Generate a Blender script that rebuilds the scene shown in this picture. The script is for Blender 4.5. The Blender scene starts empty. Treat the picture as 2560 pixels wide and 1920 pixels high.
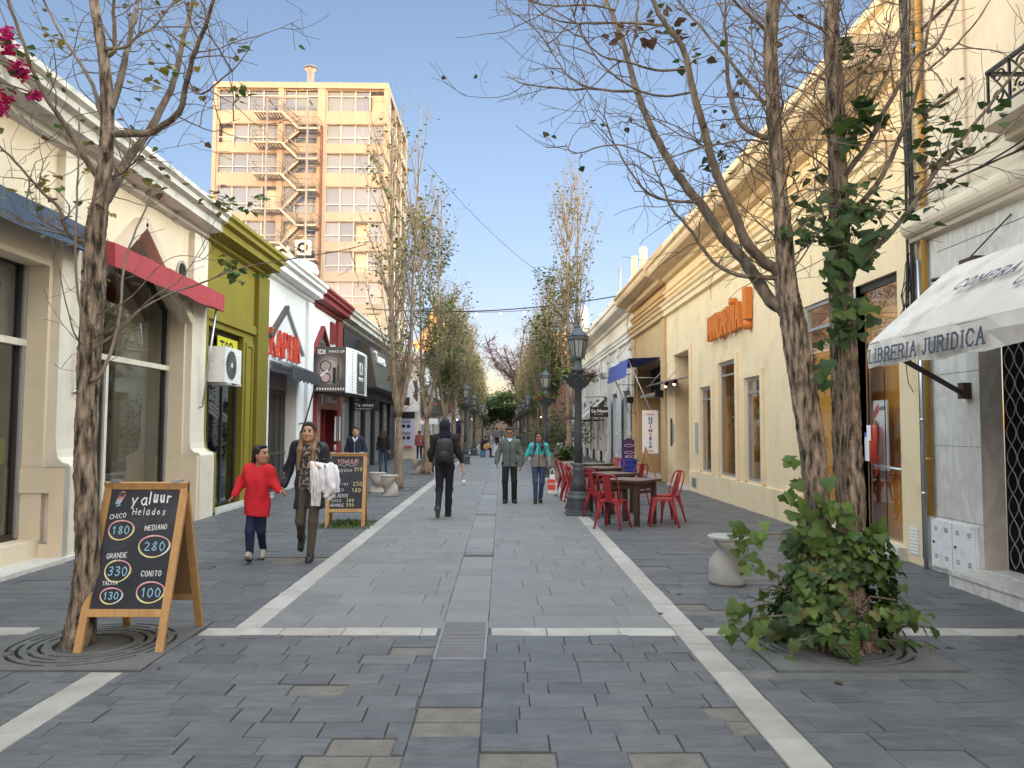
import bpy, bmesh, math, random
import numpy as np
from mathutils import Vector, Matrix
from mathutils.geometry import tessellate_polygon
SC = bpy.context.scene
COL = SC.collection
R = math.radians
PI = math.pi
cam_d = bpy.data.cameras.new('camera'); cam = bpy.data.objects.new('camera', cam_d); COL.objects.link(cam)
cam_d.sensor_width = 36; cam_d.lens = 27.0; cam_d.clip_start = 0.05; cam_d.clip_end = 2000
_p = math.atan(110/1920.); _y = math.atan(24/1920.)
cam.matrix_world = (Matrix.Translation((0, 0, 1.6)) @ Matrix.Rotation(-_y, 4, 'Z') @ Matrix.Rotation(R(90)+_p, 4, 'X')
     @ Matrix.Rotation(R(0.25), 4, 'Z'))
SC.camera = cam
SUN_EL, SUN_AZ = 4.0, 184.0          # low sun behind the viewer
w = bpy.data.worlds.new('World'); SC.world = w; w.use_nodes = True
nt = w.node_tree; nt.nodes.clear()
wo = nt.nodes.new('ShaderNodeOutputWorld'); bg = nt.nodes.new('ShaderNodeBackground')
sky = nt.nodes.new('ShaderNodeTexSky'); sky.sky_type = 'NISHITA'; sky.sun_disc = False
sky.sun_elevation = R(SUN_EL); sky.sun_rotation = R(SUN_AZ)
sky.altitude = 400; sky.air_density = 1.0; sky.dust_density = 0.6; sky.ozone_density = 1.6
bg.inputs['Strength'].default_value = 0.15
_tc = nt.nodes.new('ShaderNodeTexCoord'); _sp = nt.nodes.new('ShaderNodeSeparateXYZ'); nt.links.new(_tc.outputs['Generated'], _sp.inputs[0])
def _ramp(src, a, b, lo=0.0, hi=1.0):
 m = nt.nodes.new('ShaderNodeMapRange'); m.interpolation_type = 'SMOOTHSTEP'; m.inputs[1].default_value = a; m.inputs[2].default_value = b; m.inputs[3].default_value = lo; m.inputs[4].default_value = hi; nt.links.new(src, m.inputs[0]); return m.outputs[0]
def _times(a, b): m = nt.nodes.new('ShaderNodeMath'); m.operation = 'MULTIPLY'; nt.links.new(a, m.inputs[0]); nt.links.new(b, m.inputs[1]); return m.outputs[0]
_f = _times(_times(_ramp(_sp.outputs['Y'], .76, .25), _ramp(_sp.outputs['Y'], -.75, -.1, .27)), _ramp(_sp.outputs['X'], -.9, .9, .66, 1.62))  # added gain brightens unseen side and overhead sky to light the shaded street
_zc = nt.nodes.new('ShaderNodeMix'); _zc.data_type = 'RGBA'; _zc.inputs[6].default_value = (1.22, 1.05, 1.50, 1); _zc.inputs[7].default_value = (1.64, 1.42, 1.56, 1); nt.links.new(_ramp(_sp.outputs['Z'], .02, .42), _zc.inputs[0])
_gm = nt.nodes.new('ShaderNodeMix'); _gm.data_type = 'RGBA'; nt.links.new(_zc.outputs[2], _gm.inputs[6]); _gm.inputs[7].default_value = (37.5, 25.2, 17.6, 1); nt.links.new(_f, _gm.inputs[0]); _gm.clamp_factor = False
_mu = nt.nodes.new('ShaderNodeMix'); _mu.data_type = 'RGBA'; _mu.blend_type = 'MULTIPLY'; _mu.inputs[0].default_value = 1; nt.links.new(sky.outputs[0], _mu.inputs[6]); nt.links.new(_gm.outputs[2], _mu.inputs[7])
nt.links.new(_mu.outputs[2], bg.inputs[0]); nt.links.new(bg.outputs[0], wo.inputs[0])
sd = bpy.data.lights.new('sun', 'SUN'); so = bpy.data.objects.new('sun', sd); COL.objects.link(so)
sd.energy = 2.0; sd.angle = R(0.5); sd.color = (1.0, 0.85, 0.64)
_a = R(SUN_AZ); _e = R(SUN_EL)
so.rotation_euler = Vector((math.sin(_a)*math.cos(_e), math.cos(_a)*math.cos(_e), math.sin(_e))).to_track_quat('Z', 'Y').to_euler()
SC.view_settings.view_transform = 'Standard'; SC.view_settings.look = 'None'
SC.view_settings.exposure = 0.72; SC.view_settings.gamma = 1.0
SC.cycles.max_bounces = 6; SC.cycles.transparent_max_bounces = 12
def mat(name, col, rough=.75, var=.10, scale=3.0, bump=.15, bscale=40, metal=0.0, spec=.35, streak=0.0, stain=None,
  stretch=None, coat=0.0, trans=0.0, con=0.0):
 """Principled surface whose colour wanders with noise; streak = vertical weathering, stain = (colour, scale, amount)."""
 m = bpy.data.materials.new(name); m.use_nodes = True
 t = m.node_tree; n = t.nodes; L = t.links; b = n['Principled BSDF']
 b.inputs['Roughness'].default_value = rough; b.inputs['Metallic'].default_value = metal
 b.inputs['Specular IOR Level'].default_value = spec; b.inputs['Coat Weight'].default_value = coat
 b.inputs['Base Color'].default_value = (*col, 1)
 if trans: b.inputs['Transmission Weight'].default_value = trans
 tc = n.new('ShaderNodeTexCoord'); mp = n.new('ShaderNodeMapping'); L.new(tc.outputs['Object'], mp.inputs[0])
 if stretch: mp.inputs['Scale'].default_value = stretch
 if var:
  no = n.new('ShaderNodeTexNoise'); no.inputs['Scale'].default_value = scale; no.inputs['Detail'].default_value = 6
  L.new(mp.outputs[0], no.inputs['Vector'])
  mx = n.new('ShaderNodeMix'); mx.data_type = 'RGBA'
  mx.inputs[6].default_value = (*[c*(1-var*1.6) for c in col], 1); mx.inputs[7].default_value = (*[min(1, c*(1+var*1.6)) for c in col], 1)
  fac = no.outputs['Fac']
  if con:
   rp = n.new('ShaderNodeMapRange'); rp.inputs[1].default_value = .5-con; rp.inputs[2].default_value = .5+con; L.new(fac, rp.inputs[0]); fac = rp.outputs[0]
  L.new(fac, mx.inputs[0]); out = mx.outputs[2]
  if streak:
   m2 = n.new('ShaderNodeMapping'); m2.inputs['Scale'].default_value = (2.2, 2.2, .22); L.new(tc.outputs['Object'], m2.inputs[0])
   n2 = n.new('ShaderNodeTexNoise'); n2.inputs['Scale'].default_value = 1.6; n2.inputs['Detail'].default_value = 5; L.new(m2.outputs[0], n2.inputs['Vector'])
   rp = n.new('ShaderNodeMapRange'); rp.inputs[1].default_value = .5; rp.inputs[2].default_value = .78; rp.inputs[3].default_value = 0; rp.inputs[4].default_value = streak*.7
   L.new(n2.outputs['Fac'], rp.inputs[0])
   mm = n.new('ShaderNodeMix'); mm.data_type = 'RGBA'; mm.inputs[7].default_value = (*[c*.45 for c in col], 1)
   L.new(rp.outputs[0], mm.inputs[0]); L.new(out, mm.inputs[6]); out = mm.outputs[2]
  if stain:
   n3 = n.new('ShaderNodeTexNoise'); n3.inputs['Scale'].default_value = stain[1]; n3.inputs['Detail'].default_value = 8; n3.inputs['Roughness'].default_value = .65
   L.new(tc.outputs['Object'], n3.inputs['Vector'])
   rp = n.new('ShaderNodeMapRange'); rp.inputs[1].default_value = .52; rp.inputs[2].default_value = .70; rp.inputs[4].default_value = stain[2]
   L.new(n3.outputs['Fac'], rp.inputs[0])
   mm = n.new('ShaderNodeMix'); mm.data_type = 'RGBA'; mm.inputs[7].default_value = (*stain[0], 1)
   L.new(rp.outputs[0], mm.inputs[0]); L.new(out, mm.inputs[6]); out = mm.outputs[2]
  L.new(out, b.inputs['Base Color'])
 if bump:
  nb = n.new('ShaderNodeTexNoise'); nb.inputs['Scale'].default_value = bscale; nb.inputs['Detail'].default_value = 5
  L.new(mp.outputs[0], nb.inputs['Vector'])
  bp = n.new('ShaderNodeBump'); bp.inputs['Strength'].default_value = bump; bp.inputs['Distance'].default_value = .02
  L.new(nb.outputs['Fac'], bp.inputs['Height']); L.new(bp.outputs[0], b.inputs['Normal'])
 return m
def glass_mat(name, tint=(.75, .8, .8), refl=.12, k=.55):
 m = bpy.data.materials.new(name); m.use_nodes = True; t = m.node_tree; n = t.nodes; L = t.links; n.clear()
 o = n.new('ShaderNodeOutputMaterial'); tr = n.new('ShaderNodeBsdfTransparent'); gl = n.new('ShaderNodeBsdfGlossy'); mx = n.new('ShaderNodeMixShader')
 tr.inputs[0].default_value = (*tint, 1); gl.inputs['Roughness'].default_value = .02; gl.inputs[0].default_value = (.9, .95, 1, 1)
 fr = n.new('ShaderNodeLayerWeight'); fr.inputs[0].default_value = .35
 ad = n.new('ShaderNodeMath'); ad.operation = 'ADD'; ad.use_clamp = True; ad.inputs[1].default_value = refl
 mu = n.new('ShaderNodeMath'); mu.operation = 'MULTIPLY'; mu.inputs[1].default_value = k
 L.new(fr.outputs['Fresnel'], mu.inputs[0]); L.new(mu.outputs[0], ad.inputs[0])
 L.new(ad.outputs[0], mx.inputs[0]); L.new(tr.outputs[0], mx.inputs[1]); L.new(gl.outputs[0], mx.inputs[2]); L.new(mx.outputs[0], o.inputs[0])
 return m
def emit_mat(name, col, s):
 m = bpy.data.materials.new(name); m.use_nodes = True; b = m.node_tree.nodes['Principled BSDF']
 b.inputs['Base Color'].default_value = (*col, 1); b.inputs['Emission Color'].default_value = (*col, 1); b.inputs['Emission Strength'].default_value = s
 return m
def attr_mat(name, c0, c1, rough=.5, stretch=(1, 1, 1), scale=8, bump=.3, bscale=14, amt=.35, spec=.4, blotch=.0, blotch_col=(.1, .1, .1)):
 """Stone whose tone is picked per slab by the face attribute 'rnd' and which carries a stretched grain."""
 m = bpy.data.materials.new(name); m.use_nodes = True; t = m.node_tree; n = t.nodes; L = t.links; b = n['Principled BSDF']
 b.inputs['Roughness'].default_value = rough; b.inputs['Specular IOR Level'].default_value = spec
 at = n.new('ShaderNodeAttribute'); at.attribute_name = 'rnd'
 tc = n.new('ShaderNodeTexCoord'); mp = n.new('ShaderNodeMapping'); mp.inputs['Scale'].default_value = stretch; L.new(tc.outputs['Object'], mp.inputs[0])
 va = n.new('ShaderNodeVectorMath'); va.operation = 'MULTIPLY_ADD'; va.inputs[1].default_value = (37, 53, 0)
 L.new(at.outputs['Color'], va.inputs[0]); L.new(mp.outputs[0], va.inputs[2])
 no = n.new('ShaderNodeTexNoise'); no.inputs['Scale'].default_value = scale; no.inputs['Detail'].default_value = 8; no.inputs['Roughness'].default_value = .62; no.inputs['Distortion'].default_value = .6
 L.new(va.outputs[0], no.inputs['Vector'])
 ma = n.new('ShaderNodeMath'); ma.operation = 'MULTIPLY_ADD'; ma.inputs[1].default_value = amt*2.2; ma.inputs[2].default_value = -amt*1.1
 L.new(no.outputs['Fac'], ma.inputs[0])
 ad = n.new('ShaderNodeMath'); ad.use_clamp = True; L.new(at.outputs['Fac'], ad.inputs[0]); L.new(ma.outputs[0], ad.inputs[1])
 mx = n.new('ShaderNodeMix'); mx.data_type = 'RGBA'; mx.inputs[6].default_value = (*c0, 1); mx.inputs[7].default_value = (*c1, 1)
 L.new(ad.outputs[0], mx.inputs[0]); out = mx.outputs[2]
 if blotch:
  n3 = n.new('ShaderNodeTexNoise'); n3.inputs['Scale'].default_value = 3.4; n3.inputs['Detail'].default_value = 10; n3.inputs['Roughness'].default_value = .7
  L.new(tc.outputs['Object'], n3.inputs['Vector'])
  rp = n.new('ShaderNodeMapRange'); rp.inputs[1].default_value = .5; rp.inputs[2].default_value = .75; rp.inputs[4].default_value = blotch; L.new(n3.outputs['Fac'], rp.inputs[0])
  mm = n.new('ShaderNodeMix'); mm.data_type = 'RGBA'; mm.inputs[7].default_value = (*blotch_col, 1); L.new(rp.outputs[0], mm.inputs[0]); L.new(out, mm.inputs[6]); out = mm.outputs[2]
 vo = n.new('ShaderNodeTexVoronoi'); vo.inputs['Scale'].default_value = 3.1; L.new(tc.outputs['Object'], vo.inputs['Vector']); sc_ = n.new('ShaderNodeSeparateColor'); L.new(vo.outputs['Color'], sc_.inputs[0])
 r1 = n.new('ShaderNodeMapRange'); r1.inputs[1].default_value = .075; r1.inputs[2].default_value = .035; L.new(vo.outputs['Distance'], r1.inputs[0]); r2 = n.new('ShaderNodeMath'); r2.operation = 'GREATER_THAN'; r2.inputs[1].default_value = .62; L.new(sc_.outputs[0], r2.inputs[0])
 r3 = n.new('ShaderNodeMath'); r3.operation = 'MULTIPLY'; L.new(r1.outputs[0], r3.inputs[0]); L.new(r2.outputs[0], r3.inputs[1]); r4 = n.new('ShaderNodeMath'); r4.operation = 'MULTIPLY'; r4.inputs[1].default_value = .55; L.new(r3.outputs[0], r4.inputs[0])
 mg = n.new('ShaderNodeMix'); mg.data_type = 'RGBA'; mg.inputs[7].default_value = (*[c*.55 for c in c0], 1); L.new(r4.outputs[0], mg.inputs[0]); L.new(out, mg.inputs[6]); out = mg.outputs[2]
 L.new(out, b.inputs['Base Color'])
 nb = n.new('ShaderNodeTexNoise'); nb.inputs['Scale'].default_value = bscale; nb.inputs['Detail'].default_value = 6; L.new(va.outputs[0], nb.inputs['Vector'])
 bp = n.new('ShaderNodeBump'); bp.inputs['Strength'].default_value = bump; bp.inputs['Distance'].default_value = .015
 L.new(nb.outputs['Fac'], bp.inputs['Height']); L.new(bp.outputs[0], b.inputs['Normal'])
 rr = n.new('ShaderNodeMapRange'); rr.inputs[3].default_value = rough-.12; rr.inputs[4].default_value = rough+.15; L.new(no.outputs['Fac'], rr.inputs[0]); L.new(rr.outputs[0], b.inputs['Roughness'])
 return m
ORG = {}
def tag(o, label=None, cat=None, group=None, kind=None):
 if label: o['label'] = label
 if cat: o['category'] = cat
 if group: o['group'] = group
 if kind: o['kind'] = kind
 return o
def thing(name, label, cat, loc=(0, 0, 0), rz=0, group=None):
 o = bpy.data.objects.new(name, None); COL.objects.link(o); o.location = loc; o.rotation_euler = (0, 0, rz); o.empty_display_size = .1
 ORG[o.name] = Vector(loc)
 return tag(o, label, cat, group)
def dup(root, loc=None, rz=None, label=None, group=None, scale=None):
 def cp(o, par):
  c = o.copy(); COL.objects.link(c)
  if par is not None: c.parent = par
  for ch in list(o.children): cp(ch, c)
  return c
 r = cp(root, None)
 if loc is not None: r.location = loc
 if rz is not None: r.rotation_euler = (0, 0, rz)
 if scale is not None: r.scale = (scale, scale, scale)
 if label: r['label'] = label
 if group: r['group'] = group
 ORG[r.name] = Vector(r.location)
 return r
class MB:
 """Collects faces (with a material each) and links them as ONE mesh object. T maps facade coordinates to world."""
 def __init__(s, T=None): s.v = []; s.f = []; s.m = []; s.mats = []; s.sm = []; s.T = T
 def mi(s, m):
  if m not in s.mats: s.mats.append(m)
  return s.mats.index(m)
 def add(s, vs, fs, m, smooth=False):
  b = len(s.v); k = s.mi(m)
  s.v.extend([s.T(p) for p in vs] if s.T else [tuple(p) for p in vs])
  for f in fs: s.f.append([b+i for i in f]); s.m.append(k); s.sm.append(smooth)
 def hexa(s, p, m): s.add(p, [(0, 3, 2, 1), (4, 5, 6, 7), (0, 1, 5, 4), (1, 2, 6, 5), (2, 3, 7, 6), (3, 0, 4, 7)], m)
 def box(s, x0, x1, y0, y1, z0, z1, m):
  s.hexa([(x0, y0, z0), (x1, y0, z0), (x1, y1, z0), (x0, y1, z0), (x0, y0, z1), (x1, y0, z1), (x1, y1, z1), (x0, y1, z1)], m)
 def cbox(s, c, e, m): s.box(c[0]-e[0]/2, c[0]+e[0]/2, c[1]-e[1]/2, c[1]+e[1]/2, c[2]-e[2]/2, c[2]+e[2]/2, m)
 def quad(s, a, b, c, d, m): s.add([a, b, c, d], [(0, 1, 2, 3)], m)
 def bar(s, a, b, w, h, m, up=(0, 0, 1)):
  a = Vector(a); b = Vector(b); d = (b-a).normalized(); u = Vector(up)
  x = d.cross(u)
  if x.length < 1e-4: x = d.cross(Vector((1, 0, 0)))
  x.normalize(); y = x.cross(d)
  x *= w/2; y *= h/2
  s.hexa([a-x-y, a+x-y, a+x+y, a-x+y, b-x-y, b+x-y, b+x+y, b-x+y], m)
 def tube(s, pts, rad, m, n=8, cap=True, smooth=True, wob=None):
  pts = [Vector(p) for p in pts]
  if not hasattr(rad, '__len__'): rad = [rad]*len(pts)
  vs = []; fs = []; x = None
  for i, p in enumerate(pts):
   d = (pts[min(i+1, len(pts)-1)]-pts[max(i-1, 0)])
   if d.length < 1e-9: d = Vector((0, 0, 1))
   d.normalize()
   if x is None:
    x = d.cross(Vector((0, 1, 0)) if abs(d.y) < .9 else Vector((1, 0, 0)))
   else: x = x-d*x.dot(d)
   x.normalize(); y = d.cross(x)
   for k in range(n):
    a = 2*PI*k/n; r = rad[i]*(wob(i, k) if wob else 1)
    vs.append(p+(x*math.cos(a)+y*math.sin(a))*r)
  for i in range(len(pts)-1):
   for k in range(n):
    fs.append((i*n+k, i*n+(k+1) % n, (i+1)*n+(k+1) % n, (i+1)*n+k))
  if cap:
   fs.append(tuple(range(n))[::-1]); fs.append(tuple((len(pts)-1)*n+k for k in range(n)))
  s.add(vs, fs, m, smooth)
 def lathe(s, prof, c, m, n=16, smooth=True, a0=0.0):
  vs = []; fs = []
  for r, z in prof:
   for k in range(n):
    a = a0+2*PI*k/n; vs.append((c[0]+r*math.cos(a), c[1]+r*math.sin(a), c[2]+z))
  for i in range(len(prof)-1):
   for k in range(n): fs.append((i*n+k, i*n+(k+1) % n, (i+1)*n+(k+1) % n, (i+1)*n+k))
  fs.append(tuple(range(n))[::-1]); fs.append(tuple((len(prof)-1)*n+k for k in range(n)))
  s.add(vs, fs, m, smooth)
 def ell(s, c, r, m, n=8, rings=6):
  prof = [(math.sin(PI*i/rings), -math.cos(PI*i/rings)) for i in range(rings+1)]
  vs = [(c[0]+r[0]*max(p, 1e-3)*math.cos(2*PI*k/n), c[1]+r[1]*max(p, 1e-3)*math.sin(2*PI*k/n), c[2]+r[2]*z) for p, z in prof for k in range(n)]
  fs = [(i*n+k, i*n+(k+1) % n, (i+1)*n+(k+1) % n, (i+1)*n+k) for i in range(rings) for k in range(n)]
  s.add(vs, fs, m, True)
 def prism(s, poly, ext, m, smooth=False):
  """poly: list of 3D points (planar), ext: extrusion vector."""
  n = len(poly); e = Vector(ext)
  vs = [Vector(p) for p in poly]+[Vector(p)+e for p in poly]
  s.add(vs, [tuple(range(n))[::-1], tuple(range(n, 2*n))]+[(i, (i+1) % n, n+(i+1) % n, n+i) for i in range(n)], m, smooth)
 def sheet(s, outer, holes, to3, depth, m, mrev=None, rim=False):
  """A wall or plate in 2D (outer polygon with holes) mapped to 3D by to3(u, v, d); hole and outer edges go back by depth."""
  loops = [outer]+list(holes); flat = [p for l in loops for p in l]
  tri = tessellate_polygon([[Vector((p[0], p[1], 0)) for p in l] for l in loops])
  s.add([to3(p[0], p[1], 0) for p in flat], [tuple(t) for t in tri], m)
  if depth:
   for l in (loops if rim else loops[1:]):
    n = len(l)
    s.add([to3(p[0], p[1], 0) for p in l]+[to3(p[0], p[1], -depth) for p in l], [(i, (i+1) % n, n+(i+1) % n, n+i) for i in range(n)], mrev or m)
 def build(s, name, parent=None, local=False, attr=None):
  me = bpy.data.meshes.new(name); o = Vector((0, 0, 0)); q = parent
  if not local:
   if parent is not None: o = ORG.get(parent.name, o)
  vv = [(p[0]-o[0], p[1]-o[1], p[2]-o[2]) for p in s.v]
  me.from_pydata(vv, [], s.f)
  for m in s.mats: me.materials.append(m)
  me.polygons.foreach_set('material_index', s.m); me.polygons.foreach_set('use_smooth', s.sm)
  if len(s.f) < 60000:
   bm = bmesh.new(); bm.from_mesh(me); bmesh.ops.recalc_face_normals(bm, faces=bm.faces); bm.to_mesh(me); bm.free()
  if attr is not None:
   a = me.attributes.new('rnd', 'FLOAT', 'FACE'); a.data.foreach_set('value', attr)
  me.update()
  ob = bpy.data.objects.new(name, me); COL.objects.link(ob)
  if parent is not None: ob.parent = parent
  if parent is not None: ORG[ob.name] = Vector(o)
  return ob
def rect(u0, u1, v0, v1): return [(u0, v0), (u1, v0), (u1, v1), (u0, v1)]
def text(s, name, m, org, xd, yd, size, parent=None, ext=.004, bold=0.0, shear=0.0, space=1.0, align='LEFT', xs=1.0, kind=None):
 """Sans lettering: org = baseline start, xd/yd = reading and up directions, size = cap height in metres."""
 cu = bpy.data.curves.new(name, 'FONT'); cu.body = s; cu.size = size/.69; cu.extrude = ext; cu.offset = bold; cu.shear = shear
 cu.space_character = space; cu.align_x = align; cu.resolution_u = 3
 to = bpy.data.objects.new(name, cu); me = bpy.data.meshes.new_from_object(to); bpy.data.objects.remove(to); bpy.data.curves.remove(cu)
 x = Vector(xd).normalized(); y = Vector(yd).normalized(); z = x.cross(y); o = ORG.get(parent.name, Vector()) if parent is not None else Vector()
 M = Matrix(((x.x*xs, y.x, z.x, org[0]-o[0]), (x.y*xs, y.y, z.y, org[1]-o[1]), (x.z*xs, y.z, z.z, org[2]-o[2]), (0, 0, 0, 1)))
 me.transform(M); me.materials.clear(); me.materials.append(m)
 for p in me.polygons: p.material_index = 0
 ob = bpy.data.objects.new(name, me); COL.objects.link(ob)
 if parent is not None: ob.parent = parent; ORG[ob.name] = o
 return ob
GL = {'A': "0,0 .5,1 1,0|.2,.4 .8,.4", 'B': "0,0 0,1 .6,1 .85,.75 .6,.52 0,.52|.6,.52 .95,.26 .6,0 0,0", 'C': "1,.8 .7,1 .3,1 0,.7 0,.3 .3,0 .7,0 1,.2",
  'D': "0,0 0,1 .5,1 .9,.75 .95,.4 .8,.1 .5,0 0,0", 'E': "1,1 0,1 0,0 1,0|0,.5 .75,.5", 'F': "0,0 0,1 .9,1|0,.5 .7,.5", 'G': "1,.8 .7,1 .3,1 0,.7 0,.3 .3,0 .7,0 1,.25 1,.45 .6,.45",
  'H': "0,0 0,1|1,0 1,1|0,.5 1,.5", 'I': ".5,0 .5,1", 'J': ".8,1 .8,.25 .6,0 .3,0 .1,.2", 'K': "0,0 0,1|1,1 0,.42|.3,.58 1,0", 'L': "0,1 0,0 .85,0",
  'M': "0,0 0,1 .5,.3 1,1 1,0", 'N': "0,0 0,1 1,0 1,1", 'O': ".5,1 .15,.85 0,.5 .15,.15 .5,0 .85,.15 1,.5 .85,.85 .5,1", 'P': "0,0 0,1 .65,1 .95,.75 .65,.48 0,.48",
  'R': "0,0 0,1 .65,1 .95,.76 .65,.5 0,.5|.5,.5 1,0", 'S': ".95,.82 .6,1 .2,.92 .1,.68 .5,.52 .9,.34 .8,.08 .4,0 .05,.18", 'T': "0,1 1,1|.5,1 .5,0", 'U': "0,1 0,.3 .25,0 .75,0 1,.3 1,1",
  'V': "0,1 .5,0 1,1", 'W': "0,1 .25,0 .5,.7 .75,0 1,1", 'Y': "0,1 .5,.5 1,1|.5,.5 .5,0", 'Q': ".5,1 .15,.85 0,.5 .15,.15 .5,0 .85,.15 1,.5 .85,.85 .5,1|.6,.25 1,-.08",
  'y': "0,.65 .35,.1|.8,.7 .35,.1 .1,-.35", 'a': ".8,.6 .4,.65 .05,.4 .1,.08 .45,0 .8,.25|.82,.65 .8,.1 .95,0", 'l': ".3,1 .3,0", 'u': ".05,.75 .05,.15 .3,0 .6,.1 .75,.3|.75,.75 .75,0", 'r': ".1,.65 .15,0|.15,.35 .4,.62 .75,.55",
  'e': ".1,.35 .8,.38 .65,.62 .3,.62 .05,.3 .25,0 .75,.05", 'd': ".8,.5 .4,.6 .05,.3 .3,0 .8,.2|.8,1 .8,0", 'o': ".4,.62 .05,.35 .35,0 .8,.3 .4,.62", 's': ".75,.55 .4,.62 .15,.45 .6,.25 .45,0 .1,.05", 'n': ".1,.6 .1,0|.1,.4 .45,.62 .7,.4 .7,0",
  't': ".4,.9 .4,.1 .7,0|.1,.6 .75,.6", 'i': ".4,.6 .4,0|.4,.85 .4,.9", '0': ".5,1 .12,.8 .05,.35 .4,0 .8,.15 .95,.6 .5,1", '1': ".15,.7 .5,1 .5,0", '2': ".1,.8 .4,1 .85,.8 .7,.5 .1,.02 .95,.05", '3': ".1,.95 .7,1 .8,.75 .35,.55 .85,.4 .75,.08 .35,0 .05,.12",
  '5': ".9,1 .2,1 .15,.6 .6,.62 .9,.35 .6,0 .1,.08", '8': ".5,.52 .15,.75 .5,1 .85,.78 .5,.52 .1,.25 .5,0 .9,.25 .5,.52", '6': ".8,.95 .3,.7 .1,.25 .5,0 .85,.25 .5,.5 .15,.3", '!': ".5,1 .5,.3|.5,.1 .5,0", "'": ".5,1 .4,.85"}
def strokes(mb, s, org, xd, yd, h, m, wd=.6, gap=.28, th=.012, lift=.003, ext=0.0, jit=0.0, serif=0.0, shear=0.0, rng=None, sq=1.0):
 """Stroke lettering laid on a surface: ribbons th wide (ext thick), optional serifs and hand wobble."""
 x = Vector(xd).normalized(); y = Vector(yd).normalized(); n = x.cross(y); o = Vector(org)+n*lift; pen = 0.0
 def P(a, b): return o+x*a+y*b
 for c in s:
  if c == ' ': pen += h*wd*.7; continue
  ww = h*wd*(.35 if c in "Il!i'" else 1.3 if c in 'MW' else .8 if c in 'JL1' else 1.0)
  ox = -.5+.5 if c not in "Il!i'" else 0
  for st in GL[c].split('|'):
   pts = [tuple(map(float, q.split(','))) for q in st.split()]
   if rng and jit: pts = [(a+rng.uniform(-jit, jit), b+rng.uniform(-jit, jit)) for a, b in pts]
   q2 = [(pen+a*ww+shear*b*h, b*h) for a, b in pts]
   for (a, b), (a2, b2) in zip(q2[:-1], q2[1:]):
    d = Vector((a2-a, b2-b)); L = d.length
    if L < 1e-6: continue
    d /= L; t = th*(1.0 if abs(d.y) > abs(d.x) else sq)
    pr = Vector((-d.y, d.x))*t/2; e = d*th*.35
    poly = [P(a-e.x-pr.x, b-e.y-pr.y), P(a2+e.x-pr.x, b2+e.y-pr.y), P(a2+e.x+pr.x, b2+e.y+pr.y), P(a-e.x+pr.x, b-e.y+pr.y)]
    if ext: mb.prism(poly, n*ext, m)
    else: mb.quad(*poly, m)
    o = o+n*.00004
   if serif:
    for a, b in (q2[0], q2[-1]):
     if b < h*.05 or b > h*.95:
      bb = max(0, min(h, b)); poly = [P(a-serif, bb-th*.25), P(a+serif, bb-th*.25), P(a+serif, bb+th*.25), P(a-serif, bb+th*.25)]
      if ext: mb.prism(poly, n*(ext+.002), m)
      else: mb.quad(*poly, m)
  pen += ww+h*gap
 return pen
M = {}
M['slate'] = attr_mat('slate', (.066, .069, .077), (.150, .151, .157), .5, (1, 5, 1), 4.2, .45, 9, .75, .35, .55, (.175, .172, .165))
M['smooth'] = attr_mat('smooth_slab', (.142, .139, .139), (.232, .227, .222), .5, (1, 2.2, 1), 4, .15, 16, .7, .35, .6, (.25, .245, .235))
M['marble_strip'] = attr_mat('marble_strip', (.30, .268, .24), (.455, .425, .395), .5, (1, 1, 1), 4.5, .12, 20, .9, .35, .55, (.30, .255, .22))
M['mortar'] = mat('mortar', (.165, .148, .132), .9, .22, 7, .8, 22, stain=((.14, .12, .1), 9, .7))
M['dirt'] = mat('joint_dirt', (.095, .09, .083), .95, .3, 12, .5, 60)
M['plate'] = mat('grate_plate', (.125, .123, .118), .7, .2, 5, .25, 50, stain=((.09, .085, .08), 4, .6))
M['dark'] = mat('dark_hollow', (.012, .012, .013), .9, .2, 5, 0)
M['cream'] = mat('cream_stucco', (.67, .56, .42), .85, .07, 1.6, .12, 60, streak=.22, stain=((.40, .31, .21), 1.6, .34))
M['white_stucco'] = mat('white_stucco', (.66, .595, .50), .85, .06, 1.6, .12, 60, streak=.25, stain=((.42, .36, .29), 2.2, .42))
M['cornice_w'] = mat('cornice_white', (.56, .53, .49), .85, .1, 2, .15, 50, streak=.6, stain=((.14, .13, .12), 3.2, .8))
M['olive'] = mat('olive_paint', (.21, .168, .018), .75, .08, 2, .1, 60, streak=.25)
M['olive_d'] = mat('olive_pilaster', (.16, .13, .013), .75, .08, 2, .1, 60, streak=.2)
M['white_paint'] = mat('white_paint', (.74, .745, .77), .75, .05, 2, .08, 60, streak=.18)
M['red_paint'] = mat('dark_red_paint', (.20, .024, .027), .6, .1, 3, .08, 50, stain=((.12, .03, .03), 3, .4))
M['rosewood'] = mat('rose_panel', (.33, .16, .135), .6, .08, 3, .05, 50)
M['black_paint'] = mat('black_paint', (.016, .018, .024), .5, .15, 3, .05, 40)
M['charcoal'] = mat('charcoal_panel', (.075, .07, .062), .55, .1, 3, .05, 40)
M['grey_metal'] = mat('grey_metal', (.30, .30, .31), .45, .12, 4, .05, 40, metal=.5)
M['galv'] = mat('galvanised', (.55, .56, .58), .32, .12, 6, .05, 40, metal=.85)
M['shutter'] = mat('shutter_steel', (.26, .265, .27), .5, .12, 4, .05, 30, metal=.3)
M['frame_dark'] = mat('dark_frame', (.035, .03, .027), .5, .1, 5, .05, 40)
M['alu'] = mat('aluminium', (.42, .43, .44), .4, .08, 5, .03, 40, metal=.6)
M['alu_pale'] = mat('pale_frame', (.36, .36, .35), .5, .05, 3, 0)
M['glass'] = glass_mat('window_glass', (.72, .76, .76), .10)
M['glass_shop'] = glass_mat('shop_glass', (.92, .92, .92), .02, .28)
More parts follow.
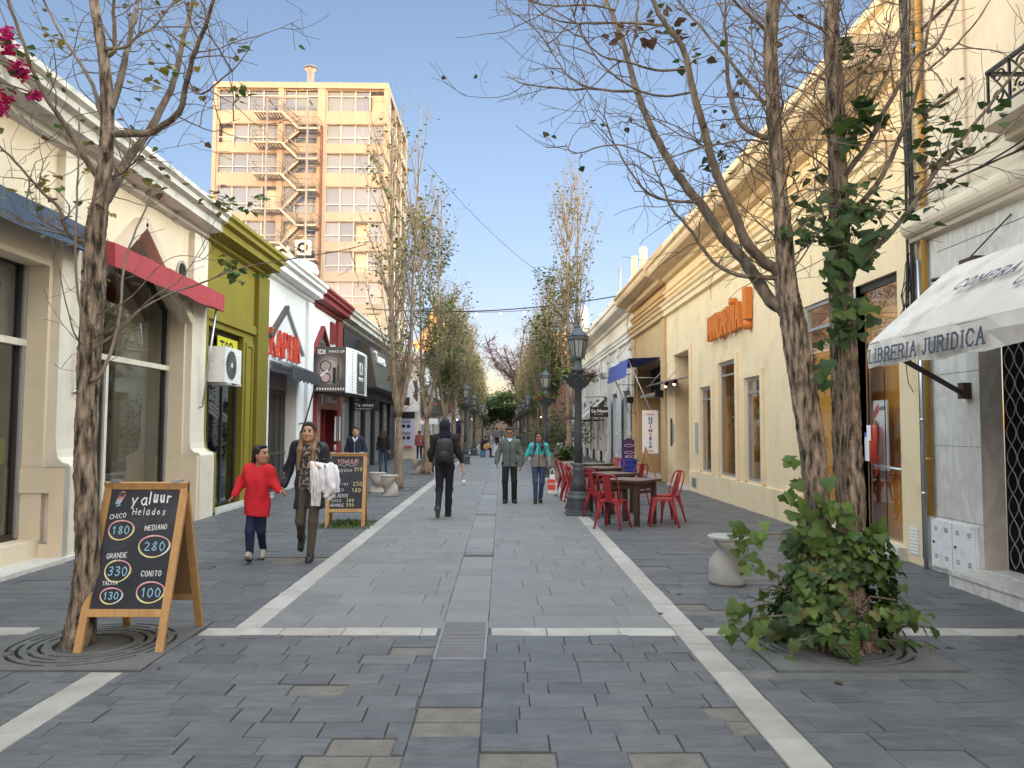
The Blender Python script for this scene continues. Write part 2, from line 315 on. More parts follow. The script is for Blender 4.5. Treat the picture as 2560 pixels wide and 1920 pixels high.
M['glass_dk'] = glass_mat('dark_window_glass', (.55, .57, .55), .16, .6)
M['tan'] = mat('tan_stucco', (.50, .345, .185), .85, .08, 1.6, .12, 60, streak=.3, stain=((.3, .2, .1), 1.5, .25))
M['mand'] = mat('yellow_cream_stucco', (.73, .575, .375), .85, .06, 1.3, .12, 60, streak=.2, stain=((.42, .33, .21), 1.5, .38))
M['mand_c'] = mat('cream_cornice', (.57, .455, .31), .85, .1, 1.5, .15, 50, streak=.4, stain=((.27, .21, .14), 2.2, .4))
M['stone'] = mat('travertine', (.58, .49, .385), .8, .1, 1.6, .2, 40, streak=.35, stain=((.33, .27, .2), 1.8, .4))
M['ornate'] = mat('grey_white_stucco', (.58, .565, .55), .85, .07, 1.6, .12, 50, streak=.35, stain=((.36, .34, .32), 1.6, .3))
M['bluegrey'] = mat('blue_grey_tile', (.44, .48, .52), .7, .06, 2, .08, 50, streak=.2)
M['brick'] = mat('terracotta', (.33, .13, .085), .85, .15, 3, .2, 50)
M['tower'] = mat('tower_concrete', (.20, .19, .175), .85, .08, .5, .1, 10, streak=.3, stain=((.34, .26, .18), .5, .3))
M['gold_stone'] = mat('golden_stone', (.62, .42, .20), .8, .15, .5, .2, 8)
M['bark'] = mat('bark', (.19, .145, .108), .95, .55, 30, 1.0, 46, con=.14, stretch=(1, 1, .22), stain=((.06, .045, .035), 6, .75))
M['bark_pale'] = mat('pale_bark', (.225, .18, .132), .95, .3, 16, .7, 30, con=.2, stretch=(1, 1, .3), stain=((.12, .085, .06), 4, .6))
M['limb'] = mat('limb_bark', (.15, .118, .09), .9, .35, 16, .6, 40, con=.2, stretch=(1, 1, .3))
M['twig'] = mat('twig', (.165, .125, .095), .85, .3, 4, 0)
M['twig_pale'] = mat('pale_twig', (.21, .165, .12), .85, .3, 4, 0)
def leaf_mat(name, col, var=.35, sc=3.0):
 m = mat(name, col, .55, var, sc, 0, spec=.35); t = m.node_tree; n = t.nodes; L = t.links; b = n['Principled BSDF']
 tl = n.new('ShaderNodeBsdfTranslucent'); mx = n.new('ShaderNodeMixShader'); mx.inputs[0].default_value = .3
 src = b.inputs['Base Color'].links[0].from_socket; L.new(src, tl.inputs[0]); o = n['Material Output']
 L.new(b.outputs[0], mx.inputs[1]); L.new(tl.outputs[0], mx.inputs[2]); L.new(mx.outputs[0], o.inputs[0]); return m
M['leaf'] = leaf_mat('green_leaf', (.075, .125, .028)); M['leaf_dk'] = leaf_mat('dark_leaf', (.042, .082, .026))
M['leaf_y'] = leaf_mat('yellow_leaf', (.24, .19, .04)); M['leaf_br'] = leaf_mat('dry_leaf', (.13, .075, .045)); M['leaf_ol'] = leaf_mat('olive_leaf', (.15, .15, .05))
M['leaf_lt'] = leaf_mat('light_leaf', (.12, .19, .04))
M['petal_red'] = leaf_mat('red_petal', (.42, .01, .03)); M['petal_pink'] = leaf_mat('pink_petal', (.5, .02, .16)); M['petal_mauve'] = leaf_mat('mauve_petal', (.42, .24, .45))
M['jaca'] = leaf_mat('lilac_blossom', (.27, .215, .285))
M['iron'] = mat('lamp_iron', (.062, .078, .09), .5, .15, 4, .08, 40, metal=.2, stain=((.10, .10, .10), 4, .4))
M['frost'] = mat('frosted_lamp_glass', (.5, .52, .48), .35, .05, 4, 0, trans=.4)
M['concrete'] = mat('cast_concrete', (.36, .345, .315), .9, .12, 6, .35, 50, stain=((.2, .18, .15), 3, .5))
M['chair_red'] = mat('red_painted_steel', (.30, .018, .024), .42, .12, 4, .04, 40, spec=.4, stain=((.16, .02, .02), 9, .4))
M['table_wood'] = mat('dark_table_wood', (.062, .032, .024), .55, .3, 5, .2, 30, stretch=(1, 6, 1))
M['table_top'] = mat('worn_table_wood', (.16, .12, .10), .5, .25, 5, .2, 30, stretch=(1, 8, 1))
M['pine'] = mat('pine_wood', (.44, .245, .098), .6, .22, 5, .15, 40, stretch=(8, 8, 1), stain=((.28, .14, .05), 4, .4))
M['hard'] = mat('hardboard', (.22, .12, .055), .75, .12, 4, .1, 60)
M['board'] = mat('chalkboard', (.024, .027, .036), .7, .35, 3, .03, 60, stain=((.075, .08, .088), 2.6, .7))
M['chalk'] = mat('white_chalk', (.62, .62, .62), .95, .3, 60, 0); M['chalk_b'] = mat('blue_chalk', (.28, .52, .68), .95, .3, 60, 0)
M['chalk_p'] = mat('pink_chalk', (.66, .34, .36), .95, .3, 60, 0); M['chalk_y'] = mat('yellow_chalk', (.66, .58, .28), .95, .3, 60, 0); M['chalk_br'] = mat('brown_chalk', (.2, .1, .07), .95, .3, 60, 0)
M['awn_blue'] = mat('blue_awning', (.055, .078, .122), .85, .12, 3, .1, 60, stain=((.06, .08, .12), 2, .4)); M['awn_royal'] = mat('royal_awning', (.075, .10, .33), .8, .1, 3, .1, 60)
M['awn_red'] = mat('red_awning', (.35, .05, .06), .8, .1, 3, .1, 60, stain=((.25, .05, .05), 2, .35)); M['awn_black'] = mat('black_awning', (.04, .045, .055), .85, .3, 6, .2, 40)
M['canvas'] = mat('grey_canvas', (.63, .58, .53), .9, .08, 2, .5, 7, streak=.3, stain=((.32, .28, .25), 2.4, .55))
M['ink'] = mat('faded_navy_ink', (.10, .105, .15), .9, .2, 20, 0)
M['sign_white'] = mat('sign_white', (.75, .75, .76), .5, .03, 3, 0); M['sign_black'] = mat('sign_black', (.02, .02, .022), .45, .1, 3, 0)
M['orange'] = mat('orange_letters', (.56, .165, .028), .5, .12, 5, .05, 40, stain=((.4, .12, .03), 5, .4))
M['letter_red'] = mat('red_letters', (.55, .06, .035), .5, .08, 5, 0); M['yellow_sign'] = mat('yellow_sign', (.62, .56, .03), .5, .05, 3, 0); M['green_ink'] = mat('green_ink', (.06, .2, .06), .6, .05, 3, 0)
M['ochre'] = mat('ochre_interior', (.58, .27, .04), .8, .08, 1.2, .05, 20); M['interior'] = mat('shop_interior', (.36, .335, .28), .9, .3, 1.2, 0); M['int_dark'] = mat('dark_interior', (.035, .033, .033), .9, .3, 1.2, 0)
M['blind'] = mat('window_blind', (.50, .52, .52), .8, .1, .35, 0); M['marble'] = None
M['pipe_y'] = mat('yellow_pipe', (.42, .23, .05), .5, .15, 4, .05, 40); M['rust'] = mat('rusty_bar', (.055, .035, .03), .8, .3, 20, .2, 60)
M['cable'] = mat('black_cable', (.02, .02, .022), .6, .1, 4, 0); M['white_enamel'] = mat('white_enamel', (.70, .70, .70), .45, .04, 5, .03, 40, stain=((.28, .2, .13), 7, .35))
M['purple'] = mat('purple_board', (.07, .022, .12), .5, .1, 4, 0); M['crate_blue'] = mat('blue_plastic', (.03, .06, .36), .4, .1, 4, 0)
M['bulb'] = emit_mat('lit_bulb', (1, .72, .35), 7.0); M['bulb_w'] = emit_mat('white_bulb', (1, .95, .8), 6.0)
def marble_wall():
 m = mat('veined_marble', (.62, .59, .555), .35, .04, 1, .03, 20, spec=.4, streak=.2); t = m.node_tree; n = t.nodes; L = t.links; b = n['Principled BSDF']
 src = b.inputs['Base Color'].links[0].from_socket; tc = n.new('ShaderNodeTexCoord'); mp = n.new('ShaderNodeMapping'); mp.inputs['Scale'].default_value = (1, 1.6, .55); mp.inputs['Rotation'].default_value = (.5, 0, 0)
 L.new(tc.outputs['Object'], mp.inputs[0]); no = n.new('ShaderNodeTexNoise'); no.inputs['Scale'].default_value = 2.2; no.inputs['Detail'].default_value = 9; no.inputs['Distortion'].default_value = 1.6; L.new(mp.outputs[0], no.inputs[0])
 rp = n.new('ShaderNodeValToRGB'); e = rp.color_ramp.elements; e[0].position = .38; e[0].color = (0, 0, 0, 1); e[1].position = .5; e[1].color = (.34, .34, .34, 1); k = e.new(.60); k.color = (0, 0, 0, 1)
 L.new(no.outputs['Fac'], rp.inputs[0]); mm = n.new('ShaderNodeMix'); mm.data_type = 'RGBA'; mm.inputs[7].default_value = (.27, .24, .22, 1); L.new(rp.outputs[0], mm.inputs[0]); L.new(src, mm.inputs[6]); L.new(mm.outputs[2], b.inputs['Base Color']); return m
M['marble'] = marble_wall()
# ================================================================ ground and paving
rg = random.Random(7)
def structure(o, label): o['kind'] = 'structure'; return o
b = MB(); b.box(-400, 400, -120, 900, -.6, -.055, M['dirt']); structure(b.build('ground'), '')
class Slabs:
 def __init__(s): s.v = []; s.f = []; s.r = []
 def slab(s, x0, x1, y0, y1, z, g, rnd, tilt=.0016, dep=.03):
  x0 += g; x1 -= g; y0 += g; y1 -= g
  if x1-x0 < .02 or y1-y0 < .02: return
  a = rg.uniform(-tilt, tilt); c = rg.uniform(-tilt, tilt); b = len(s.v); e = .003
  z4 = [z-a-c, z+a-c, z+a+c, z-a+c]
  P = [(x0, y0), (x1, y0), (x1, y1), (x0, y1)]; S = [(1, 1), (-1, 1), (-1, -1), (1, -1)]
  if y0 < 16:
   P = [(p[0]+rg.uniform(-.0025, .0025), p[1]+rg.uniform(-.0025, .0025)) for p in P]
  s.v += [(p[0]+e*q[0], p[1]+e*q[1], zz) for p, q, zz in zip(P, S, z4)]
  s.v += [(p[0], p[1], zz-.005) for p, zz in zip(P, z4)]+[(p[0], p[1], -dep) for p in P]
  s.f += [(b, b+1, b+2, b+3)]+[(b+i, b+4+i, b+4+(i+1) % 4, b+(i+1) % 4) for i in range(4)]+[(b+4+i, b+8+i, b+8+(i+1) % 4, b+4+(i+1) % 4) for i in range(4)]
  s.r += [rnd]*9
 def build(s, name, m):
  mb = MB(); mb.add(s.v, s.f, m); o = mb.build(name, attr=s.r); structure(o, ''); return o
HOLES = [(-.94, -.58, 5.46, 5.66), (-1.31, -.99, 4.68, 4.89), (-.47, -.11, 4.21, 4.42), (-1.01, -.67, 3.84, 4.05), (-.89, -.54, 3.60, 3.84), (-.11, .22, 3.60, 3.80), (1.05, 1.36, 4.05, 4.44),
   (.55, 1.1, 3.6, 3.81), (1.58, 1.83, 6.73, 7.05), (1.58, 1.95, 8.86, 9.06), (1.58, 1.84, 5.08, 5.29), (-2.9, -2.2, 9.15, 9.55)]
PATCH = []
def hole(x0, x1, y0, y1):
 for h in HOLES:
  cx, cy = (x0+x1)/2, (y0+y1)/2
  if h[0]-.02 < cx < h[1]+.02 and h[2]-.02 < cy < h[3]+.02: return True
 return False
def courses(S, x0, x1, y0, y1, rh, l0, l1, skips=(), zj=.0024, g=.003, off=0.0):
 y = y0
 while y < y1-.02:
  h = min(rh*rg.uniform(.94, 1.06), y1-y); x = x0+(-rg.uniform(0, l0))
  if y1-(y+h) < rh*.4: h = y1-y
  while x < x1-.01:
   ln = rg.uniform(l0, l1)
   if rg.random() < .05: ln *= .5
   a, c = max(x, x0), min(x+ln, x1); x += ln
   segs = [(a, c)]
   for s in skips:
    if y+h > s[2]+.01 and y < s[3]-.01:
     ns = []
     for p, q in segs:
      if q <= s[0] or p >= s[1]: ns.append((p, q)); continue
      if p < s[0]: ns.append((p, s[0]))
      if q > s[1]: ns.append((s[1], q))
     segs = ns
   for p, q in segs:
    if q-p < .03: continue
    if hole(p, q, y, y+h): PATCH.append((p, q, y, y+h)); continue
    S.slab(p, q, y, y+h, rg.gauss(0, zj), (g if y < 6.2 else g*.55)*(1.7 if rg.random() < .10 else .62), min(1, max(0, rg.gauss(.45, .10))))
  y += h
GRATES = [(-3.0, 5.80), (2.47, 5.80)]
gr = [(x-.64, x+.64, y-.65, y+.65) for x, y in GRATES]
S = Slabs(); rh = .213; XL, XR = -2.02, 1.475
courses(S, -.105, 1.37, 2.2, 6.04, rh, .30, .40); courses(S, -2.46, -.475, 2.2, 6.04, rh, .30, .40, skips=gr)
courses(S, -9.5, -2.67, 2.2, 6.04, rh, .31, .42, skips=gr); courses(S, 1.58, 9.0, 2.2, 6.04, rh, .31, .42, skips=gr)
y = 2.2
while y < 5.40:
 h = min(rh*rg.uniform(.95, 1.05), 5.42-y)
 if hole(-.45, -.12, y, y+h): PATCH.append((-.475, -.105, y, y+h))
 else: S.slab(-.475, -.105, y, y+h, rg.gauss(0, .001), .004, rg.gauss(.45, .12))
 y += h
tg = [(-2.35-.6, -2.35+.3, 12.2, 13.4), (-3.2, -2.2, 19.6, 20.7), (-3.1, -2.15, 26.2, 27.3)]
courses(S, -6.6, XL-.105, 6.26, 60, rh, .34, .62, skips=gr+tg); courses(S, XR+.105, 5.4, 6.26, 60, rh, .34, .62, skips=gr)
courses(S, -6.6, XL-.105, 60, 118, .6, .9, 1.4); courses(S, XR+.105, 5.4, 60, 118, .6, .9, 1.4)
S.build('slate_paving', M['slate'])
S2 = Slabs()
courses(S2, XL+.105, -.475, 6.26, 60, .40, .60, .82, zj=.0006, g=.0018); courses(S2, -.105, XR-.105, 6.26, 60, .40, .60, .82, zj=.0006, g=.0018)
COV = [10.0, 14.1, 18.6, 22.5, 26.6, 30.8, 35]
y = 6.44
while y < 60:
 h = .40
 if not any(abs(y+h/2-c) < .2 for c in COV): S2.slab(-.475, -.105, y, y+h, 0, .002, rg.gauss(.6, .15))
 y += h
courses(S2, XL+.105, XR-.105, 60, 118, .8, 1.2, 1.6, zj=.0006, g=.002)
courses(S2, -400, 400, 118.2, 119.6, 1.4, 3, 5, zj=.0006, g=.002)
S2.build('smooth_lane', M['smooth'])
S3 = Slabs()
def strip(x0, x1, y0, y1, l0=.5, l1=.72):
 y = y0
 while y < y1-.02:
  h = min(rg.uniform(l0, l1), y1-y); S3.slab(x0, x1, y, y+h, rg.gauss(.001, .0008), .0025, rg.gauss(.55, .2)); y += h
strip(XR-.105, XR+.105, 2.2, 118); strip(XL-.105, XL+.105, 6.26, 118); strip(-2.67, -2.46, 2.2, 5.13)
def cross(x0, x1, y0, y1):
 x = x0
 while x < x1-.02:
  h = min(rg.uniform(.42, .62), x1-x); S3.slab(x, x+h, y0, y1, rg.gauss(.001, .0008), .0025, rg.gauss(.62, .16)); x += h
for a, c in ((-9.5, -3.66), (-2.34, -.50), (-.08, XR-.105), (XR+.105, 1.82), (3.12, 9)): cross(a, c, 6.04, 6.26)
for yy in (22.4, 39.0, 56): cross(-1.9, -.475, yy, yy+.14); cross(-.105, 1.36, yy, yy+.14)
S3.build('marble_strips', M['marble_strip'])
b = MB(); b.quad((-9.5, 2.2, -.0125), (9.0, 2.2, -.0125), (9.0, 118, -.0125), (-9.5, 118, -.0125), M['dirt']); structure(b.build('joint_bed'), '')
b = MB()
for p in PATCH:
 z = -.0108
 b.add([(p[0]+.006, p[1+1]+.006, z), (p[1]-.006, p[2]+.006, z), (p[1]-.006, p[3]-.006, z), (p[0]+.006, p[3]-.006, z)], [(0, 1, 2, 3)], M['mortar'])
 for _ in range(3):
  cx = rg.uniform(p[0]+.08, p[1]-.06); cy = rg.uniform(p[2]+.05, p[3]-.05); n = 9; rr = rg.uniform(.03, .07)
  b.add([(cx, cy, z+.006)]+[(min(p[1]-.01, max(p[0]+.01, cx+rr*1.8*rg.uniform(.7, 1.2)*math.cos(2*PI*k/n))), min(p[3]-.01, max(p[2]+.01, cy+rr*rg.uniform(.7, 1.2)*math.sin(2*PI*k/n))), z+.0006) for k in range(n)], [(0, 1+k, 1+(k+1) % n) for k in range(n)], M['mortar'], True)
for x, yy in GRATES: b.quad((x-.9, yy-.9, -.0095), (x+.9, yy-.9, -.0095), (x+.9, yy+.9, -.0155), (x-.9, yy+.9, -.0155), M['plate']) if False else [b.quad((x+p[0], yy+p[2], -.009), (x+p[1], yy+p[2], -.009), (x+p[1], yy+p[3], -.009), (x+p[0], yy+p[3], -.009), M['plate']) for p in ((-.88, .88, -.88, -.64), (-.88, .88, .64, .88), (-.88, -.64, -.64, .64), (.64, .88, -.64, .64))]
structure(b.build('mortar_patches'), '')
S4 = Slabs(); courses(S4, -30, 30, -60, 2.18, .8, 1.2, 1.8, zj=.0005); courses(S4, -60, 60, 119.8, 190, 2.5, 3, 5, zj=.0005); S4.build('street_paving', M['slate'])
g0 = thing('drain_grate', 'long slotted steel drain grate crossing the white marble band', 'drain grate', (-.29, 5.93, 0))
b = MB(); b.box(-.475, -.455, 5.42, 6.44, -.02, .003, M['grey_metal']); b.box(-.125, -.105, 5.42, 6.44, -.02, .003, M['grey_metal']); b.box(-.455, -.125, 5.42, 5.44, -.02, .003, M['grey_metal']); b.box(-.455, -.125, 6.42, 6.44, -.02, .003, M['grey_metal']); b.build('frame', g0)
b = MB()
for k in range(25): yy = 5.447+k*.039; b.box(-.453, -.127, yy, yy+.015, -.02, .001, M['grey_metal'])
b.quad((-.455, 5.44, -.0115), (-.125, 5.44, -.0115), (-.125, 6.42, -.0115), (-.455, 6.42, -.0115), M['dark'])
b.build('grille', g0)
for i, c in enumerate(COV):
 t = thing('drain_cover', ['square steel drain cover nearest the long drain grate', 'second small steel drain cover up the lane, near the hooded man', 'third small steel drain cover, level with the walking couple'][i] if i < 3 else 'small steel drain cover far up the paved lane beyond the walking couple', 'drain cover', (-.29, c, 0), group='drain covers along the lane')
 b = MB(); b.box(-.472, -.108, c-.198, c+.198, -.025, -.004, M['plate']); b.build('lid', t)
 b = MB()
 for k in range(9): b.box(-.45, -.13, c-.17+k*.04, c-.15+k*.04, -.0035, .001, M['grey_metal'])
 b.build('rib', t)
def tree_grate(cx, cy, label, half=.635, ro=.585, hole_r=.27, pit=M['dirt']):
 t = thing('tree_grate', label, 'tree grate', (cx, cy, 0), group='slotted tree grates')
 holes = [[(cx+hole_r*math.cos(2*PI*k/24), cy+hole_r*math.sin(2*PI*k/24)) for k in range(24)]]
 for ring in range(4):
  r0 = .335+ring*.068; r1 = r0+.026; n = 6
  for k in range(n):
   a0 = 2*PI*(k+.07+.5*(ring % 2))/n; a1 = 2*PI*(k+.93+.5*(ring % 2))/n; ar = [a0+(a1-a0)*j/8 for j in range(9)]
   holes.append([(cx+r0*math.cos(a), cy+r0*math.sin(a)) for a in ar]+[(cx+r1*math.cos(a), cy+r1*math.sin(a)) for a in ar[::-1]])
 b = MB(); b.sheet(rect(cx-half, cx+half, cy-half, cy+half), holes, lambda u, v, d: (u, v, .006+d), .05, M['plate'], rim=True); b.build('plate', t)
 b = MB(); b.box(cx-half, cx+half, cy-half, cy+half, -.0115, -.0112, M['dark']); b.build('pit', t)
 b = MB(); b.lathe([(.0, .012), (.12, .012), (.2, .004), (.268, -.010)], (cx, cy, 0), pit, 20); b.build('soil', t)
tree_grate(-3.0, 5.80, 'round slotted grate under the chalkboard price sign and leaning bare tree')
tree_grate(2.47, 5.80, 'round slotted grate around the ivy covered double trunk')
t = thing('tree_grate', 'weedy empty tree pit behind the second chalkboard', 'tree pit', (-2.5, 12.75, 0)); b = MB(); b.box(-2.95, -2.05, 12.2, 13.4, -.03, -.008, M['dirt']); b.build('soil', t)
b = MB(); rr = random.Random(3)
for k in range(420):
 x = rr.gauss(-2.5, .2); yy = rr.gauss(12.8, .28); a = rr.uniform(0, 6.28); h = rr.uniform(.02, .09); ww = .014
 if abs(x+2.5) > .44 or abs(yy-12.8) > .58: continue
 b.add([(x-ww*math.cos(a), yy-ww*math.sin(a), -.01), (x+ww*math.cos(a), yy+ww*math.sin(a), -.01), (x+.05*math.sin(a), yy+.05*math.cos(a), h)], [(0, 1, 2)], M['leaf'] if k % 3 else M['leaf_lt'])
b.build('weeds', t)
for x, yy, lb in ((-2.71, 20.13, 'round grate round the first pale poplar along the shop fronts'), (-2.63, 26.75, 'round grate round the second pale poplar along the shop fronts')): tree_grate(x, yy, lb, .5, .45, .22)
# ================================================================ shop row on the west side: facade coordinates (s along the street, d out, z up)
XL0 = -5.5
def TL(p): return (XL0+p[1], p[0], p[2])
def cornice(b, s0, s1, prof, m, T_d0=0.0):
 """profile list of (d, z) swept along s; ends closed."""
 n = len(prof)
 b.add([(s0, d, z) for d, z in prof]+[(s1, d, z) for d, z in prof], [(i, i+1, n+i+1, n+i) for i in range(n-1)]+[tuple(range(n))[::-1], tuple(range(n, 2*n))], m)
CP = [(0, 5.02), (.10, 5.06), (.10, 5.14), (.34, 5.17), (.34, 5.30), (.44, 5.34), (.44, 5.42), (.50, 5.46), (.50, 5.53), (.0, 5.62), (-.25, 5.62), (-.25, 5.02)]
def wall(b, s0, s1, z0, z1, holes, m, depth=.25, mrev=None, d=0.0):
 b.sheet(rect(s0, s1, z0, z1), holes, lambda u, v, q: (u, d+q, v), depth, m, mrev)
def window(root, name, s0, s1, z0, z1, d, pane_m, fr=.06, mull=(), trans=(), fm=None, fd=.05, poly=None):
 """frame with its mullions, pane as a sub-part."""
 fm = fm or M['frame_dark']; b = MB(TLR)
 for a, c in ((s0, s0+fr), (s1-fr, s1)): b.box(a, c, d-fd, d, z0, z1, fm)
 for a, c in ((z0, z0+fr), (z1-fr, z1)): b.box(s0+fr, s1-fr, d-fd, d, a, c, fm)
 for q in mull: b.box(q-fr*.4, q+fr*.4, d-fd, d-.003, z0+fr, z1-fr, fm)
 for q in trans: b.box(s0+fr, s1-fr, d-fd, d+.004, q-fr*.4, q+fr*.4, fm)
 f = b.build(name, root); b = MB(TLR); b.quad((s0+fr*.5, d-fd*.6, z0+fr*.5), (s1-fr*.5, d-fd*.6, z0+fr*.5), (s1-fr*.5, d-fd*.6, z1-fr*.5), (s0+fr*.5, d-fd*.6, z1-fr*.5), pane_m); b.build('pane', f); return f
TLR = TL
def room(root, s0, s1, z0, z1, d0, d1, m, floor=None, name='interior'):
 """back wall, floor, ceiling and sides of the room behind a shop window."""
 b = MB(TLR); b.quad((s0, d1, z0), (s1, d1, z0), (s1, d1, z1), (s0, d1, z1), m); b.quad((s0, d0, z0), (s1, d0, z0), (s1, d1, z0), (s0, d1, z0), floor or m); b.quad((s0, d0, z1), (s1, d0, z1), (s1, d1, z1), (s0, d1, z1), m)
 b.quad((s0, d0, z0), (s0, d1, z0), (s0, d1, z1), (s0, d0, z1), m); b.quad((s1, d0, z0), (s1, d1, z0), (s1, d1, z1), (s1, d0, z1), m); return b.build(name, root)
A = thing('cream_building', 'cream stucco building with pointed arch windows, grey cornice and flared pilasters', 'building', (-5.5, 9, 0))
def gothic(c, hw, zb, zs, za):
 if c < 9: return rect(c-hw, c+hw, zb, zs-.04)
 return [(c-hw, zb), (c+hw, zb), (c+hw, zs), (c+hw*.55, zs+(za-zs)*.55), (c, za), (c-hw*.55, zs+(za-zs)*.55), (c-hw, zs)]
bays = [(-3.9, 1.55), (.0, 1.55), (3.8, 1.55), (7.55, 1.75), (11.6, 1.68)]; ZS, ZA, DG = 3.58, 4.45, -.34
b = MB(TL); H0 = [gothic(c, hw, .25, ZS, ZA) for c, hw in bays]
wall(b, -6, 14.0, -.03, 5.1, H0, M['cream'], .36)
b.build('wall', A)
b = MB(TL); cornice(b, -6.2, 14.0, CP, M['cornice_w']); b.build('cornice', A)
def pilaster(b, s0, s1, m, top=5.0, flare=True):
 pr = [(0, 0), (.30, 0), (.30, 1.10), (.27, 1.14), (.19, 1.16), (.13, 1.22), (.11, 1.32), (.10, 1.5), (.10, top), (0, top)] if flare else [(0, 0), (.10, 0), (.10, top), (0, top)]
 n = len(pr); b.add([(s0, d, z) for d, z in pr]+[(s1, d, z) for d, z in pr], [(i, (i+1) % n, n+(i+1) % n, n+i) for i in range(n)]+[tuple(range(n))[::-1], tuple(range(n, 2*n))], m)
for s0, s1 in ((13.36, 13.99), (9.38, 9.80), (5.42, 5.80), (1.62, 2.2), (-2.3, -1.6)):
 b = MB(TL); pilaster(b, s0, s1, M['white_stucco']); b.build('pilaster', A)
for s in (13.26, 9.28, 5.32):      # base block facing up the street, with a service niche in its near face
 b = MB(); b.sheet(rect(XL0-.43, XL0+.28, -.02, 1.1), [rect(XL0-.36, XL0+.10, .20, .80)] if s == 9.28 else [], lambda u, v, q: (u, s-q, v), .095 if s != 9.28 else .30, M['cream'], M['concrete'] if s == 9.28 else M['cream'], True); b.quad((XL0-.43, s, 1.1), (XL0+.28, s, 1.1), (XL0+.28, s+.1, 1.1), (XL0-.43, s+.1, 1.1), M['cream']); b.build('base_block', A)
b = MB(); b.quad((XL0-.36, 9.57, .2), (XL0+.1, 9.57, .2), (XL0+.1, 9.57, .8), (XL0-.36, 9.57, .8), M['mortar']); b.build('niche', A)
for (c, hw), h in zip(bays, H0):
 g = gothic(c, hw-.02, .10 if c > 9 else .27, ZS, ZA-.02); gi = gothic(c, hw-.085, .32, ZS-.02, ZA-.11); n = len(g); fm = M['frame_dark']
 b = MB(TL); b.sheet(gothic(c, hw-.01, .26, ZS, ZA-.01), [gi], lambda u, v, q: (u, DG+.06+q, v), .06, fm, None, True); b.box(c-hw, c+hw, DG, DG+.10, 2.56, 2.64, M['white_stucco'])
 mx = 11.27 if c > 9 else c+.4; b.box(mx, mx+.07, DG, DG+.05, .32, 2.56, M['white_stucco']); b.box(c+hw-.06, c+hw-.005, DG+.06, DG+.09, .27, ZS, M['alu'])
 f = b.build('window', A)
 b = MB(TL); b.add([(p[0], DG+.02, p[1]) for p in gi], [tuple(range(n))], M['glass_dk']); b.build('pane', f)
 room(A, c-hw-.05, c+hw+.05, .2, ZA+.02, DG-.03, -1.7, M['interior'])
 b = MB(TL); b.box(c+.55, c+hw-.02, DG-.30, DG-.27, .3, 4.2, M['cream']); b.build('curtain', A)
b = MB(TL); b.box(5.9, 9.3, DG-.10, DG-.08, 2.66, 3.9, M['canvas']); b.add([(8.2, DG-.075, 3.0), (9.0, DG-.075, 2.8), (9.05, DG-.075, 3.3), (8.6, DG-.075, 3.12)], [(0, 1, 2, 3)], M['charcoal']); b.box(8.7, 9.2, DG-.06, DG-.05, 1.15, 1.45, M['yellow_sign']); b.build('window_print', A)
b = MB(TL)
b.bar((9.95, .07, 3.42), (11.42, .07, 4.66), .14, .20, M['stone'], up=(0, 1, 0)); b.bar((11.42, .07, 4.66), (13.2, .07, 3.42), .14, .20, M['stone'], up=(0, 1, 0)); b.build('gable_moulding', A)
b = MB()
b.add([(XL0+.03, 13.06+.20*math.cos(2*PI*k/20), 4.23+.20*math.sin(2*PI*k/20)) for k in range(20)]+[(XL0+.03, 13.06+.16*math.cos(2*PI*k/20), 4.23+.16*math.sin(2*PI*k/20)) for k in range(20)]+[(XL0+.002, 13.06+.16*math.cos(2*PI*k/20), 4.23+.16*math.sin(2*PI*k/20)) for k in range(20)]+[(XL0-.01, 13.06+.20*math.cos(2*PI*k/20), 4.23+.20*math.sin(2*PI*k/20)) for k in range(20)],
  [(k, (k+1) % 20, 20+(k+1) % 20, 20+k) for k in range(20)]+[(20+k, 20+(k+1) % 20, 40+(k+1) % 20, 40+k) for k in range(20)]+[(k, (k+1) % 20, 60+(k+1) % 20, 60+k) for k in range(20)], M['concrete'])
b.add([(XL0+.003, 13.06+.16*math.cos(2*PI*k/20), 4.23+.16*math.sin(2*PI*k/20)) for k in range(20)], [tuple(range(20))], M['dark']); b.build('round_vent', A)
b = MB(TL); b.box(2, 9.75, .0, .36, -.03, .045, M['marble']); b.box(-6, 2, .0, .36, -.03, .045, M['marble']); b.build('step', A)
b = MB(); b.box(-17, -5.75, -6, 13.98, 4.9, 5.05, M['concrete']); b.box(-17, -16.7, -6, 13.98, -.03, 4.9, M['cream']); b.box(-16.7, -5.55, -6.2, -6.0, -.03, 5.0, M['cream']); b.build('roof', A)
pr = random.Random(5)
t = thing('potted_palm', 'potted palm standing inside the pointed shop window', 'plant', (-6.3, 12.0, .1)); b = MB()
b.lathe([(.12, 0), (.17, .3), (.15, .3), (.12, .28)], (-6.3, 12.0, .1), M['concrete'], 12); b.build('pot', t); b = MB()
for k in range(11):
 a = pr.uniform(0, 6.28); L = pr.uniform(.55, .8); pts = [Vector((-6.3+math.cos(a)*L*.6*q, 12.0+math.sin(a)*L*q, .4+L*(1.5*q-1.15*q*q))) for q in [i/9 for i in range(10)]]
 for p, q in zip(pts[:-1], pts[1:]):
  dv = (q-p).normalized(); sd_ = dv.cross(Vector((0, 0, 1))).normalized()
  for sg in (-1, 1): b.add([p, q, p+dv*.12+sd_*sg*.2-Vector((0, 0, .05))], [(0, 1, 2)], M['leaf_dk'])
b.build('fronds', t)
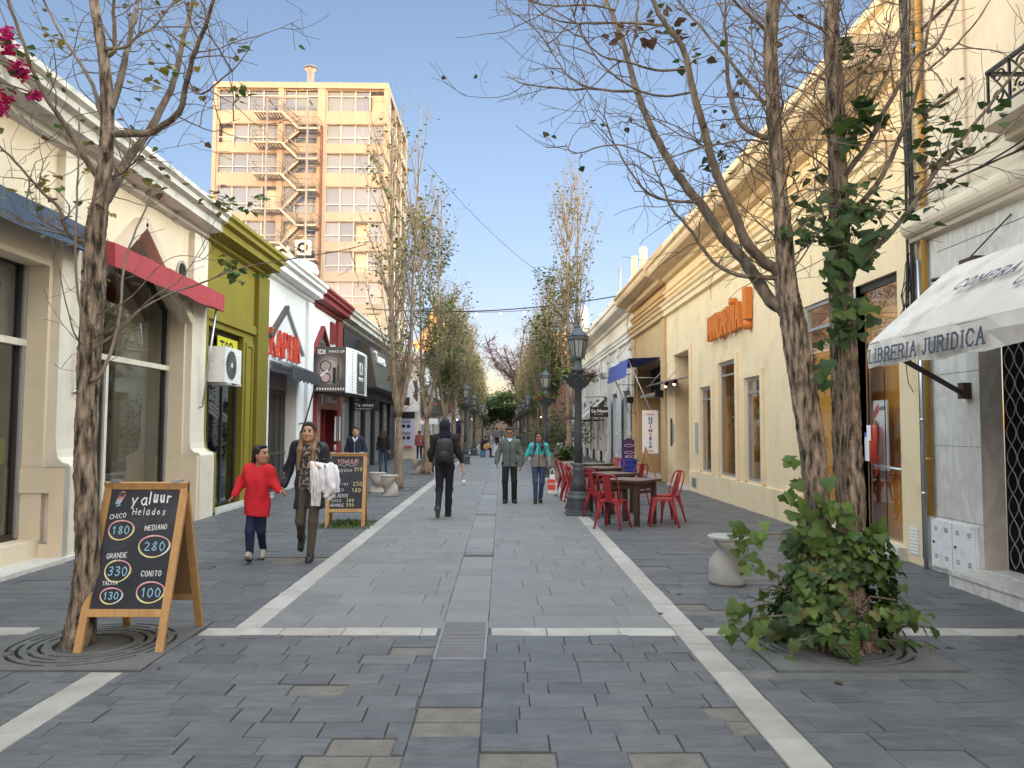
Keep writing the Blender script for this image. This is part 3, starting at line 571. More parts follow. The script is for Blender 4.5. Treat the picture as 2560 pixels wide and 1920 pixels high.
def flap_awning(name, label, s0, s1, zt, zb, d0, d1, m, curl=.0):
 t = thing(name, label, 'awning', (XL0, (s0+s1)/2, zt)); b = MB(TL); n = 14
 top = [(s0+(s1-s0)*i/n, d0, zt) for i in range(n+1)]; mid = [(s0+(s1-s0)*i/n, d1, zt-.10+.008*math.sin(i*2.3)) for i in range(n+1)]; low = [(s0+(s1-s0)*i/n, d1+.01+.012*math.sin(i*1.7), zb+.012*math.sin(i*1.1)) for i in range(n+1)]
 for u, v in ((top, mid), (mid, low)):
  for i in range(n): b.add([u[i], u[i+1], v[i+1], v[i]], [(0, 1, 2, 3)], m, False)
 b.quad((s1, d0, zt), (s1, d1, zt-.10), (s1, d1, zb), (s1, d0, zb+.12), m); b.quad((s0, d0, zt), (s0, d1, zt-.10), (s0, d1, zb), (s0, d0, zb+.12), m)
 b.build('cover', t); return t
AB = flap_awning('window_awning', 'long dusty blue awning on the cream building', 4.0, 9.75, 4.16, 3.74, .06, .36, M['awn_blue'])
AR = flap_awning('window_awning', 'red awning below the gable of the cream building', 10.0, 13.98, 4.10, 3.68, .06, .42, M['awn_red'])
def arm(par, s, z0=3.78, z1=2.05, d0=.3):
 b = MB(TL); b.tube([(s, d0, z0), (s, .16, z1)], .018, M['galv'], 6); b.tube([(s, .16, z1), (s, .03, z1-.05)], .03, M['galv'], 6); b.build('arm', par)
arm(AB, 9.72); arm(AR, 13.75, 3.72, 1.98, .36); arm(AR, 10.05)
B = thing('olive_shop', 'olive green shop with heavy cornice and dark shop window', 'building', (-5.5, 16, 0))
b = MB(TL); wall(b, 14.0, 17.70, -.03, 5.1, [rect(14.12, 16.3, .02, 3.50)], M['olive'], .35, M['olive_d']); b.build('wall', B)
b = MB(TL); b.box(14.0, 16.95, 0, .06, 3.62, 3.80, M['olive']); b.box(16.42, 16.50, 0, .03, .7, 3.4, M['olive']); b.box(16.82, 16.9, 0, .03, .7, 3.4, M['olive']); b.box(16.50, 16.82, 0, .03, 3.33, 3.4, M['olive']); b.box(16.50, 16.82, 0, .03, .7, .77, M['olive']); b.build('moulding', B)
b = MB(TL); pilaster(b, 16.95, 17.70, M['olive_d'], flare=False); b.build('pilaster', B)
b = MB(TL); pilaster(b, 14.0, 14.1, M['olive']); b.build('pilaster', B)
b = MB(TL); cornice(b, 14.0, 17.70, CP, M['olive']); b.build('cornice', B)
b = MB(TL); b.box(14.0, 17.70, 0, .30, -.03, .05, M['marble']); b.build('step', B)
b = MB(); b.box(-16, -5.85, 14.02, 17.68, 4.9, 5.05, M['concrete']); b.build('roof', B)
window(B, 'window', 14.12, 16.3, .05, 2.62, -.12, M['glass_dk'], .05, mull=(14.75, 15.5)); window(B, 'window', 14.12, 16.3, 2.66, 3.48, -.12, M['glass_dk'], .05)
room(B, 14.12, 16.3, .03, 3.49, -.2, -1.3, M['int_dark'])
b = MB(TL)
for k in range(30): b.box(14.17, 16.25, -.165, -.162, .2+k*.08, .206+k*.08, M['frame_dark'])
for k in range(26): b.box(14.17+k*.08, 14.176+k*.08, -.165, -.162, .1, 2.6, M['frame_dark'])
b.build('security_mesh', B)
rr = random.Random(11)
t = thing('brochure_rack', 'rack of law brochures behind the olive shop window', 'rack', (-5.8, 14.9, .1)); b = MB(TL)
for k in range(4): b.box(14.25+k*.42, 14.262+k*.42, -.42, -.40, .1, 2.45, M['alu'])
for r_ in range(9): b.box(14.25, 15.55, -.41, -.38, .38+r_*.235, .39+r_*.235, M['alu'])
b.build('frame', t)
pc = [mat('brochure_%d' % i, c, .5, .1, 9, 0) for i, c in enumerate([(.55, .56, .58), (.42, .44, .48), (.30, .10, .08), (.12, .22, .16), (.5, .47, .4), (.2, .22, .3)])]
for r_ in range(9):
 for k in range(7):
  if rr.random() < .1: continue
  s = 14.28+k*.18; z = .39+r_*.235; b = MB(TL); q = rr.uniform(.16, .2); dd = rr.uniform(-.02, .02)
  b.hexa([(s, -.37+dd, z), (s+.145, -.37+dd, z), (s+.145, -.375+dd, z), (s, -.375+dd, z), (s+dd, -.41, z+q), (s+.145+dd, -.41, z+q), (s+.145+dd, -.415, z+q), (s+dd, -.415, z+q)], rr.choice(pc[:3]+pc[:2]+pc[2:])); b.build('brochure', t)
t = thing('window_sign', 'yellow sign with dark serif lettering in the olive shop window', 'sign', (-5.62, 15.7, 2.7)); b = MB(TL); b.box(15.1, 16.22, -.115, -.10, 2.68, 3.40, M['yellow_sign']); b.build('panel', t)
b = MB(TL); b.box(14.2, 15.09, -.116, -.10, 2.72, 3.40, M['sign_white']);
b = MB(); strokes(b, 'TOR', (XL0-.10, 15.24, 3.05), (0, 1, 0), (0, 0, 1), .25, M['sign_black'], th=.045, wd=.75, serif=.05); b.build('lettering', t)
b = MB(); strokes(b, 'ridi', (XL0-.10, 15.30, 2.75), (0, 1, 0), (0, 0, 1), .22, M['green_ink'], th=.035, wd=.6); strokes(b, "ia", (XL0-.10, 15.86, 2.75), (0, 1, 0), (0, 0, 1), .22, M['green_ink'], th=.035, wd=.6); b.build('lettering', t)
def ac_unit(name, label, c, sx, sy, sz, face, par_group=None):
 """c = centre of the back; face 'x' blows towards +x."""
 t = thing(name, label, 'air conditioner', c, group=par_group); b = MB(); x, y, z = c
 b.box(x-.0, x+sx-.012, y-sy/2, y+sy/2, z, z+sz, M['white_enamel']); b.build('casing', t)
 b = MB(); n = 28; cy = y-sy*.12; cz = z+sz*.5; rad = sz*.41
 for q in (1.0, .8, .6, .4, .22):
  b.add([(x+sx, cy+rad*q*math.cos(2*PI*k/n), cz+rad*q*math.sin(2*PI*k/n)) for k in range(n)]+[(x+sx, cy+rad*(q-.05)*math.cos(2*PI*k/n), cz+rad*(q-.05)*math.sin(2*PI*k/n)) for k in range(n)], [(k, (k+1) % n, n+(k+1) % n, n+k) for k in range(n)], M['grey_metal'])
 for k in range(20):
  a = 2*PI*k/20; b.bar((x+sx-.002, cy+rad*.2*math.cos(a), cz+rad*.2*math.sin(a)), (x+sx-.002, cy+rad*math.cos(a+.5), cz+rad*math.sin(a+.5)), .006, .006, M['grey_metal'])
 b.add([(x+sx+.002, cy+rad*.17*math.cos(2*PI*k/n), cz+rad*.17*math.sin(2*PI*k/n)) for k in range(n)], [tuple(range(n))], M['white_enamel']); b.build('fan_guard', t)
 b = MB(); b.add([(x+sx-.01, cy+rad*math.cos(2*PI*k/n), cz+rad*math.sin(2*PI*k/n)) for k in range(n)], [tuple(range(n))], M['dark']); b.build('fan_opening', t)
 b = MB(); b.box(x-.02, x+.001+sx*.0, y-sy/2-.004, y+sy/2+.004, z-.002, z+sz+.002, M['dark']); b.build('back_grille', t)
 for q in (-.3, .3): b = MB(); b.box(x-.15, x+sx+.05, y+q*sy-.02, y+q*sy+.02, z-.045, z-.004, M['white_enamel']); b.build('bracket', t)
 return t
ac_unit('air_conditioner', 'white air conditioner bracketed over the olive shop window', (-5.42, 14.55, 2.42), .34, .88, .66, 'x')
C_ = thing('white_shop', 'white shop front with red letters and grey shutter door', 'building', (-5.5, 20, 0))
b = MB(TL); wall(b, 17.70, 21.95, -.03, 5.2, [rect(18.15, 20.6, .0, 3.0)], M['white_paint'], .45); b.build('wall', C_)
CQ = [(d, z+.1) for d, z in CP]
b = MB(TL); cornice(b, 17.70, 21.95, CQ, M['white_paint']); b.build('cornice', C_)
b = MB(TL); pilaster(b, 21.35, 21.95, M['white_paint'], 5.1, False); b.build('pilaster', C_)
b = MB(TL); b.bar((17.95, .03, 3.72), (19.35, .03, 4.62), .10, .16, M['charcoal'], up=(0, 1, 0)); b.bar((19.35, .03, 4.62), (21.05, .03, 3.55), .06, .09, M['grey_metal'], up=(0, 1, 0)); b.build('gable_moulding', C_)
b = MB(); b.box(-16, -5.95, 17.72, 21.93, 5.0, 5.15, M['concrete']); b.build('roof', C_)
b = MB(TL); b.box(18.15, 20.6, -.34, -.28, 2.55, 2.99, M['brick']);
for k in range(9): b.box(18.15, 20.6, -.279, -.26, 2.56+k*.048, 2.585+k*.048, M['shutter'])
b.build('shutter_box', C_)
b = MB(TL); b.box(18.15, 20.6, -.36, -.30, 0, 2.55, M['frame_dark'])
for k in range(5): b.box(18.2+k*.48, 18.24+k*.48, -.30, -.27, 0, 2.55, M['charcoal'])
for z in (.9, 2.45): b.box(18.15, 20.6, -.30, -.268, z, z+.05, M['charcoal'])
b.build('door', C_)
t = thing('shop_letters', 'raised red serif letters on the white shop wall', 'sign', (-5.45, 19.3, 3.3)); b = MB()
x0 = 18.02
for ch, wv in zip('KAPHA', (.46, .46, .42, .5, .46)):
 bb = MB(); strokes(bb, ch, (XL0+.03, x0, 3.32), (0, 1, 0), (0, 0, 1), .60, M['letter_red'], th=.075, wd=.58, ext=.06, serif=.085, sq=.55); bb.build('letter', t); x0 += .535
t = thing('shop_awning', 'black scalloped awning over the white shop door', 'awning', (-5.3, 19.4, 3.2)); b = MB(TL); n = 24
for i in range(n):
 a = 18.1+2.75*i/n; c = 18.1+2.75*(i+1)/n; f1 = .03*math.sin(i*1.9); f2 = .03*math.sin((i+1)*1.9)
 b.add([(a, .05, 3.22), (c, .05, 3.22), (c, .55, 3.02), (a, .55, 3.02)], [(0, 1, 2, 3)], M['awn_black'], True); b.add([(a, .55, 3.02), (c, .55, 3.02), (c, .57+f2, 2.72+f2), (a, .57+f1, 2.72+f1)], [(0, 1, 2, 3)], M['awn_black'], True)
b.quad((20.85, .05, 3.22), (20.85, .55, 3.02), (20.85, .57, 2.72), (20.85, .05, 2.9), M['awn_black']); b.build('cover', t)
b = MB(TL); b.tube([(20.8, .5, 2.95), (20.8, .18, 1.72), (20.8, .02, 1.68)], .022, M['frame_dark'], 6); b.build('arm', t)
b = MB(); strokes(b, '60', (XL0+.002, 17.8, 2.28), (0, 1, 0), (0, 0, 1), .12, M['ink'], th=.02, wd=.6); tag(b.build('house_number'), 'small blue house number sixty on white shop wall', 'house number')
t = thing('turbine_vent', 'shiny round turbine roof vent above the white shop', 'roof vent', (-6.6, 24.2, 5.2)); b = MB(); b.lathe([(.36, 0), (.36, .95), (.40, 1.0)], (-6.6, 24.2, 5.15), M['galv'], 20); b.build('pipe', t); b = MB()
for k in range(26):
 a0 = 2*PI*k/26; pts = [(.40, 1.02), (.60, 1.16), (.70, 1.38), (.62, 1.6), (.36, 1.74), (.05, 1.78)]
 vs = []
 for i, (r_, z) in enumerate(pts):
  for q in (0, .17): a = a0+q+i*.05; vs.append((-6.6+(r_+(.05 if q else 0))*math.cos(a), 24.2+(r_+(.05 if q else 0))*math.sin(a), 5.15+z))
 b.add(vs, [(2*i, 2*i+1, 2*i+3, 2*i+2) for i in range(len(pts)-1)], M['galv'], True)
b.lathe([(.38, 1.02), (.55, 1.16), (.64, 1.38), (.56, 1.58), (.3, 1.72), (.01, 1.76)], (-6.6, 24.2, 5.15), M['galv'], 26); b.build('turbine', t)
D = thing('red_shop', 'narrow white and dark red shop with lattice gable', 'building', (-5.5, 24, 0))
b = MB(TL); wall(b, 21.95, 25.9, -.03, 5.2, [rect(22.9, 25.3, 0, 2.15)], M['white_paint'], .4, M['red_paint']); b.build('wall', D)
b = MB(TL); b.box(21.95, 22.45, 0, .08, 0, 3.2, M['red_paint']); b.box(25.2, 25.9, 0, .1, 0, 5.1, M['red_paint']); b.build('pilaster', D)
b = MB(TL); cornice(b, 21.95, 25.9, CQ, M['red_paint']); b.build('cornice', D)
b = MB(); b.box(-16, -5.95, 21.97, 25.88, 5.0, 5.15, M['concrete']); b.build('roof', D)
b = MB(TL); b.bar((22.0, .05, 3.7), (23.2, .05, 4.62), .1, .14, M['red_paint'], up=(0, 1, 0)); b.bar((23.2, .05, 4.62), (24.5, .05, 3.7), .1, .14, M['red_paint'], up=(0, 1, 0))
b.add([(22.1, .02, 3.7), (24.4, .02, 3.7), (23.2, .02, 4.55)], [(0, 1, 2)], M['int_dark'])
for k in range(10): s = 22.2+k*.22; h = .85*(1-abs(s-23.2)/1.15); b.box(s, s+.02, .025, .035, 3.7, 3.7+max(.05, h), M['grey_metal'])
for k in range(4): q = 1.1*(1-k*.24); b.box(23.2-q, 23.2+q, .025, .036, 3.78+k*.2, 3.8+k*.2, M['grey_metal'])
b.build('lattice_gable', D)
b = MB(TL); b.box(24.35, 24.95, .01, .07, 4.28, 4.95, M['red_paint']); b.build('shutter', D)
b = MB(TL);
for k in range(10): b.box(24.42, 24.88, .07, .085, 4.33+k*.06, 4.36+k*.06, M['red_paint'])
b.build('louvre', D)
b = MB(TL); b.box(22.5, 25.25, .01, .12, 2.15, 2.75, M['rosewood']); b.box(22.5, 22.9, .01, .1, 0, 2.15, M['rosewood']); b.build('door_surround', D)
b = MB(TL); b.box(22.9, 24.0, -.40, -.34, 0, 2.15, M['int_dark']); b.box(24.0, 25.3, -.40, -.30, 0, 2.15, M['red_paint']); b.box(23.98, 24.04, -.33, -.02, 0, 2.14, M['red_paint'])
b.build('door', D); b = MB(TL)
for k in range(14): b.box(22.93+k*.08, 22.945+k*.08, -.335, -.325, 0, 2.14, M['frame_dark'])
for k in range(24): b.box(22.9, 23.98, -.336, -.327, .05+k*.088, .062+k*.088, M['frame_dark'])
b.build('grille', D)
t = thing('shop_sign', 'rosewood sign over the red shop doorway', 'sign', (-5.38, 24, 2.4)); text('FLASH', 'lettering', M['sign_white'], (-5.375, 23.35, 2.36), (0, 1, 0), (0, 0, 1), .2, t, bold=.004); text('Perfumerias', 'lettering', M['sign_white'], (-5.375, 24.1, 2.36), (0, 1, 0), (0, 0, 1), .16, t, bold=-.004, xs=.9)
b = MB(); b.add([(-5.374, 23.0+.10*math.cos(2*PI*k/20), 2.45+.17*math.sin(2*PI*k/20)) for k in range(20)], [tuple(range(20))], M['sign_white']); b.build('emblem', t)
t = thing('poster_panel', 'striped poster panel beside the red shop door', 'poster', (-5.3, 25.4, 1.0)); b = MB();
for k, mm in enumerate(['sign_white', 'sign_black', 'alu', 'sign_black', 'sign_white']): b.box(-5.39+0, -5.36, 24.75+k*.16, 24.91+k*.16, 1.15, 1.95, M[mm])
b.build('panel', t); text('IDI', 'lettering', M['sign_white'], (-5.385, 24.75, .86), (0, 1, 0), (0, 0, 1), .18, t); text('MAKE UP', 'lettering', M['sign_white'], (-5.385, 24.7, .68), (0, 1, 0), (0, 0, 1), .09, t)
t = thing('sign_box', 'projecting black and white make up sign box over the red shop', 'sign', (-5.1, 23.6, 2.6)); b = MB()
y0, y1, zb, zt = 22.15, 25.5, 2.62, 3.92; xa, xb = -5.46, -4.52; n = 12
idg = mat('sign_print_grey', (.075, .07, .07), .4, .2, 1.5, 0); pale = mat('sign_print_pale', (.30, .245, .235), .4, .15, 1.2, 0)
b.quad((xa, y0, zb), (xb, y0, zb), (xb, y0, zt), (xa, y0, zt), idg); b.build('front_panel', t)
b = MB(); N_ = 30; cx, cz = -4.99, 3.24
for j, (q, c) in enumerate(((1.0, 0), (.82, 1), (.62, 2))):
 mm = mat('sign_glow_%d' % j, [(.12, .10, .10), (.22, .185, .18), (.36, .32, .31)][j], .4, .05, 2, 0)
 b.add([(cx+.44*q*math.cos(2*PI*k/N_), y0-.002-.0015*j, cz+.5*q*math.sin(2*PI*k/N_)) for k in range(N_)], [tuple(range(N_))], mm)
for cz_, r_ in ((3.36, .165), (3.02, .15)):
 for k in range(N_):
  a, c = 2*PI*k/N_, 2*PI*(k+1)/N_; cc = -5.10
  b.add([(cc+r_*math.cos(a), y0-.009, cz_+r_*math.sin(a)), (cc+r_*math.cos(c), y0-.009, cz_+r_*math.sin(c)), (cc+(r_-.03)*math.cos(c), y0-.009, cz_+(r_-.03)*math.sin(c)), (cc+(r_-.03)*math.cos(a), y0-.009, cz_+(r_-.03)*math.sin(a))], [(0, 1, 2, 3)], M['sign_black'])
b.add([(-5.10+.13*math.cos(2*PI*k/20), y0-.007, 3.02+.115*math.sin(2*PI*k/20)) for k in range(20)], [tuple(range(20))], mat('blush', (.5, .36, .36), .5, .05, 3, 0))
b.bar((-5.32, y0-.01, 3.02), (-5.03, y0-.01, 3.24), .05, .004, M['sign_white'], up=(0, 1, 0))
b.box(-4.89, -4.80, y0-.011, y0-.006, 2.86, 3.32, M['sign_black']); b.box(-4.78, -4.70, y0-.011, y0-.006, 2.9, 3.35, idg); b.add([(-4.78, y0-.01, 3.35), (-4.70, y0-.01, 3.35), (-4.735, y0-.01, 3.55)], [(0, 1, 2)], idg)
for k in range(12): b.box(-5.42+k*.075, -5.382+k*.075, y0-.006, y0-.002, 2.665, 2.735, M['sign_white'])
b.build('artwork', t)
text('IDI', 'lettering', M['sign_white'], (-5.34, y0-.006, 3.71), (1, 0, 0), (0, 0, 1), .13, t, bold=.004); text('MAKE UP', 'lettering', M['sign_white'], (-5.02, y0-.006, 3.75), (1, 0, 0), (0, 0, 1), .07, t, xs=1.1)
b = MB(); bul = [(.0, 0), (.10, .1), (.20, .25), (.26, .42), (.28, .58), (.24, .76), (.14, .9), (.0, 1.0)]
vs = [(xb+d*.55, y0+(y1-y0)*q, z) for d, q in bul for z in (zb-.02, zt)]
b.add(vs, [(2*i, 2*i+2, 2*i+3, 2*i+1) for i in range(len(bul)-1)], M['sign_white'], True); b.add([(xb+d*.55, y0+(y1-y0)*q, zb-.02) for d, q in bul]+[(xa, y1, zb-.02), (xa, y0, zb-.02)], [tuple(range(len(bul)+2))], M['charcoal']); b.add([(xb+d*.55, y0+(y1-y0)*q, zt) for d, q in bul]+[(xa, y1, zt), (xa, y0, zt)], [tuple(range(len(bul)+2))], M['charcoal']); b.build('street_panel', t)
b = MB(); q0, q1 = .32, .66
def bx(q):
 for (d0, a), (d1, c) in zip(bul[:-1], bul[1:]):
  if a <= q <= c: return xb+(d0+(d1-d0)*(q-a)/(c-a))*.55+.006
qq = [q0+(q1-q0)*i/8 for i in range(9)]
b.add([(bx(q), y0+(y1-y0)*q, z) for q in qq for z in (zb, zt-.08)], [(2*i, 2*i+2, 2*i+3, 2*i+1) for i in range(8)], idg, True)
for s in range(15):
 z = zb+.06+s*.082
 for q in (.16, .30, .70, .92): b.box(bx(q)-.002, bx(q)+.004, y0+(y1-y0)*q, y0+(y1-y0)*(q+.035), z, z+.028, M['sign_black'])
b.build('artwork', t); text('IDI', 'lettering', M['sign_white'], (bx(.5)+.012, y0+1.22, 3.2), (0, 1, 0), (0, 0, 1), .38, t, xs=.9); text('MAKE UP', 'lettering', M['sign_white'], (bx(.5)+.012, y0+1.12, 3.0), (0, 1, 0), (0, 0, 1), .13, t)
E_ = thing('black_shops', 'row of black shop fronts with closed grey roller shutters', 'building', (-5.5, 32, 0))
ops = [rect(26.3+k*2.32, 28.3+k*2.32, 0, 2.75) for k in range(5)]
b = MB(TL); wall(b, 25.9, 39.5, -.03, 5.2, ops, M['black_paint'], .3); b.build('wall', E_)
b = MB(TL); cornice(b, 25.9, 39.4, CQ, M['cornice_w']); b.build('cornice', E_)
b = MB(); b.box(-16, -5.95, 25.92, 39.4, 5.0, 5.15, M['concrete']); b.build('roof', E_)
for k in range(5):
 b = MB(TL); s0 = 26.3+k*2.32
 for j in range(40): b.box(s0, s0+2.0, -.16-.012*(j % 2), -.13, .02+j*.068, .07+j*.068, M['shutter'])
 b.box(s0, s0+.05, -.14, -.02, 0, 2.75, M['sign_white'] if k % 2 else M['alu']); b.build('roller_shutter', E_)
for k in range(6):
 b = MB(TL); s = 26.0+k*2.32; b.box(s, s+.24, 0, .05, 0, 2.75, M['charcoal']); b.build('pier', E_)
for z0, z1, s0, s1, d1, lb in ((3.3, 5.0, 26.2, 29.0, .08, 'dark navy fascia panel beside the make up sign'),):
 t = thing('fascia_panel', lb, 'sign', (-5.5, 27.6, 4)); b = MB(TL); b.box(s0, s1, .01, d1, z0, z1, M['black_paint']); b.build('panel', t)
t = thing('shop_sign', 'slanting charcoal sign box with white raised letters', 'sign', (-5, 33, 3.8)); b = MB(TL)
b.hexa([(28.6, .05, 3.05), (37.6, .05, 3.05), (37.6, .82, 3.1), (28.6, .82, 3.1), (28.6, .05, 4.9), (37.6, .05, 4.9), (37.6, .55, 4.62), (28.6, .55, 4.62)], M['charcoal']); b.build('panel', t)
text('Ta ones', 'lettering', M['sign_white'], (-4.81, 29.1, 4.08), (0, 1, 0), (-.178, 0, .98), .42, t, ext=.05, bold=.012, xs=1.15)
t = thing('shop_sign', 'black fascia board with small white words below the slanting sign', 'sign', (-5.3, 28.5, 2.8)); b = MB(TL); b.box(26.2, 37.8, .02, .3, 2.72, 3.05, M['sign_black']); b.build('panel', t); text('Tazones', 'lettering', M['sign_white'], (-5.195, 26.3, 2.82), (0, 1, 0), (0, 0, 1), .17, t); text('SHOES & BAGS', 'lettering', M['sign_white'], (-5.195, 27.9, 2.84), (0, 1, 0), (0, 0, 1), .11, t)
t = thing('blade_sign', 'small black blade sign hanging across the shop fronts', 'sign', (-5, 28.2, 2.4)); b = MB(); b.box(-5.45, -4.52, 28.1, 28.2, 2.2, 2.55, M['sign_black']); b.build('panel', t); text('Ta ones', 'lettering', M['sign_white'], (-5.40, 28.095, 2.36), (1, 0, 0), (0, 0, 1), .12, t, xs=1.25); text('SHOES & BAGS', 'lettering', M['sign_white'], (-5.36, 28.095, 2.25), (1, 0, 0), (0, 0, 1), .05, t, xs=1.2)
t = thing('blade_sign', 'black shop blade sign under the far end of the slanting sign', 'sign', (-5, 37, 2.7)); b = MB(); b.box(-5.3, -4.45, 36.9, 37.0, 2.66, 3.05, M['sign_black']); b.build('panel', t)
F_ = thing('grey_corner_building', 'pale grey building standing forward past the black shops, with layered cornice', 'building', (-4.3, 50, 0))
b = MB(); xf = -4.3
b.sheet(rect(39.8, 62, -.03, 5.0), [rect(41, 43.2, 0, 2.5), rect(44, 46.4, 0, 2.5), rect(47.2, 49.6, 0, 2.5), rect(51, 53, 0, 2.5), rect(55, 58, 0, 2.5), rect(41.5, 43, 3.3, 4.4), rect(45, 47, 3.3, 4.4), rect(49, 51, 3.3, 4.4)], lambda u, v, q: (xf+q, u, v), .3, M['ornate'])
b.quad((xf, 39.8, -.03), (-9, 39.8, -.03), (-9, 39.8, 5), (xf, 39.8, 5), M['white_stucco']); b.build('wall', F_)
b = MB(); cornice(b, 39.6, 62, [(d, z) for d, z in CP], M['cornice_w']); b.v = [(xf+p[1], p[0], p[2]) for p in b.v]; b.box(-9, xf+.3, 39.5, 39.81, 5.15, 5.5, M['cornice_w']); b.box(-9, xf, 39.82, 62, 5.0, 5.1, M['concrete']); b.build('cornice', F_)
b = MB(); b.box(xf+.0, xf+.03, 41, 43.2, 0, .01, M['dark'])
for s0, s1 in ((41, 43.2), (44, 46.4), (47.2, 49.6), (51, 53), (55, 58)):
 for j in range(36): b.box(xf-.2-.012*(j % 2), xf-.17, s0, s1, .02+j*.068, .07+j*.068, M['shutter'])
b.build('roller_shutter', F_)
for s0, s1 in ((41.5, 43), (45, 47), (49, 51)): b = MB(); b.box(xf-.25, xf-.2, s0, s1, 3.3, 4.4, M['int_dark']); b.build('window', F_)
t = thing('telecom_board', 'white shop board with dark hexagon picture and thin red lines', 'sign', (-4.8, 39.6, 3)); b = MB(); b.box(-5.6, -4.3, 39.5, 39.6, 2.42, 3.98, M['sign_white']); b.build('panel', t)
b = MB(); yy = 39.497; b.add([(-4.62, yy, 4.0-.0), (-4.36, yy, 4.0), (-4.34, yy, 2.95), (-4.40, yy, 2.92), (-4.58, yy, 3.2), (-4.50, yy, 3.55)], [tuple(range(6))], M['charcoal'])
b.bar((-5.55, yy, 2.98), (-5.05, yy, 2.46), .03, .003, M['letter_red'], up=(0, 1, 0)); b.bar((-5.05, yy, 2.46), (-4.58, yy, 2.9), .03, .003, M['letter_red'], up=(0, 1, 0)); b.bar((-4.58, yy, 2.9), (-4.58, yy, 3.5), .02, .003, M['letter_red'], up=(0, 1, 0)); b.bar((-4.58, yy, 3.5), (-5.0, yy, 3.9), .02, .003, M['letter_red'], up=(0, 1, 0)); b.build('artwork', t)
text('campo', 'lettering', M['ink'], (-5.5, yy-.002, 3.26), (1, 0, 0), (0, 0, 1), .17, t)
t = thing('poster_panel', 'lavender poster panel with dark device pictures under the telecom board', 'poster', (-4.9, 39.6, 1.2)); b = MB(); b.box(-5.6, -4.5, 39.55, 39.65, .55, 2.05, mat('lavender_poster', (.50, .48, .66), .5, .05, 2, 0)); b.build('panel', t)
b = MB()
for cz in (1.75, 1.15):
 for k in range(3): b.box(-5.2, -4.7, 39.545, 39.549, cz+.08+k*.05, cz+.1+k*.05, M['sign_black'])
 for px_ in (-5.15, -4.9): b.box(px_, px_+.18, 39.545, 39.549, cz-.16, cz, M['sign_black'])
b.box(-5.0, -4.65, 39.545, 39.549, .57, .66, M['letter_red']); b.build('artwork', t)
t = thing('shop_sign', 'black shop board between the white board and the lavender poster', 'sign', (-4.9, 39.6, 2.2)); b = MB(); b.box(-5.6, -4.5, 39.52, 39.62, 2.08, 2.4, M['sign_black']); b.build('panel', t)
t = thing('shop_sign', 'long grey shop sign with red dashes on the pale grey building', 'sign', (-4.1, 46, 3)); b = MB(); b.box(xf+.02, xf+.32, 40.4, 54, 2.42, 3.38, M['charcoal']); b.build('panel', t); b = MB(); b.box(xf+.322, xf+.328, 41, 44, 2.95, 3.06, M['letter_red']); b.box(xf+.322, xf+.328, 45, 47, 2.95, 3.06, M['letter_red']); b.build('lettering', t)
t = thing('blade_sign', 'white and red blade sign beside the pale grey building', 'sign', (-3.9, 40.2, 1.9)); b = MB(); b.box(-4.28, -3.35, 40.15, 40.2, 1.78, 2.08, M['sign_white']); b.add([(-4.27, 40.147, 2.07), (-4.0, 40.147, 2.07), (-4.14, 40.147, 1.95)], [(0, 1, 2)], M['letter_red']); b.build('panel', t)
t = thing('shop_sign', 'faded crimson sign box at the far end of the pale grey building', 'sign', (-4.1, 58, 3)); b = MB(); b.box(xf+.02, xf+.6, 55, 60, 2.5, 3.8, mat('crimson_sign', (.28, .05, .09), .6, .1, 2, 0)); b.build('panel', t)
t = thing('round_blade_sign', 'white rounded blade sign with dark script, in front of far trees', 'sign', (-3.4, 55, 2.6)); b = MB(); b.prism([(-3.95, 54.9, 2.2), (-3.0, 54.9, 2.2), (-2.95, 54.9, 2.5), (-3.1, 54.9, 2.85), (-3.3, 54.9, 2.95), (-3.9, 54.9, 2.5)], (0, .08, 0), M['sign_white']); b.build('panel', t); b = MB(); b.tube([(-3.8+.09*i, 54.89, 2.42+.08*math.sin(i*2.1)+.02*i) for i in range(9)], .02, M['sign_black'], 5); b.build('lettering', t)
far = [('far_shop', 62, 74, 4.8, 'ornate', 'pale far shop block after the crimson sign'), ('far_shop', 74, 90, 6.0, 'tan', 'tan two storey far block among the poplars'), ('far_shop', 90, 116, 5.4, 'brick', 'terracotta far block near the arch')]
def far_block(nm, s0, s1, h, mm, lb, X, sg):
 t = thing(nm, lb, 'building', (X, (s0+s1)/2, 0)); b = MB(); ops = []; s = s0+.8
 while s+2 < s1: ops.append(rect(s, s+1.9, 0, 2.5)); ops.append(rect(s+.4, s+1.5, 3.1, h-.9)); s += 3.1
 b.sheet(rect(s0, s1, -.03, h), ops, lambda u, v, q: (X+sg*q, u, v), .3, M[mm]); b.quad((X, s0, 0), (X-sg*9, s0, 0), (X-sg*9, s0, h), (X, s0, h), M[mm]); b.quad((X, s0, h), (X-sg*9, s0, h), (X-sg*9, s1, h), (X, s1, h), M['concrete']); b.build('wall', t)
 b = MB(); b.box(min(X, X+sg*.3), max(X, X+sg*.3), s0, s1, h-.35, h-.003, M['cornice_w']); b.build('cornice', t)
 for r_ in ops: b = MB(); b.quad((X-sg*.25, r_[0][0], r_[0][1]), (X-sg*.25, r_[1][0], r_[1][1]), (X-sg*.25, r_[2][0], r_[2][1]), (X-sg*.25, r_[3][0], r_[3][1]), M['int_dark']); b.build('window', t)
for a in far: far_block(*a, -4.6, 1)
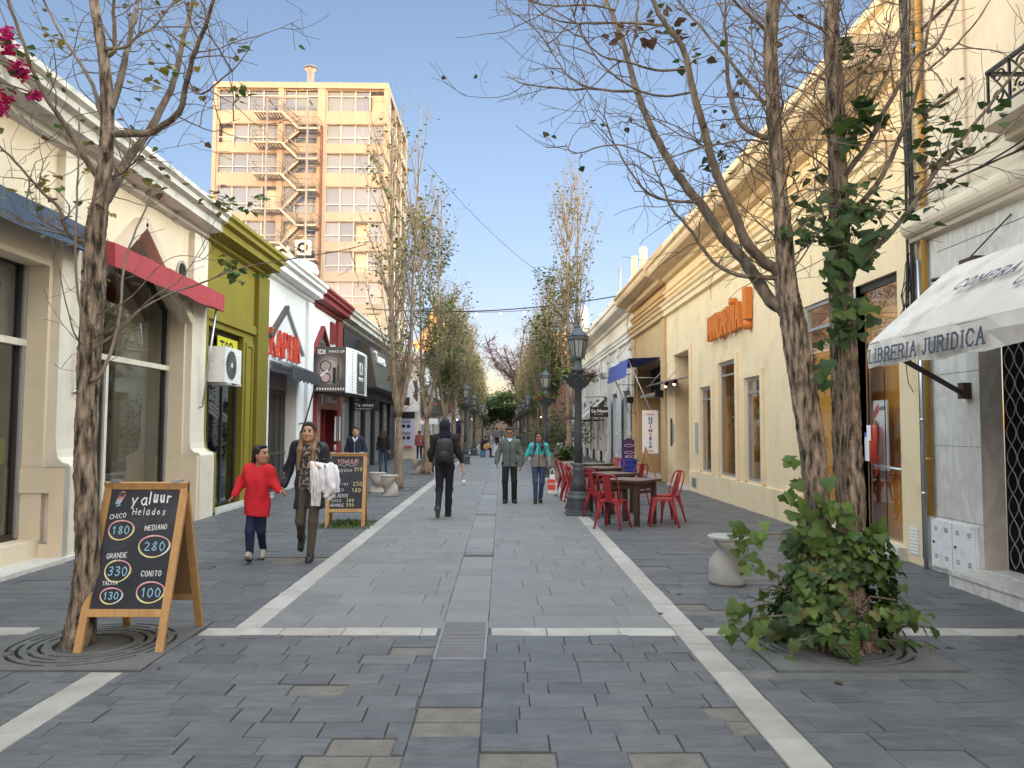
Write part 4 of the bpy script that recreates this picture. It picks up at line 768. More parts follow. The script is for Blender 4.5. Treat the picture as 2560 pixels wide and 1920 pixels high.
t = thing('brick_house', 'red tiled roof house rising behind the charcoal sign', 'building', (-7, 60, 0)); b = MB(); b.box(-11, -6.2, 62.2, 66, 0, 6.6, M['brick']); b.build('wall', t); b = MB(); b.add([(-11.3, 62, 6.6), (-5.9, 62, 6.6), (-5.9, 66.3, 6.6), (-11.3, 66.3, 6.6), (-10, 64, 7.6), (-7.2, 64, 7.6)], [(0, 1, 5, 4), (1, 2, 5), (2, 3, 4, 5), (3, 0, 4)], M['brick']); b.build('roof', t)
# ================================================================ east side: facade coordinates (s along the street, d out, z up)
XR0 = 4.95
def TR(p): return (XR0-p[1], p[0], p[2])
TLR = TR
def profile(b, s0, s1, prof, m):
 n = len(prof); b.add([(s0, d, z) for d, z in prof]+[(s1, d, z) for d, z in prof], [(i, (i+1) % n, n+(i+1) % n, n+i) for i in range(n)]+[tuple(range(n))[::-1], tuple(range(n, 2*n))], m)
G_ = thing('marble_building', 'travertine building with white veined marble ground floor and rounded band', 'building', (4.95, 4, 0))
b = MB(TR); wall(b, -7, 8.93, 4.05, 13, [rect(4.4, 6.7, 4.6, 8.2), rect(-1.5, 1.5, 5.0, 8.2)], M['stone'], .3); b.quad((8.93, 0, 4.05), (8.93, -6, 4.05), (8.93, -6, 13), (8.93, 0, 13), M['stone']); b.build('wall', G_)
b = MB(TR); b.box(7.95, 8.05, 0, .035, 4.1, 12.9, M['stone']); b.box(8.05, 8.9, 0, .02, 5.30, 5.33, M['rust']); b.box(8.05, 8.9, 0, .02, 6.32, 6.35, M['rust']); b.box(6.72, 6.84, 0, .08, 4.2, 8.3, M['stone']); b.build('moulding', G_)
b = MB(TR); wall(b, -7, 8.93, -.03, 3.84, [rect(3.2, 7.9, .17, 3.05)], M['marble'], .24, M['marble']); b.build('marble_cladding', G_)
b = MB(TR)
for z in (.62, 1.42, 2.22, 3.1): b.box(7.9, 8.75, 0, .002, z, z+.005, M['dirt'])
b.box(3, 8.6, 0, .003, 3.62, 3.626, M['dirt']); b.build('joints', G_)
b = MB(TR); profile(b, -7.2, 8.98, [(0, 3.80), (.10, 3.82), (.12, 3.86)]+[(.10+.12*math.sin(PI*k/8), 3.98-.12*math.cos(PI*k/8)) for k in range(9)]+[(.12, 4.10), (.10, 4.16), (0, 4.17)], M['stone']); b.build('rounded_band', G_)
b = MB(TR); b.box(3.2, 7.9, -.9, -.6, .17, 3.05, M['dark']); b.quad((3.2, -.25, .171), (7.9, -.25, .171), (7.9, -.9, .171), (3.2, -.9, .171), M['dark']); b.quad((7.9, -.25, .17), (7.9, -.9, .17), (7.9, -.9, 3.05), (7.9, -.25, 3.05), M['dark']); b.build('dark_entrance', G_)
b = MB(TR)
for k in range(29):
 for sg in (0, 1):
  pts = [(3.3+k*.16+.075*math.sin(j*PI/5+PI*sg), -.24, .2+j*.05) for j in range(58)]
  b.tube(pts, .006, M['grey_metal'], 4, cap=False)
b.build('lattice_gate', G_)
b = MB(TR); b.box(3.0, 7.95, -.23, .34, -.02, .12, M['marble']); b.box(3.0, 7.93, -.23, .36, .122, .165, M['marble']); b.build('step', G_)
b = MB(TR); profile(b, 3.9, 7.05, [(0, 4.22), (.12, 4.25), (.12, 4.31), (.22, 4.33), (.22, 4.39), (.45, 4.42), (.45, 4.53), (0, 4.53)], M['stone']); b.build('balcony_slab', G_)
t = thing('balcony_railing', 'black wrought iron balcony railing with scrolls', 'railing', (4.5, 6, 4.55)); b = MB(TR)
b.bar((3.9, .40, 4.95), (7.0, .40, 4.95), .04, .03, M['sign_black']); b.bar((3.9, .40, 4.57), (7.0, .40, 4.57), .025, .025, M['sign_black'])
for k in range(11): b.bar((3.95+k*.304, .40, 4.55), (3.95+k*.304, .40, 4.95), .02, .02, M['sign_black'])
b.bar((7.0, .40, 4.95), (7.0, 0, 4.95), .04, .03, M['sign_black']); b.build('bars', t); b = MB(TR)
for k in range(10):
 for sg in (-1, 1): b.tube([(3.95+k*.304+.152+sg*(.085-.004*q)*math.cos(q*.42), .40, (4.66 if sg > 0 else 4.85)+(.07-.0035*q)*math.sin(q*.42)) for q in range(18)], .010, M['sign_black'], 5)
 b.tube([(3.97+k*.304, .40, 4.6), (3.95+k*.304+.12, .40, 4.75), (3.95+k*.304+.28, .40, 4.93)], .010, M['sign_black'], 5)
b.build('scrolls', t)
b = MB(TR); b.box(4.4, 6.7, -.3, -.26, 4.6, 8.2, M['int_dark']); b.build('window', G_)
b = MB(); b.box(5.3, 12, -6.9, 8.92, 12.8, 12.95, M['concrete']); b.build('roof', G_)
b = MB(TR)
t = thing('meter_cabinet', 'chipped white metal meter cabinet with two doors at the marble wall', 'cabinet', (4.95, 8.38, 0))
b = MB(TR); b.box(7.95, 8.82, 0, .03, .05, .60, M['white_enamel']); b.build('box', t)
for s0, s1 in ((7.98, 8.38), (8.40, 8.79)):
 b = MB(TR); b.box(s0, s1, .03, .042, .07, .585, M['white_enamel']); d_ = b.build('door', t); b = MB(TR)
 for s in (s0+.07, s1-.12):
  for z in (.16, .47):
   for k in range(3): b.box(s, s+.06, .042, .045, z+k*.018, z+k*.018+.007, M['dirt'])
 b.build('louvres', d_); b = MB(TR); b.tube([(s1-.05, .042, .335), (s1-.05, .052, .335)], .014, M['dark'], 8); b.build('lock', d_)
def pipe(name, lb, s, d, z0, z1, r_, m, cat='pipe', clips=()):
 t = thing(name, lb, cat, (XR0, s, z0)); b = MB(TR); b.tube([(s, d, z0), (s, d, (z0+z1)/2), (s, d, z1)], r_, m, 8); b.build('tube', t)
 if clips:
  b = MB(TR)
  for z in clips: b.tube([(s, d, z), (s, d, z+.03)], r_*1.35, m, 8)
  b.build('clip', t)
pipe('gas_pipe', 'ochre yellow pipe climbing the seam beside the marble wall', 8.78, .05, .62, 12.5, .035, M['pipe_y'], clips=(1.25, 2.9, 4.6))
pipe('drain_pipe', 'grey steel conduit beside the yellow pipe', 8.90, .05, .0, 3.6, .026, M['galv'], clips=(.85, 1.7))
pipe('service_conduit', 'rusty brown conduit at the cream wall corner', 8.97, .03, .1, 2.9, .018, M['rust'])
t = thing('cable_bundle', 'tangled black cables hanging down the wall beside the yellow pipe', 'cables', (4.9, 9.0, 3)); b = MB(TR); cr = random.Random(4)
for k in range(9):
 o = cr.uniform(-.09, .09); b.tube([(9.02+o+.03*math.sin(z*2+k), .05+cr.uniform(0, .05), z) for z in [2.7+j*.5 for j in range(20)]], .011, M['cable'], 4)
for k in range(6):
 s = 9.05; zc = cr.uniform(2.5, 3.4); b.tube([(s+.30*cr.uniform(.5, 1)*math.sin(q*PI/8), .07, zc+.5-.12*q+.02*q*q*0) for q in range(9)], .006, M['cable'], 4)
for k in range(3): b.tube([(9.0-j*.5, .16+.01*k, 4.22+.03*k+.05*math.sin(j*.9+k)) for j in range(14)], .010, M['cable'], 4)
b.build('cables', t); b = MB(TR)
for k in range(4): b.box(8.98+k*.03, 9.0+k*.03, .08, .1, 2.72+.06*k, 2.80+.06*k, M['crate_blue'])
b.build('cable_tags', t)
t = thing('junction_box', 'small cream junction box under the hanging cables', 'box', (4.9, 8.6, 2.8)); b = MB(TR); b.box(8.5, 8.78, 0, .10, 2.72, 3.0, M['white_enamel']); b.build('box', t); b = MB(TR); b.box(8.56, 8.72, .10, .104, 2.9, 2.93, M['ink']); b.build('lettering', t)
t = thing('shop_awning', 'weathered grey canvas awning with navy serif lettering on its valance', 'awning', (4.3, 6, 2.4))
b = MB(); ya, yb = 7.72, 2.2; n = 26; arng = random.Random(2)
prof = [(4.95, 3.34), (4.62, 3.28), (4.47, 3.18), (4.1, 2.83), (3.72, 2.47)]
rows = []
for i in range(n+1):
 y = ya+(yb-ya)*i/n; sag = .018*math.sin(i*.9)+.012*math.sin(i*2.3); row = [(x, y, z+(-.02*math.sin(PI*j/4)+sag*.4*math.sin(PI*j/4))) for j, (x, z) in enumerate(prof)]
 row += [(3.70+.012*math.sin(i*1.7), y, 2.36), (3.71+.02*math.sin(i*1.3), y, 2.215+.012*math.sin(i*1.9)+.01*math.sin(i*.7))]; rows.append(row)
m_ = len(rows[0]); b.add([p for r_ in rows for p in r_], [(i*m_+j, i*m_+j+1, (i+1)*m_+j+1, (i+1)*m_+j) for i in range(n) for j in range(m_-1)], M['canvas'], False); b.build('canvas', t)
b = MB(); b.tube([(3.74, 7.80, 2.46), (3.74, 2.2, 2.46)], .022, M['rust'], 8); b.build('front_bar', t)
b = MB(); b.bar((3.78, 7.35, 2.33), (4.86, 8.08, 2.0), .045, .035, M['rust']); b.box(4.86, 4.95, 8.03, 8.13, 1.93, 2.1, M['rust']); b.build('arm', t)
b = MB(); b.box(4.75, 4.97, 7.6, 7.86, 3.2, 3.36, M['rust']); b.tube([(4.7, 7.75, 3.2), (4.6, 8.1, 3.2)], .02, M['rust'], 6); b.tube([(4.75, 7.8, 3.3), (4.94, 7.3, 3.7)], .008, M['rust'], 5); b.build('bracket', t)
b = MB(); strokes(b, 'LIBRERIA JURIDICA', (3.685, 7.62, 2.262), (0, -1, 0), (-.02, 0, 1), .125, M['ink'], th=.026, wd=.70, gap=.34, serif=.028, shear=.16, sq=.75, lift=.016); b.build('lettering', t)
sl = Vector((4.1-3.72, 0, 2.83-2.47)).normalized()
b = MB(); o = Vector((3.72, 7.0, 2.47)); strokes(b, 'COMPRA Y VENTA DE LIBROS', o+sl*.56+Vector((0, -.10, 0)), (0, -1, 0), sl, .125, M['ink'], th=.026, wd=.72, gap=.42, serif=.022, shear=.18, lift=.028)
strokes(b, 'CODIGOS', o+sl*.36+Vector((0, -1.12, 0)), (0, -1, 0), sl, .11, M['ink'], th=.024, wd=.72, gap=.42, serif=.02, shear=.18, lift=.024); b.build('lettering', t)
H_ = thing('yellow_cream_building', 'yellow cream building with tall slim windows, parapet and orange letters', 'building', (4.95, 16, 0))
wins = [(10.76, 12.5, .26, 3.60), (9.5, 10.62, .17, 3.60), (14.6, 15.5, .57, 2.61), (16.18, 17.38, .57, 3.07), (18.05, 19.0, .57, 2.60)]
door = (20.15, 21.95, .03, 3.68)
b = MB(TR); wall(b, 8.93, 23.0, -.03, 6.1, [rect(*wins[0]), rect(*wins[1])]+[rect(*q) for q in wins[2:]]+[rect(*door)], M['mand'], .13)
b.build('wall', H_)
b = MB(TR); profile(b, 9.0, 20.12, [(0, .0), (.09, .0), (.09, .50), (.03, .56), (0, .56)], M['mand']) if False else b.box(12.62, 20.1, 0, .07, -.03, .52, M['mand']); b.build('plinth', H_)
b = MB(TR)
for s0, s1, z0, z1 in wins[2:]:
 b.box(s0-.17, s0-.02, 0, .045, z0-.02, z1+.15, M['mand']); b.box(s1+.02, s1+.17, 0, .045, z0-.02, z1+.15, M['mand']); b.box(s0-.02, s1+.02, 0, .045, z1+.02, z1+.15, M['mand'])
s0, s1, z0, z1 = door; b.box(s0-.2, s0-.02, 0, .045, .52, z1+.16, M['mand']); b.box(s0-.02, s1+.1, 0, .045, z1+.02, z1+.16, M['mand']); b.build('window_surround', H_)
ENT = [(0, 4.95), (.10, 4.99), (.10, 5.12), (.15, 5.15), (.15, 5.24), (.20, 5.28), (.22, 5.34), (0, 5.36)]
ENT2 = [(0, 5.52), (.06, 5.55), (.06, 5.62), (.12, 5.66), (.12, 5.7), (0, 5.72)]
COR = [(0, 5.98), (.12, 6.02), (.16, 6.12), (.30, 6.15), (.52, 6.22), (.56, 6.30), (.56, 6.42), (.62, 6.46), (.62, 6.52), (0, 6.60)]
PAR = [(-.3, 6.55), (.05, 6.55), (.05, 7.05), (.12, 7.08), (.12, 7.2), (-.3, 7.2)]
for nm, pr_, e in (('entablature', ENT, 9.52), ('entablature', ENT2, 9.56), ('cornice', COR, 9.3), ('parapet', PAR, 8.98)):
 b = MB(TR); profile(b, e, 23.0, pr_, M['mand_c'] if nm == 'cornice' else M['mand']); b.build(nm, H_)
b = MB(TR); b.box(9.0, 9.5, 0, .05, 5.95, 6.5, M['mand']); b.build('pilaster_cap', H_)
b = MB(); b.box(5.25, 13, 8.95, 22.98, 6.3, 6.5, M['concrete']); b.build('roof', H_)
for q in wins[2:]: window(H_, 'window', *q, -.02, M['glass_shop'], .055, trans=(q[3]-.28,), fm=M['alu'])
window(H_, 'window', *wins[0], -.04, M['glass_shop'], .06, trans=(3.2,), fm=M['alu'])
b = MB(TR); b.quad((9.5, -.08, .17), (10.62, -.08, .17), (10.62, -.08, 3.6), (9.5, -.08, 3.6), M['glass_shop']); b.box(9.5, 10.62, -.10, -.06, 3.5, 3.6, M['frame_dark']); b.box(10.03, 10.04, -.085, -.075, .17, 2.4, M['frame_dark'])
dr = b.build('glass_door', H_)
b = MB(TR); b.tube([(9.55, -.03, 1.10), (10.25, -.03, 1.12)], .016, M['galv'], 6); b.build('handle', dr)
b = MB(TR); b.box(10.62, 10.76, -.12, .02, .17, 3.6, M['ornate']); b.build('door_post', H_)
room(H_, 9.3, 19.9, .1, 3.7, -.14, -.42, M['ochre'], M['hard'])
b = MB(TR); b.box(9.3, 20.1, -.28, .0, -.03, .16, M['marble']) if False else b.box(9.4, 12.6, -.1, .12, -.03, .16, M['marble']); b.build('sill_step', H_)
b = MB(TR); b.box(9.35, 9.85, -.40, -.36, .16, 3.2, M['int_dark']); b.box(9.85, 12.6, -.20, -.17, .45, 2.75, M['ochre']) if False else b.box(10.75, 12.6, -.20, -.17, .2, 2.9, M['ochre']); b.build('inner_wall', H_)
b = MB(TR); s0, s1, z0, z1 = door; b.quad((s0, -.13, z0), (s0, -1.5, z0), (s0, -1.5, z1), (s0, -.13, z1), M['mand']); b.quad((s1, -.13, z0), (s1, -1.5, z0), (s1, -1.5, z1), (s1, -.13, z1), M['mand']); b.quad((s0, -1.5, z0), (s1, -1.5, z0), (s1, -1.5, z1), (s0, -1.5, z1), M['frame_dark']); b.quad((s0, -.13, z1), (s1, -.13, z1), (s1, -1.5, z1), (s0, -1.5, z1), M['mand']); b.quad((s0, -.13, z0+.001), (s1, -.13, z0+.001), (s1, -1.5, z0+.001), (s0, -1.5, z0+.001), M['marble']); b.build('doorway', H_)
b = MB(TR); b.box(20.1, 22, 0, .25, -.03, .06, M['marble']); b.build('step', H_)
b = MB(TR)
for k in range(8): b.box(9.14, 9.32, .0, .012, .12+k*.04, .14+k*.04, M['sign_white'])
b.box(9.13, 9.33, 0, .006, .10, .44, M['canvas']); b.build('vent_grille', H_)
b = MB(TR); b.box(19.35, 19.75, .07, .08, .12, .36, M['grey_metal']); b.box(19.2, 19.5, .0, .05, 1.0, 1.75, M['concrete']); b.box(22.3, 22.5, 0, .02, 1.1, 1.9, M['frame_dark']); b.box(22.05, 22.2, 0, .02, 1.2, 1.75, M['concrete']); b.build('meter_box', H_)
t = thing('wall_letters', 'orange block letters with exclamation mark on yellow cream wall', 'sign', (4.85, 16.4, 3.6))
seq = 'MANDARINA'; s = 17.85
for i, ch in enumerate(seq):
 h = .50+.0*i; z = 3.66+.012*((i*7) % 3); w_ = .27 if ch != 'I' else .12; bb = MB()
 strokes(bb, ch, (4.90, s, z), (0, -1, 0), (0, 0, 1), h, M['orange'], th=.075, wd=(w_-.04)/h*(1 if ch not in 'MN' else .8), ext=.10, gap=0); bb.build('letter', t)
 if ch == 'I': bb = MB(); bb.tube([(4.93, s-.06, z+h+.13), (4.80, s-.06, z+h+.13)], .085, M['orange'], 14); bb.build('letter', t)
 s -= w_+.015
b = MB(); b.box(4.80, 4.93, 15.02, 15.24, 3.78, 4.42, M['orange']); b.tube([(4.93, 15.13, 3.67), (4.80, 15.13, 3.67)], .095, M['orange'], 14); b.build('letter', t)
t = thing('door_canopy', 'thin grey metal canopy with two lit lamps over the recessed doorway', 'canopy', (4.5, 21.2, 2.9)); b = MB(TR); b.hexa([(20.2, -.05, 2.98), (23.0, -.05, 2.98), (23.0, .62, 2.86), (20.2, .62, 2.86), (20.2, -.05, 3.0), (23.0, -.05, 3.0), (23.0, .62, 2.88), (20.2, .62, 2.88)], M['grey_metal']); b.build('plate', t); b = MB(TR); b.tube([(20.3, .55, 2.9), (20.3, 0, 3.55)], .01, M['grey_metal'], 5); b.tube([(22.8, .55, 2.9), (22.8, 0, 3.55)], .01, M['grey_metal'], 5); b.build('stay', t)
for s in (20.5, 21.6):
 b = MB(TR); b.tube([(s, .3, 2.93), (s, .34, 2.80)], .05, M['frame_dark'], 8); l_ = b.build('spotlight', t); b = MB(TR); b.ell((s, .345, 2.79), (.035, .035, .035), M['bulb']); b.build('bulb', l_)
t = thing('house_plant', 'leafy pot plants behind the slim shop windows', 'plant', (5.6, 15.3, .6))
b = MB(); hr = random.Random(8)
for k in range(170):
 c = hr.choice([(5.12, 14.9, 1.3), (5.12, 15.1, 1.9), (5.12, 16.6, 1.15), (5.12, 16.9, 2.1), (5.12, 18.5, .95)]); x, y, z = [c[i]+hr.gauss(0, (.03, .13, .28)[i]) for i in range(3)]; a = hr.uniform(0, 6.28); L = hr.uniform(.07, .16)
 b.add([(x, y, z), (x+.03, y+math.cos(a)*L*.6, z+math.sin(a)*L*.6+.02), (x, y+math.cos(a)*L, z+math.sin(a)*L), (x-.03, y+math.cos(a)*L*.6, z+math.sin(a)*L*.6-.04)], [(0, 1, 2, 3)], M['leaf_lt'] if k % 2 else M['leaf'])
b.build('foliage', t)
t = thing('fire_extinguisher', 'red fire extinguisher on a striped board inside the shop door', 'fire extinguisher', (5.3, 9.75, 1.5)); b = MB(TR)
b.box(10.22, 10.60, -.22, -.20, 1.05, 2.0, M['sign_white']); b.build('backboard', t); b = MB(TR)
for k in range(4): b.add([(10.595, -.197, 1.84-k*.26), (10.44, -.197, 1.97-k*.26), (10.44, -.197, 1.84-k*.26), (10.595, -.197, 1.72-k*.26)], [(0, 1, 2, 3)], M['letter_red'])
b.build('stripes', t); text('A B C', 'lettering', M['sign_black'], (5.145, 10.42, 1.86), (0, -1, 0), (0, 0, 1), .06, t, xs=.8)
b = MB(); b.lathe([(.0, 0), (.085, .01), (.085, .42), (.06, .5), (.025, .53), (.025, .58)], (5.06, 10.36, 1.14), M['letter_red'], 14); b.build('cylinder', t); b = MB(); b.box(4.965, 4.97, 10.31, 10.42, 1.45, 1.66, M['sign_white']); b.build('tag', t); b = MB(); b.tube([(5.06, 10.36, 1.72), (5.04, 10.26, 1.67), (5.04, 10.26, 1.27)], .012, M['sign_black'], 6); b.build('hose', t)
t = thing('door_notice', 'pale blue printed notice taped to the glass shop door', 'notice', (5.15, 9.85, 1.4)); b = MB(); b.box(5.015, 5.02, 10.44, 10.59, 1.17, 1.56, M['sign_white']); b.box(5.012, 5.015, 10.44, 10.59, 1.50, 1.56, M['awn_royal']); b.build('sheet', t)
I_ = thing('tan_building', 'tan stucco building with heavy cornice, recessed door and round pilasters', 'building', (4.95, 26, 0))
b = MB(TR); wall(b, 23.0, 28.9, -.03, 6.1, [rect(23.95, 28.05, .02, 3.75)], M['tan'], .9); b.build('wall', I_)
for nm, pr_ in (('entablature', ENT), ('entablature', ENT2), ('parapet', PAR)):
 b = MB(TR); profile(b, 23.0, 28.9, [(d+.02, z) for d, z in pr_], M['tan']); b.build(nm, I_)
b = MB(TR); profile(b, 23.0, 29.0, [(d+.12, z) for d, z in COR], M['mand_c']); b.build('cornice', I_)
b = MB(); b.box(5.25, 13, 23.02, 28.88, 6.3, 6.5, M['concrete']); b.build('roof', I_)
for s in (23.0, 28.3):
 b = MB(TR); b.box(s, s+.55, 0, .07, -.03, 4.95, M['tan']); b.build('pilaster', I_)
b = MB(TR); b.box(23.95, 28.05, -.95, -.9, 0, 3.75, M['tan']); b.box(23.95, 25.9, -.9, -.84, 0, 2.7, M['glass_dk']); b.box(23.95, 28.05, -.9, -.1, 2.72, 2.80, M['sign_white']); b.box(23.95, 28.05, -.88, -.5, 2.8, 3.75, M['int_dark'])
b.build('entrance', I_); b = MB(TR); b.box(25.9, 26.0, -.86, -.78, 0, 2.7, M['alu']); b.box(24.0, 24.08, -.86, -.78, 0, 2.7, M['alu']); b.tube([(26.6, -.7, .9), (26.6, -.7, 2.0)], .03, M['sign_white'], 6); b.build('door', I_)
b = MB(TR); b.box(24.6, 25.7, -.83, -.825, .45, .85, M['letter_red']); b.box(24.6, 25.7, -.83, -.825, 1.0, 1.3, M['letter_red']); b.box(24.7, 25.1, -.83, -.825, 1.5, 1.9, M['yellow_sign']); b.build('door_poster', I_)
b = MB(TR); b.box(23.95, 28.05, -.3, .15, -.03, .07, M['marble']); b.build('step', I_)
t = thing('shop_awning', 'small royal blue awning over tan shop entrance', 'awning', (4.5, 26, 3.6)); b = MB(TR); n = 16
for i in range(n):
 a = 24.0+4.2*i/n; c = 24.0+4.2*(i+1)/n; w0 = .02*math.sin(i*2.1); w1 = .02*math.sin((i+1)*2.1)
 b.add([(a, .0, 3.85), (c, .0, 3.85), (c, 1.0, 3.92-.12), (a, 1.0, 3.92-.12)], [(0, 1, 2, 3)], M['awn_royal']); b.add([(a, 1.0, 3.80), (c, 1.0, 3.80), (c, 1.08+w1, 3.22), (a, 1.08+w0, 3.22)], [(0, 1, 2, 3)], M['awn_royal'])
b.build('cover', t); b = MB(TR)
for s in (24.1, 28.1): b.tube([(s, 1.0, 3.8), (s, .3, 2.2), (s, 0, 2.15)], .022, M['alu'], 6); b.tube([(s, .75, 3.2), (s, 0, 3.2)], .015, M['alu'], 6)
b.build('arm', t)
t = thing('hanging_sign', 'tall white vertical sign with blue and red letters beside the tan entrance', 'sign', (4.8, 23.8, 1.5)); b = MB(); b.box(4.32, 4.80, 23.62, 23.68, .84, 2.16, M['sign_white']); b.build('panel', t)
for i, ch in enumerate('QUINIELA'): text(ch, 'lettering', M['letter_red'] if ch == 'I' and i < 5 else M['awn_royal'], (4.56, 23.615, 1.86-i*.122), (1, 0, 0), (0, 0, 1), .085, t, bold=.006, align='CENTER', xs=1.3)
b = MB(); b.tube([(4.42+.035*i, 23.612, 2.04+.03*math.sin(i*2.5)) for i in range(8)], .012, M['letter_red'], 5); b.tube([(4.44+.03*i, 23.612, .92+.025*math.sin(i*2.5)) for i in range(8)], .01, M['letter_red'], 5); b.build('lettering', t); b = MB(); b.tube([(4.80, 23.65, 2.1), (4.95, 23.65, 2.1)], .015, M['alu'], 6); b.tube([(4.80, 23.65, .95), (4.95, 23.65, .95)], .015, M['alu'], 6); b.build('bracket', t)
for s, lb in ((23.3, 'black cube wall lamp by the white vertical sign'), (28.6, 'black cube wall lamp at the far end of the tan building')):
 t = thing('wall_lamp', lb, 'lamp', (4.9, s, 2.6)); b = MB(TR); b.box(s-.12, s+.12, .02, .30, 2.55, 2.77, M['sign_black']); b.build('shade', t); b = MB(TR); b.box(s-.05, s+.05, 0, .02, 2.6, 2.7, M['sign_black']); b.build('bracket', t)
t = thing('phone_antenna', 'pair of pale mobile phone antenna panels above the tan parapet', 'antenna', (5.3, 30.5, 7)); b = MB(); b.lathe([(.01, 7.25), (.15, 7.3), (.15, 8.75), (.01, 8.8)], (5.55, 30, 0), M['mand'], 12); b.build('panel', t); b = MB(); b.lathe([(.01, 7.2), (.12, 7.25), (.12, 8.45), (.01, 8.5)], (5.25, 30.3, 0), M['mand'], 12); b.build('panel', t); b = MB(); b.tube([(5.45, 30.3, 6.3), (5.45, 30.3, 7.8)], .05, M['grey_metal'], 6); b.build('mast', t)
t = thing('roof_pole', 'thin grey pole standing on the far roof beside the antenna panels', 'pole', (5.1, 33.5, 7)); b = MB(); b.tube([(5.15, 33.5, 6.6), (5.15, 33.5, 8.7)], .06, M['grey_metal'], 6); b.build('shaft', t); b = MB(); b.box(5.0, 5.3, 33.3, 33.7, 6.9, 7.35, M['brick']); b.build('base', t)
J_ = thing('ornate_building', 'ornate grey white building with stepped cornices and hooded windows', 'building', (4.95, 38, 0))
nb = 6; bw = 3.05; s00 = 28.9
ops = []
for k in range(nb): ops.append(rect(s00+k*bw+.75, s00+k*bw+2.25, 0, 3.05))
b = MB(TR); wall(b, s00, s00+nb*bw, -.03, 6.1, ops, M['ornate'], .4); b.build('wall', J_)
for nm, pr_ in (('entablature', ENT), ('cornice', COR)): b = MB(TR); profile(b, s00, s00+nb*bw+.1, pr_, M['ornate']); b.build(nm, J_)
b = MB(TR); profile(b, s00, s00+nb*bw, [(-.3, 6.55), (.0, 6.55), (.0, 6.75), (-.05, 6.78), (-.05, 7.1), (.06, 7.13), (.06, 7.28), (-.3, 7.28)], M['ornate']); b.build('parapet', J_)
for k in range(nb+1):
 s = s00+k*bw; b = MB(TR); b.box(s, s+.42, 0, .10, 0, 4.95, M['ornate']) if k else b.box(s, s+.3, 0, .05, 0, 4.95, M['ornate']); b.box(s-.03, s+.48, 0, .16, 1.35, 1.5, M['ornate']); b.box(s, s+.45, .0, .2, 0, .5, M['ornate']); b.box(s-.02, s+.46, 0, .16, 4.6, 4.75, M['ornate']); b.box(s-.02, s+.46, -.2, .1, 6.6, 7.35, M['ornate']); b.build('pilaster', J_)
for k in range(nb):
 c = s00+k*bw+1.62; b = MB(TR); b.prism([(c-.85, 0, 4.05), (c-.85, 0, 4.2), (c-.3, 0, 4.45), (c+.3, 0, 4.45), (c+.85, 0, 4.2), (c+.85, 0, 4.05), (c+.3, 0, 4.28), (c-.3, 0, 4.28)], (0, .22, 0), M['ornate']); b.box(c-.7, c-.58, 0, .06, 3.15, 4.05, M['ornate']); b.box(c+.58, c+.7, 0, .06, 3.15, 4.05, M['ornate']); b.box(c-.7, c+.7, 0, .12, 3.08, 3.2, M['ornate']); b.build('window_hood', J_)
b = MB(TR)
for k in range(2): b.box(s00+k*bw+.44, s00+(k+1)*bw-.02, .0, .03, 0, 2.95, M['bluegrey']) if False else None
for z in [.0, .72, 1.44, 2.16]:
 for s0, s1 in ((28.9, 29.64), (31.16, 32.7), (34.2, 34.9)): b.box(s0, s1, .101, .125, z+.012, z+.708, M['bluegrey'])
b.build('tile_cladding', J_)
for k in range(nb):
 b = MB(TR); s = s00+k*bw; b.box(s+.75, s+2.25, -.39, -.34, 0, 3.04, M['charcoal']); b.build('doorway', J_)
 if k < 2: t = thing('door_sign', 'small dark board with pale letters above %s grey tiled doorway' % ('the first', 'the second')[k], 'sign', (4.9, s+1.5, 2.6)); b = MB(); b.box(XR0-.06, XR0+.3, s+.75, s+.79, 2.35, 2.95, M['charcoal']); b.build('panel', t); text('labo' if k else 'libre', 'lettering', M['sign_white'], (XR0-.03, s+.745, 2.6), (1, 0, 0), (0, 0, 1), .14, t, xs=.6)
b = MB(TR)
for k in range(9):
 c = 46.0+.28*k; h = 1.55*math.exp(-((k-4)/2.4)**2); b.box(c-.15, c+.15, -.3, .1, 7.28, 7.3+h, M['ornate'])
b.ell((47.1, -.1, 8.85), (.3, .2, .35), M['ornate']); b.build('roof_crest', J_)
t = thing('blade_sign', 'black hanging sign with white words on the ornate building', 'sign', (4.5, 35.2, 2.3)); b = MB(); b.box(4.02, 4.93, 35.1, 35.22, 2.12, 2.58, M['sign_black']); b.build('panel', t); text('La Nueve', 'lettering', M['sign_white'], (4.08, 35.095, 2.33), (1, 0, 0), (0, 0, 1), .15, t, bold=.006, xs=1.0); text('GALERIA', 'lettering', M['sign_white'], (4.2, 35.095, 2.22), (1, 0, 0), (0, 0, 1), .05, t, xs=1.5)
for y, lb in ((38.5, 'sagging grey awning below the hanging black sign'), (42.0, 'sagging grey awning further along the ornate building')):
 t = thing('shop_awning', lb, 'awning', (4.3, y, 2.4)); b = MB(TR); n = 10
 for i in range(n):
  a = y-1.3+2.6*i/n; c = a+.26; b.add([(a, 0, 3.0), (c, 0, 3.0), (c, 1.1, 2.05), (a, 1.1, 2.05)], [(0, 1, 2, 3)], M['canvas'] if i % 3 else M['charcoal']); b.add([(a, 1.1, 2.05), (c, 1.1, 2.05), (c, 1.12, 1.85), (a, 1.12, 1.85)], [(0, 1, 2, 3)], M['canvas'])
 b.build('cover', t); b = MB(TR); b.tube([(y-1.3, 1.1, 2.0), (y-1.3, 0, 2.0)], .03, M['sign_black'], 6); b.tube([(y+1.3, 1.1, 2.0), (y+1.3, 0, 2.0)], .03, M['sign_black'], 6); b.build('arm', t)
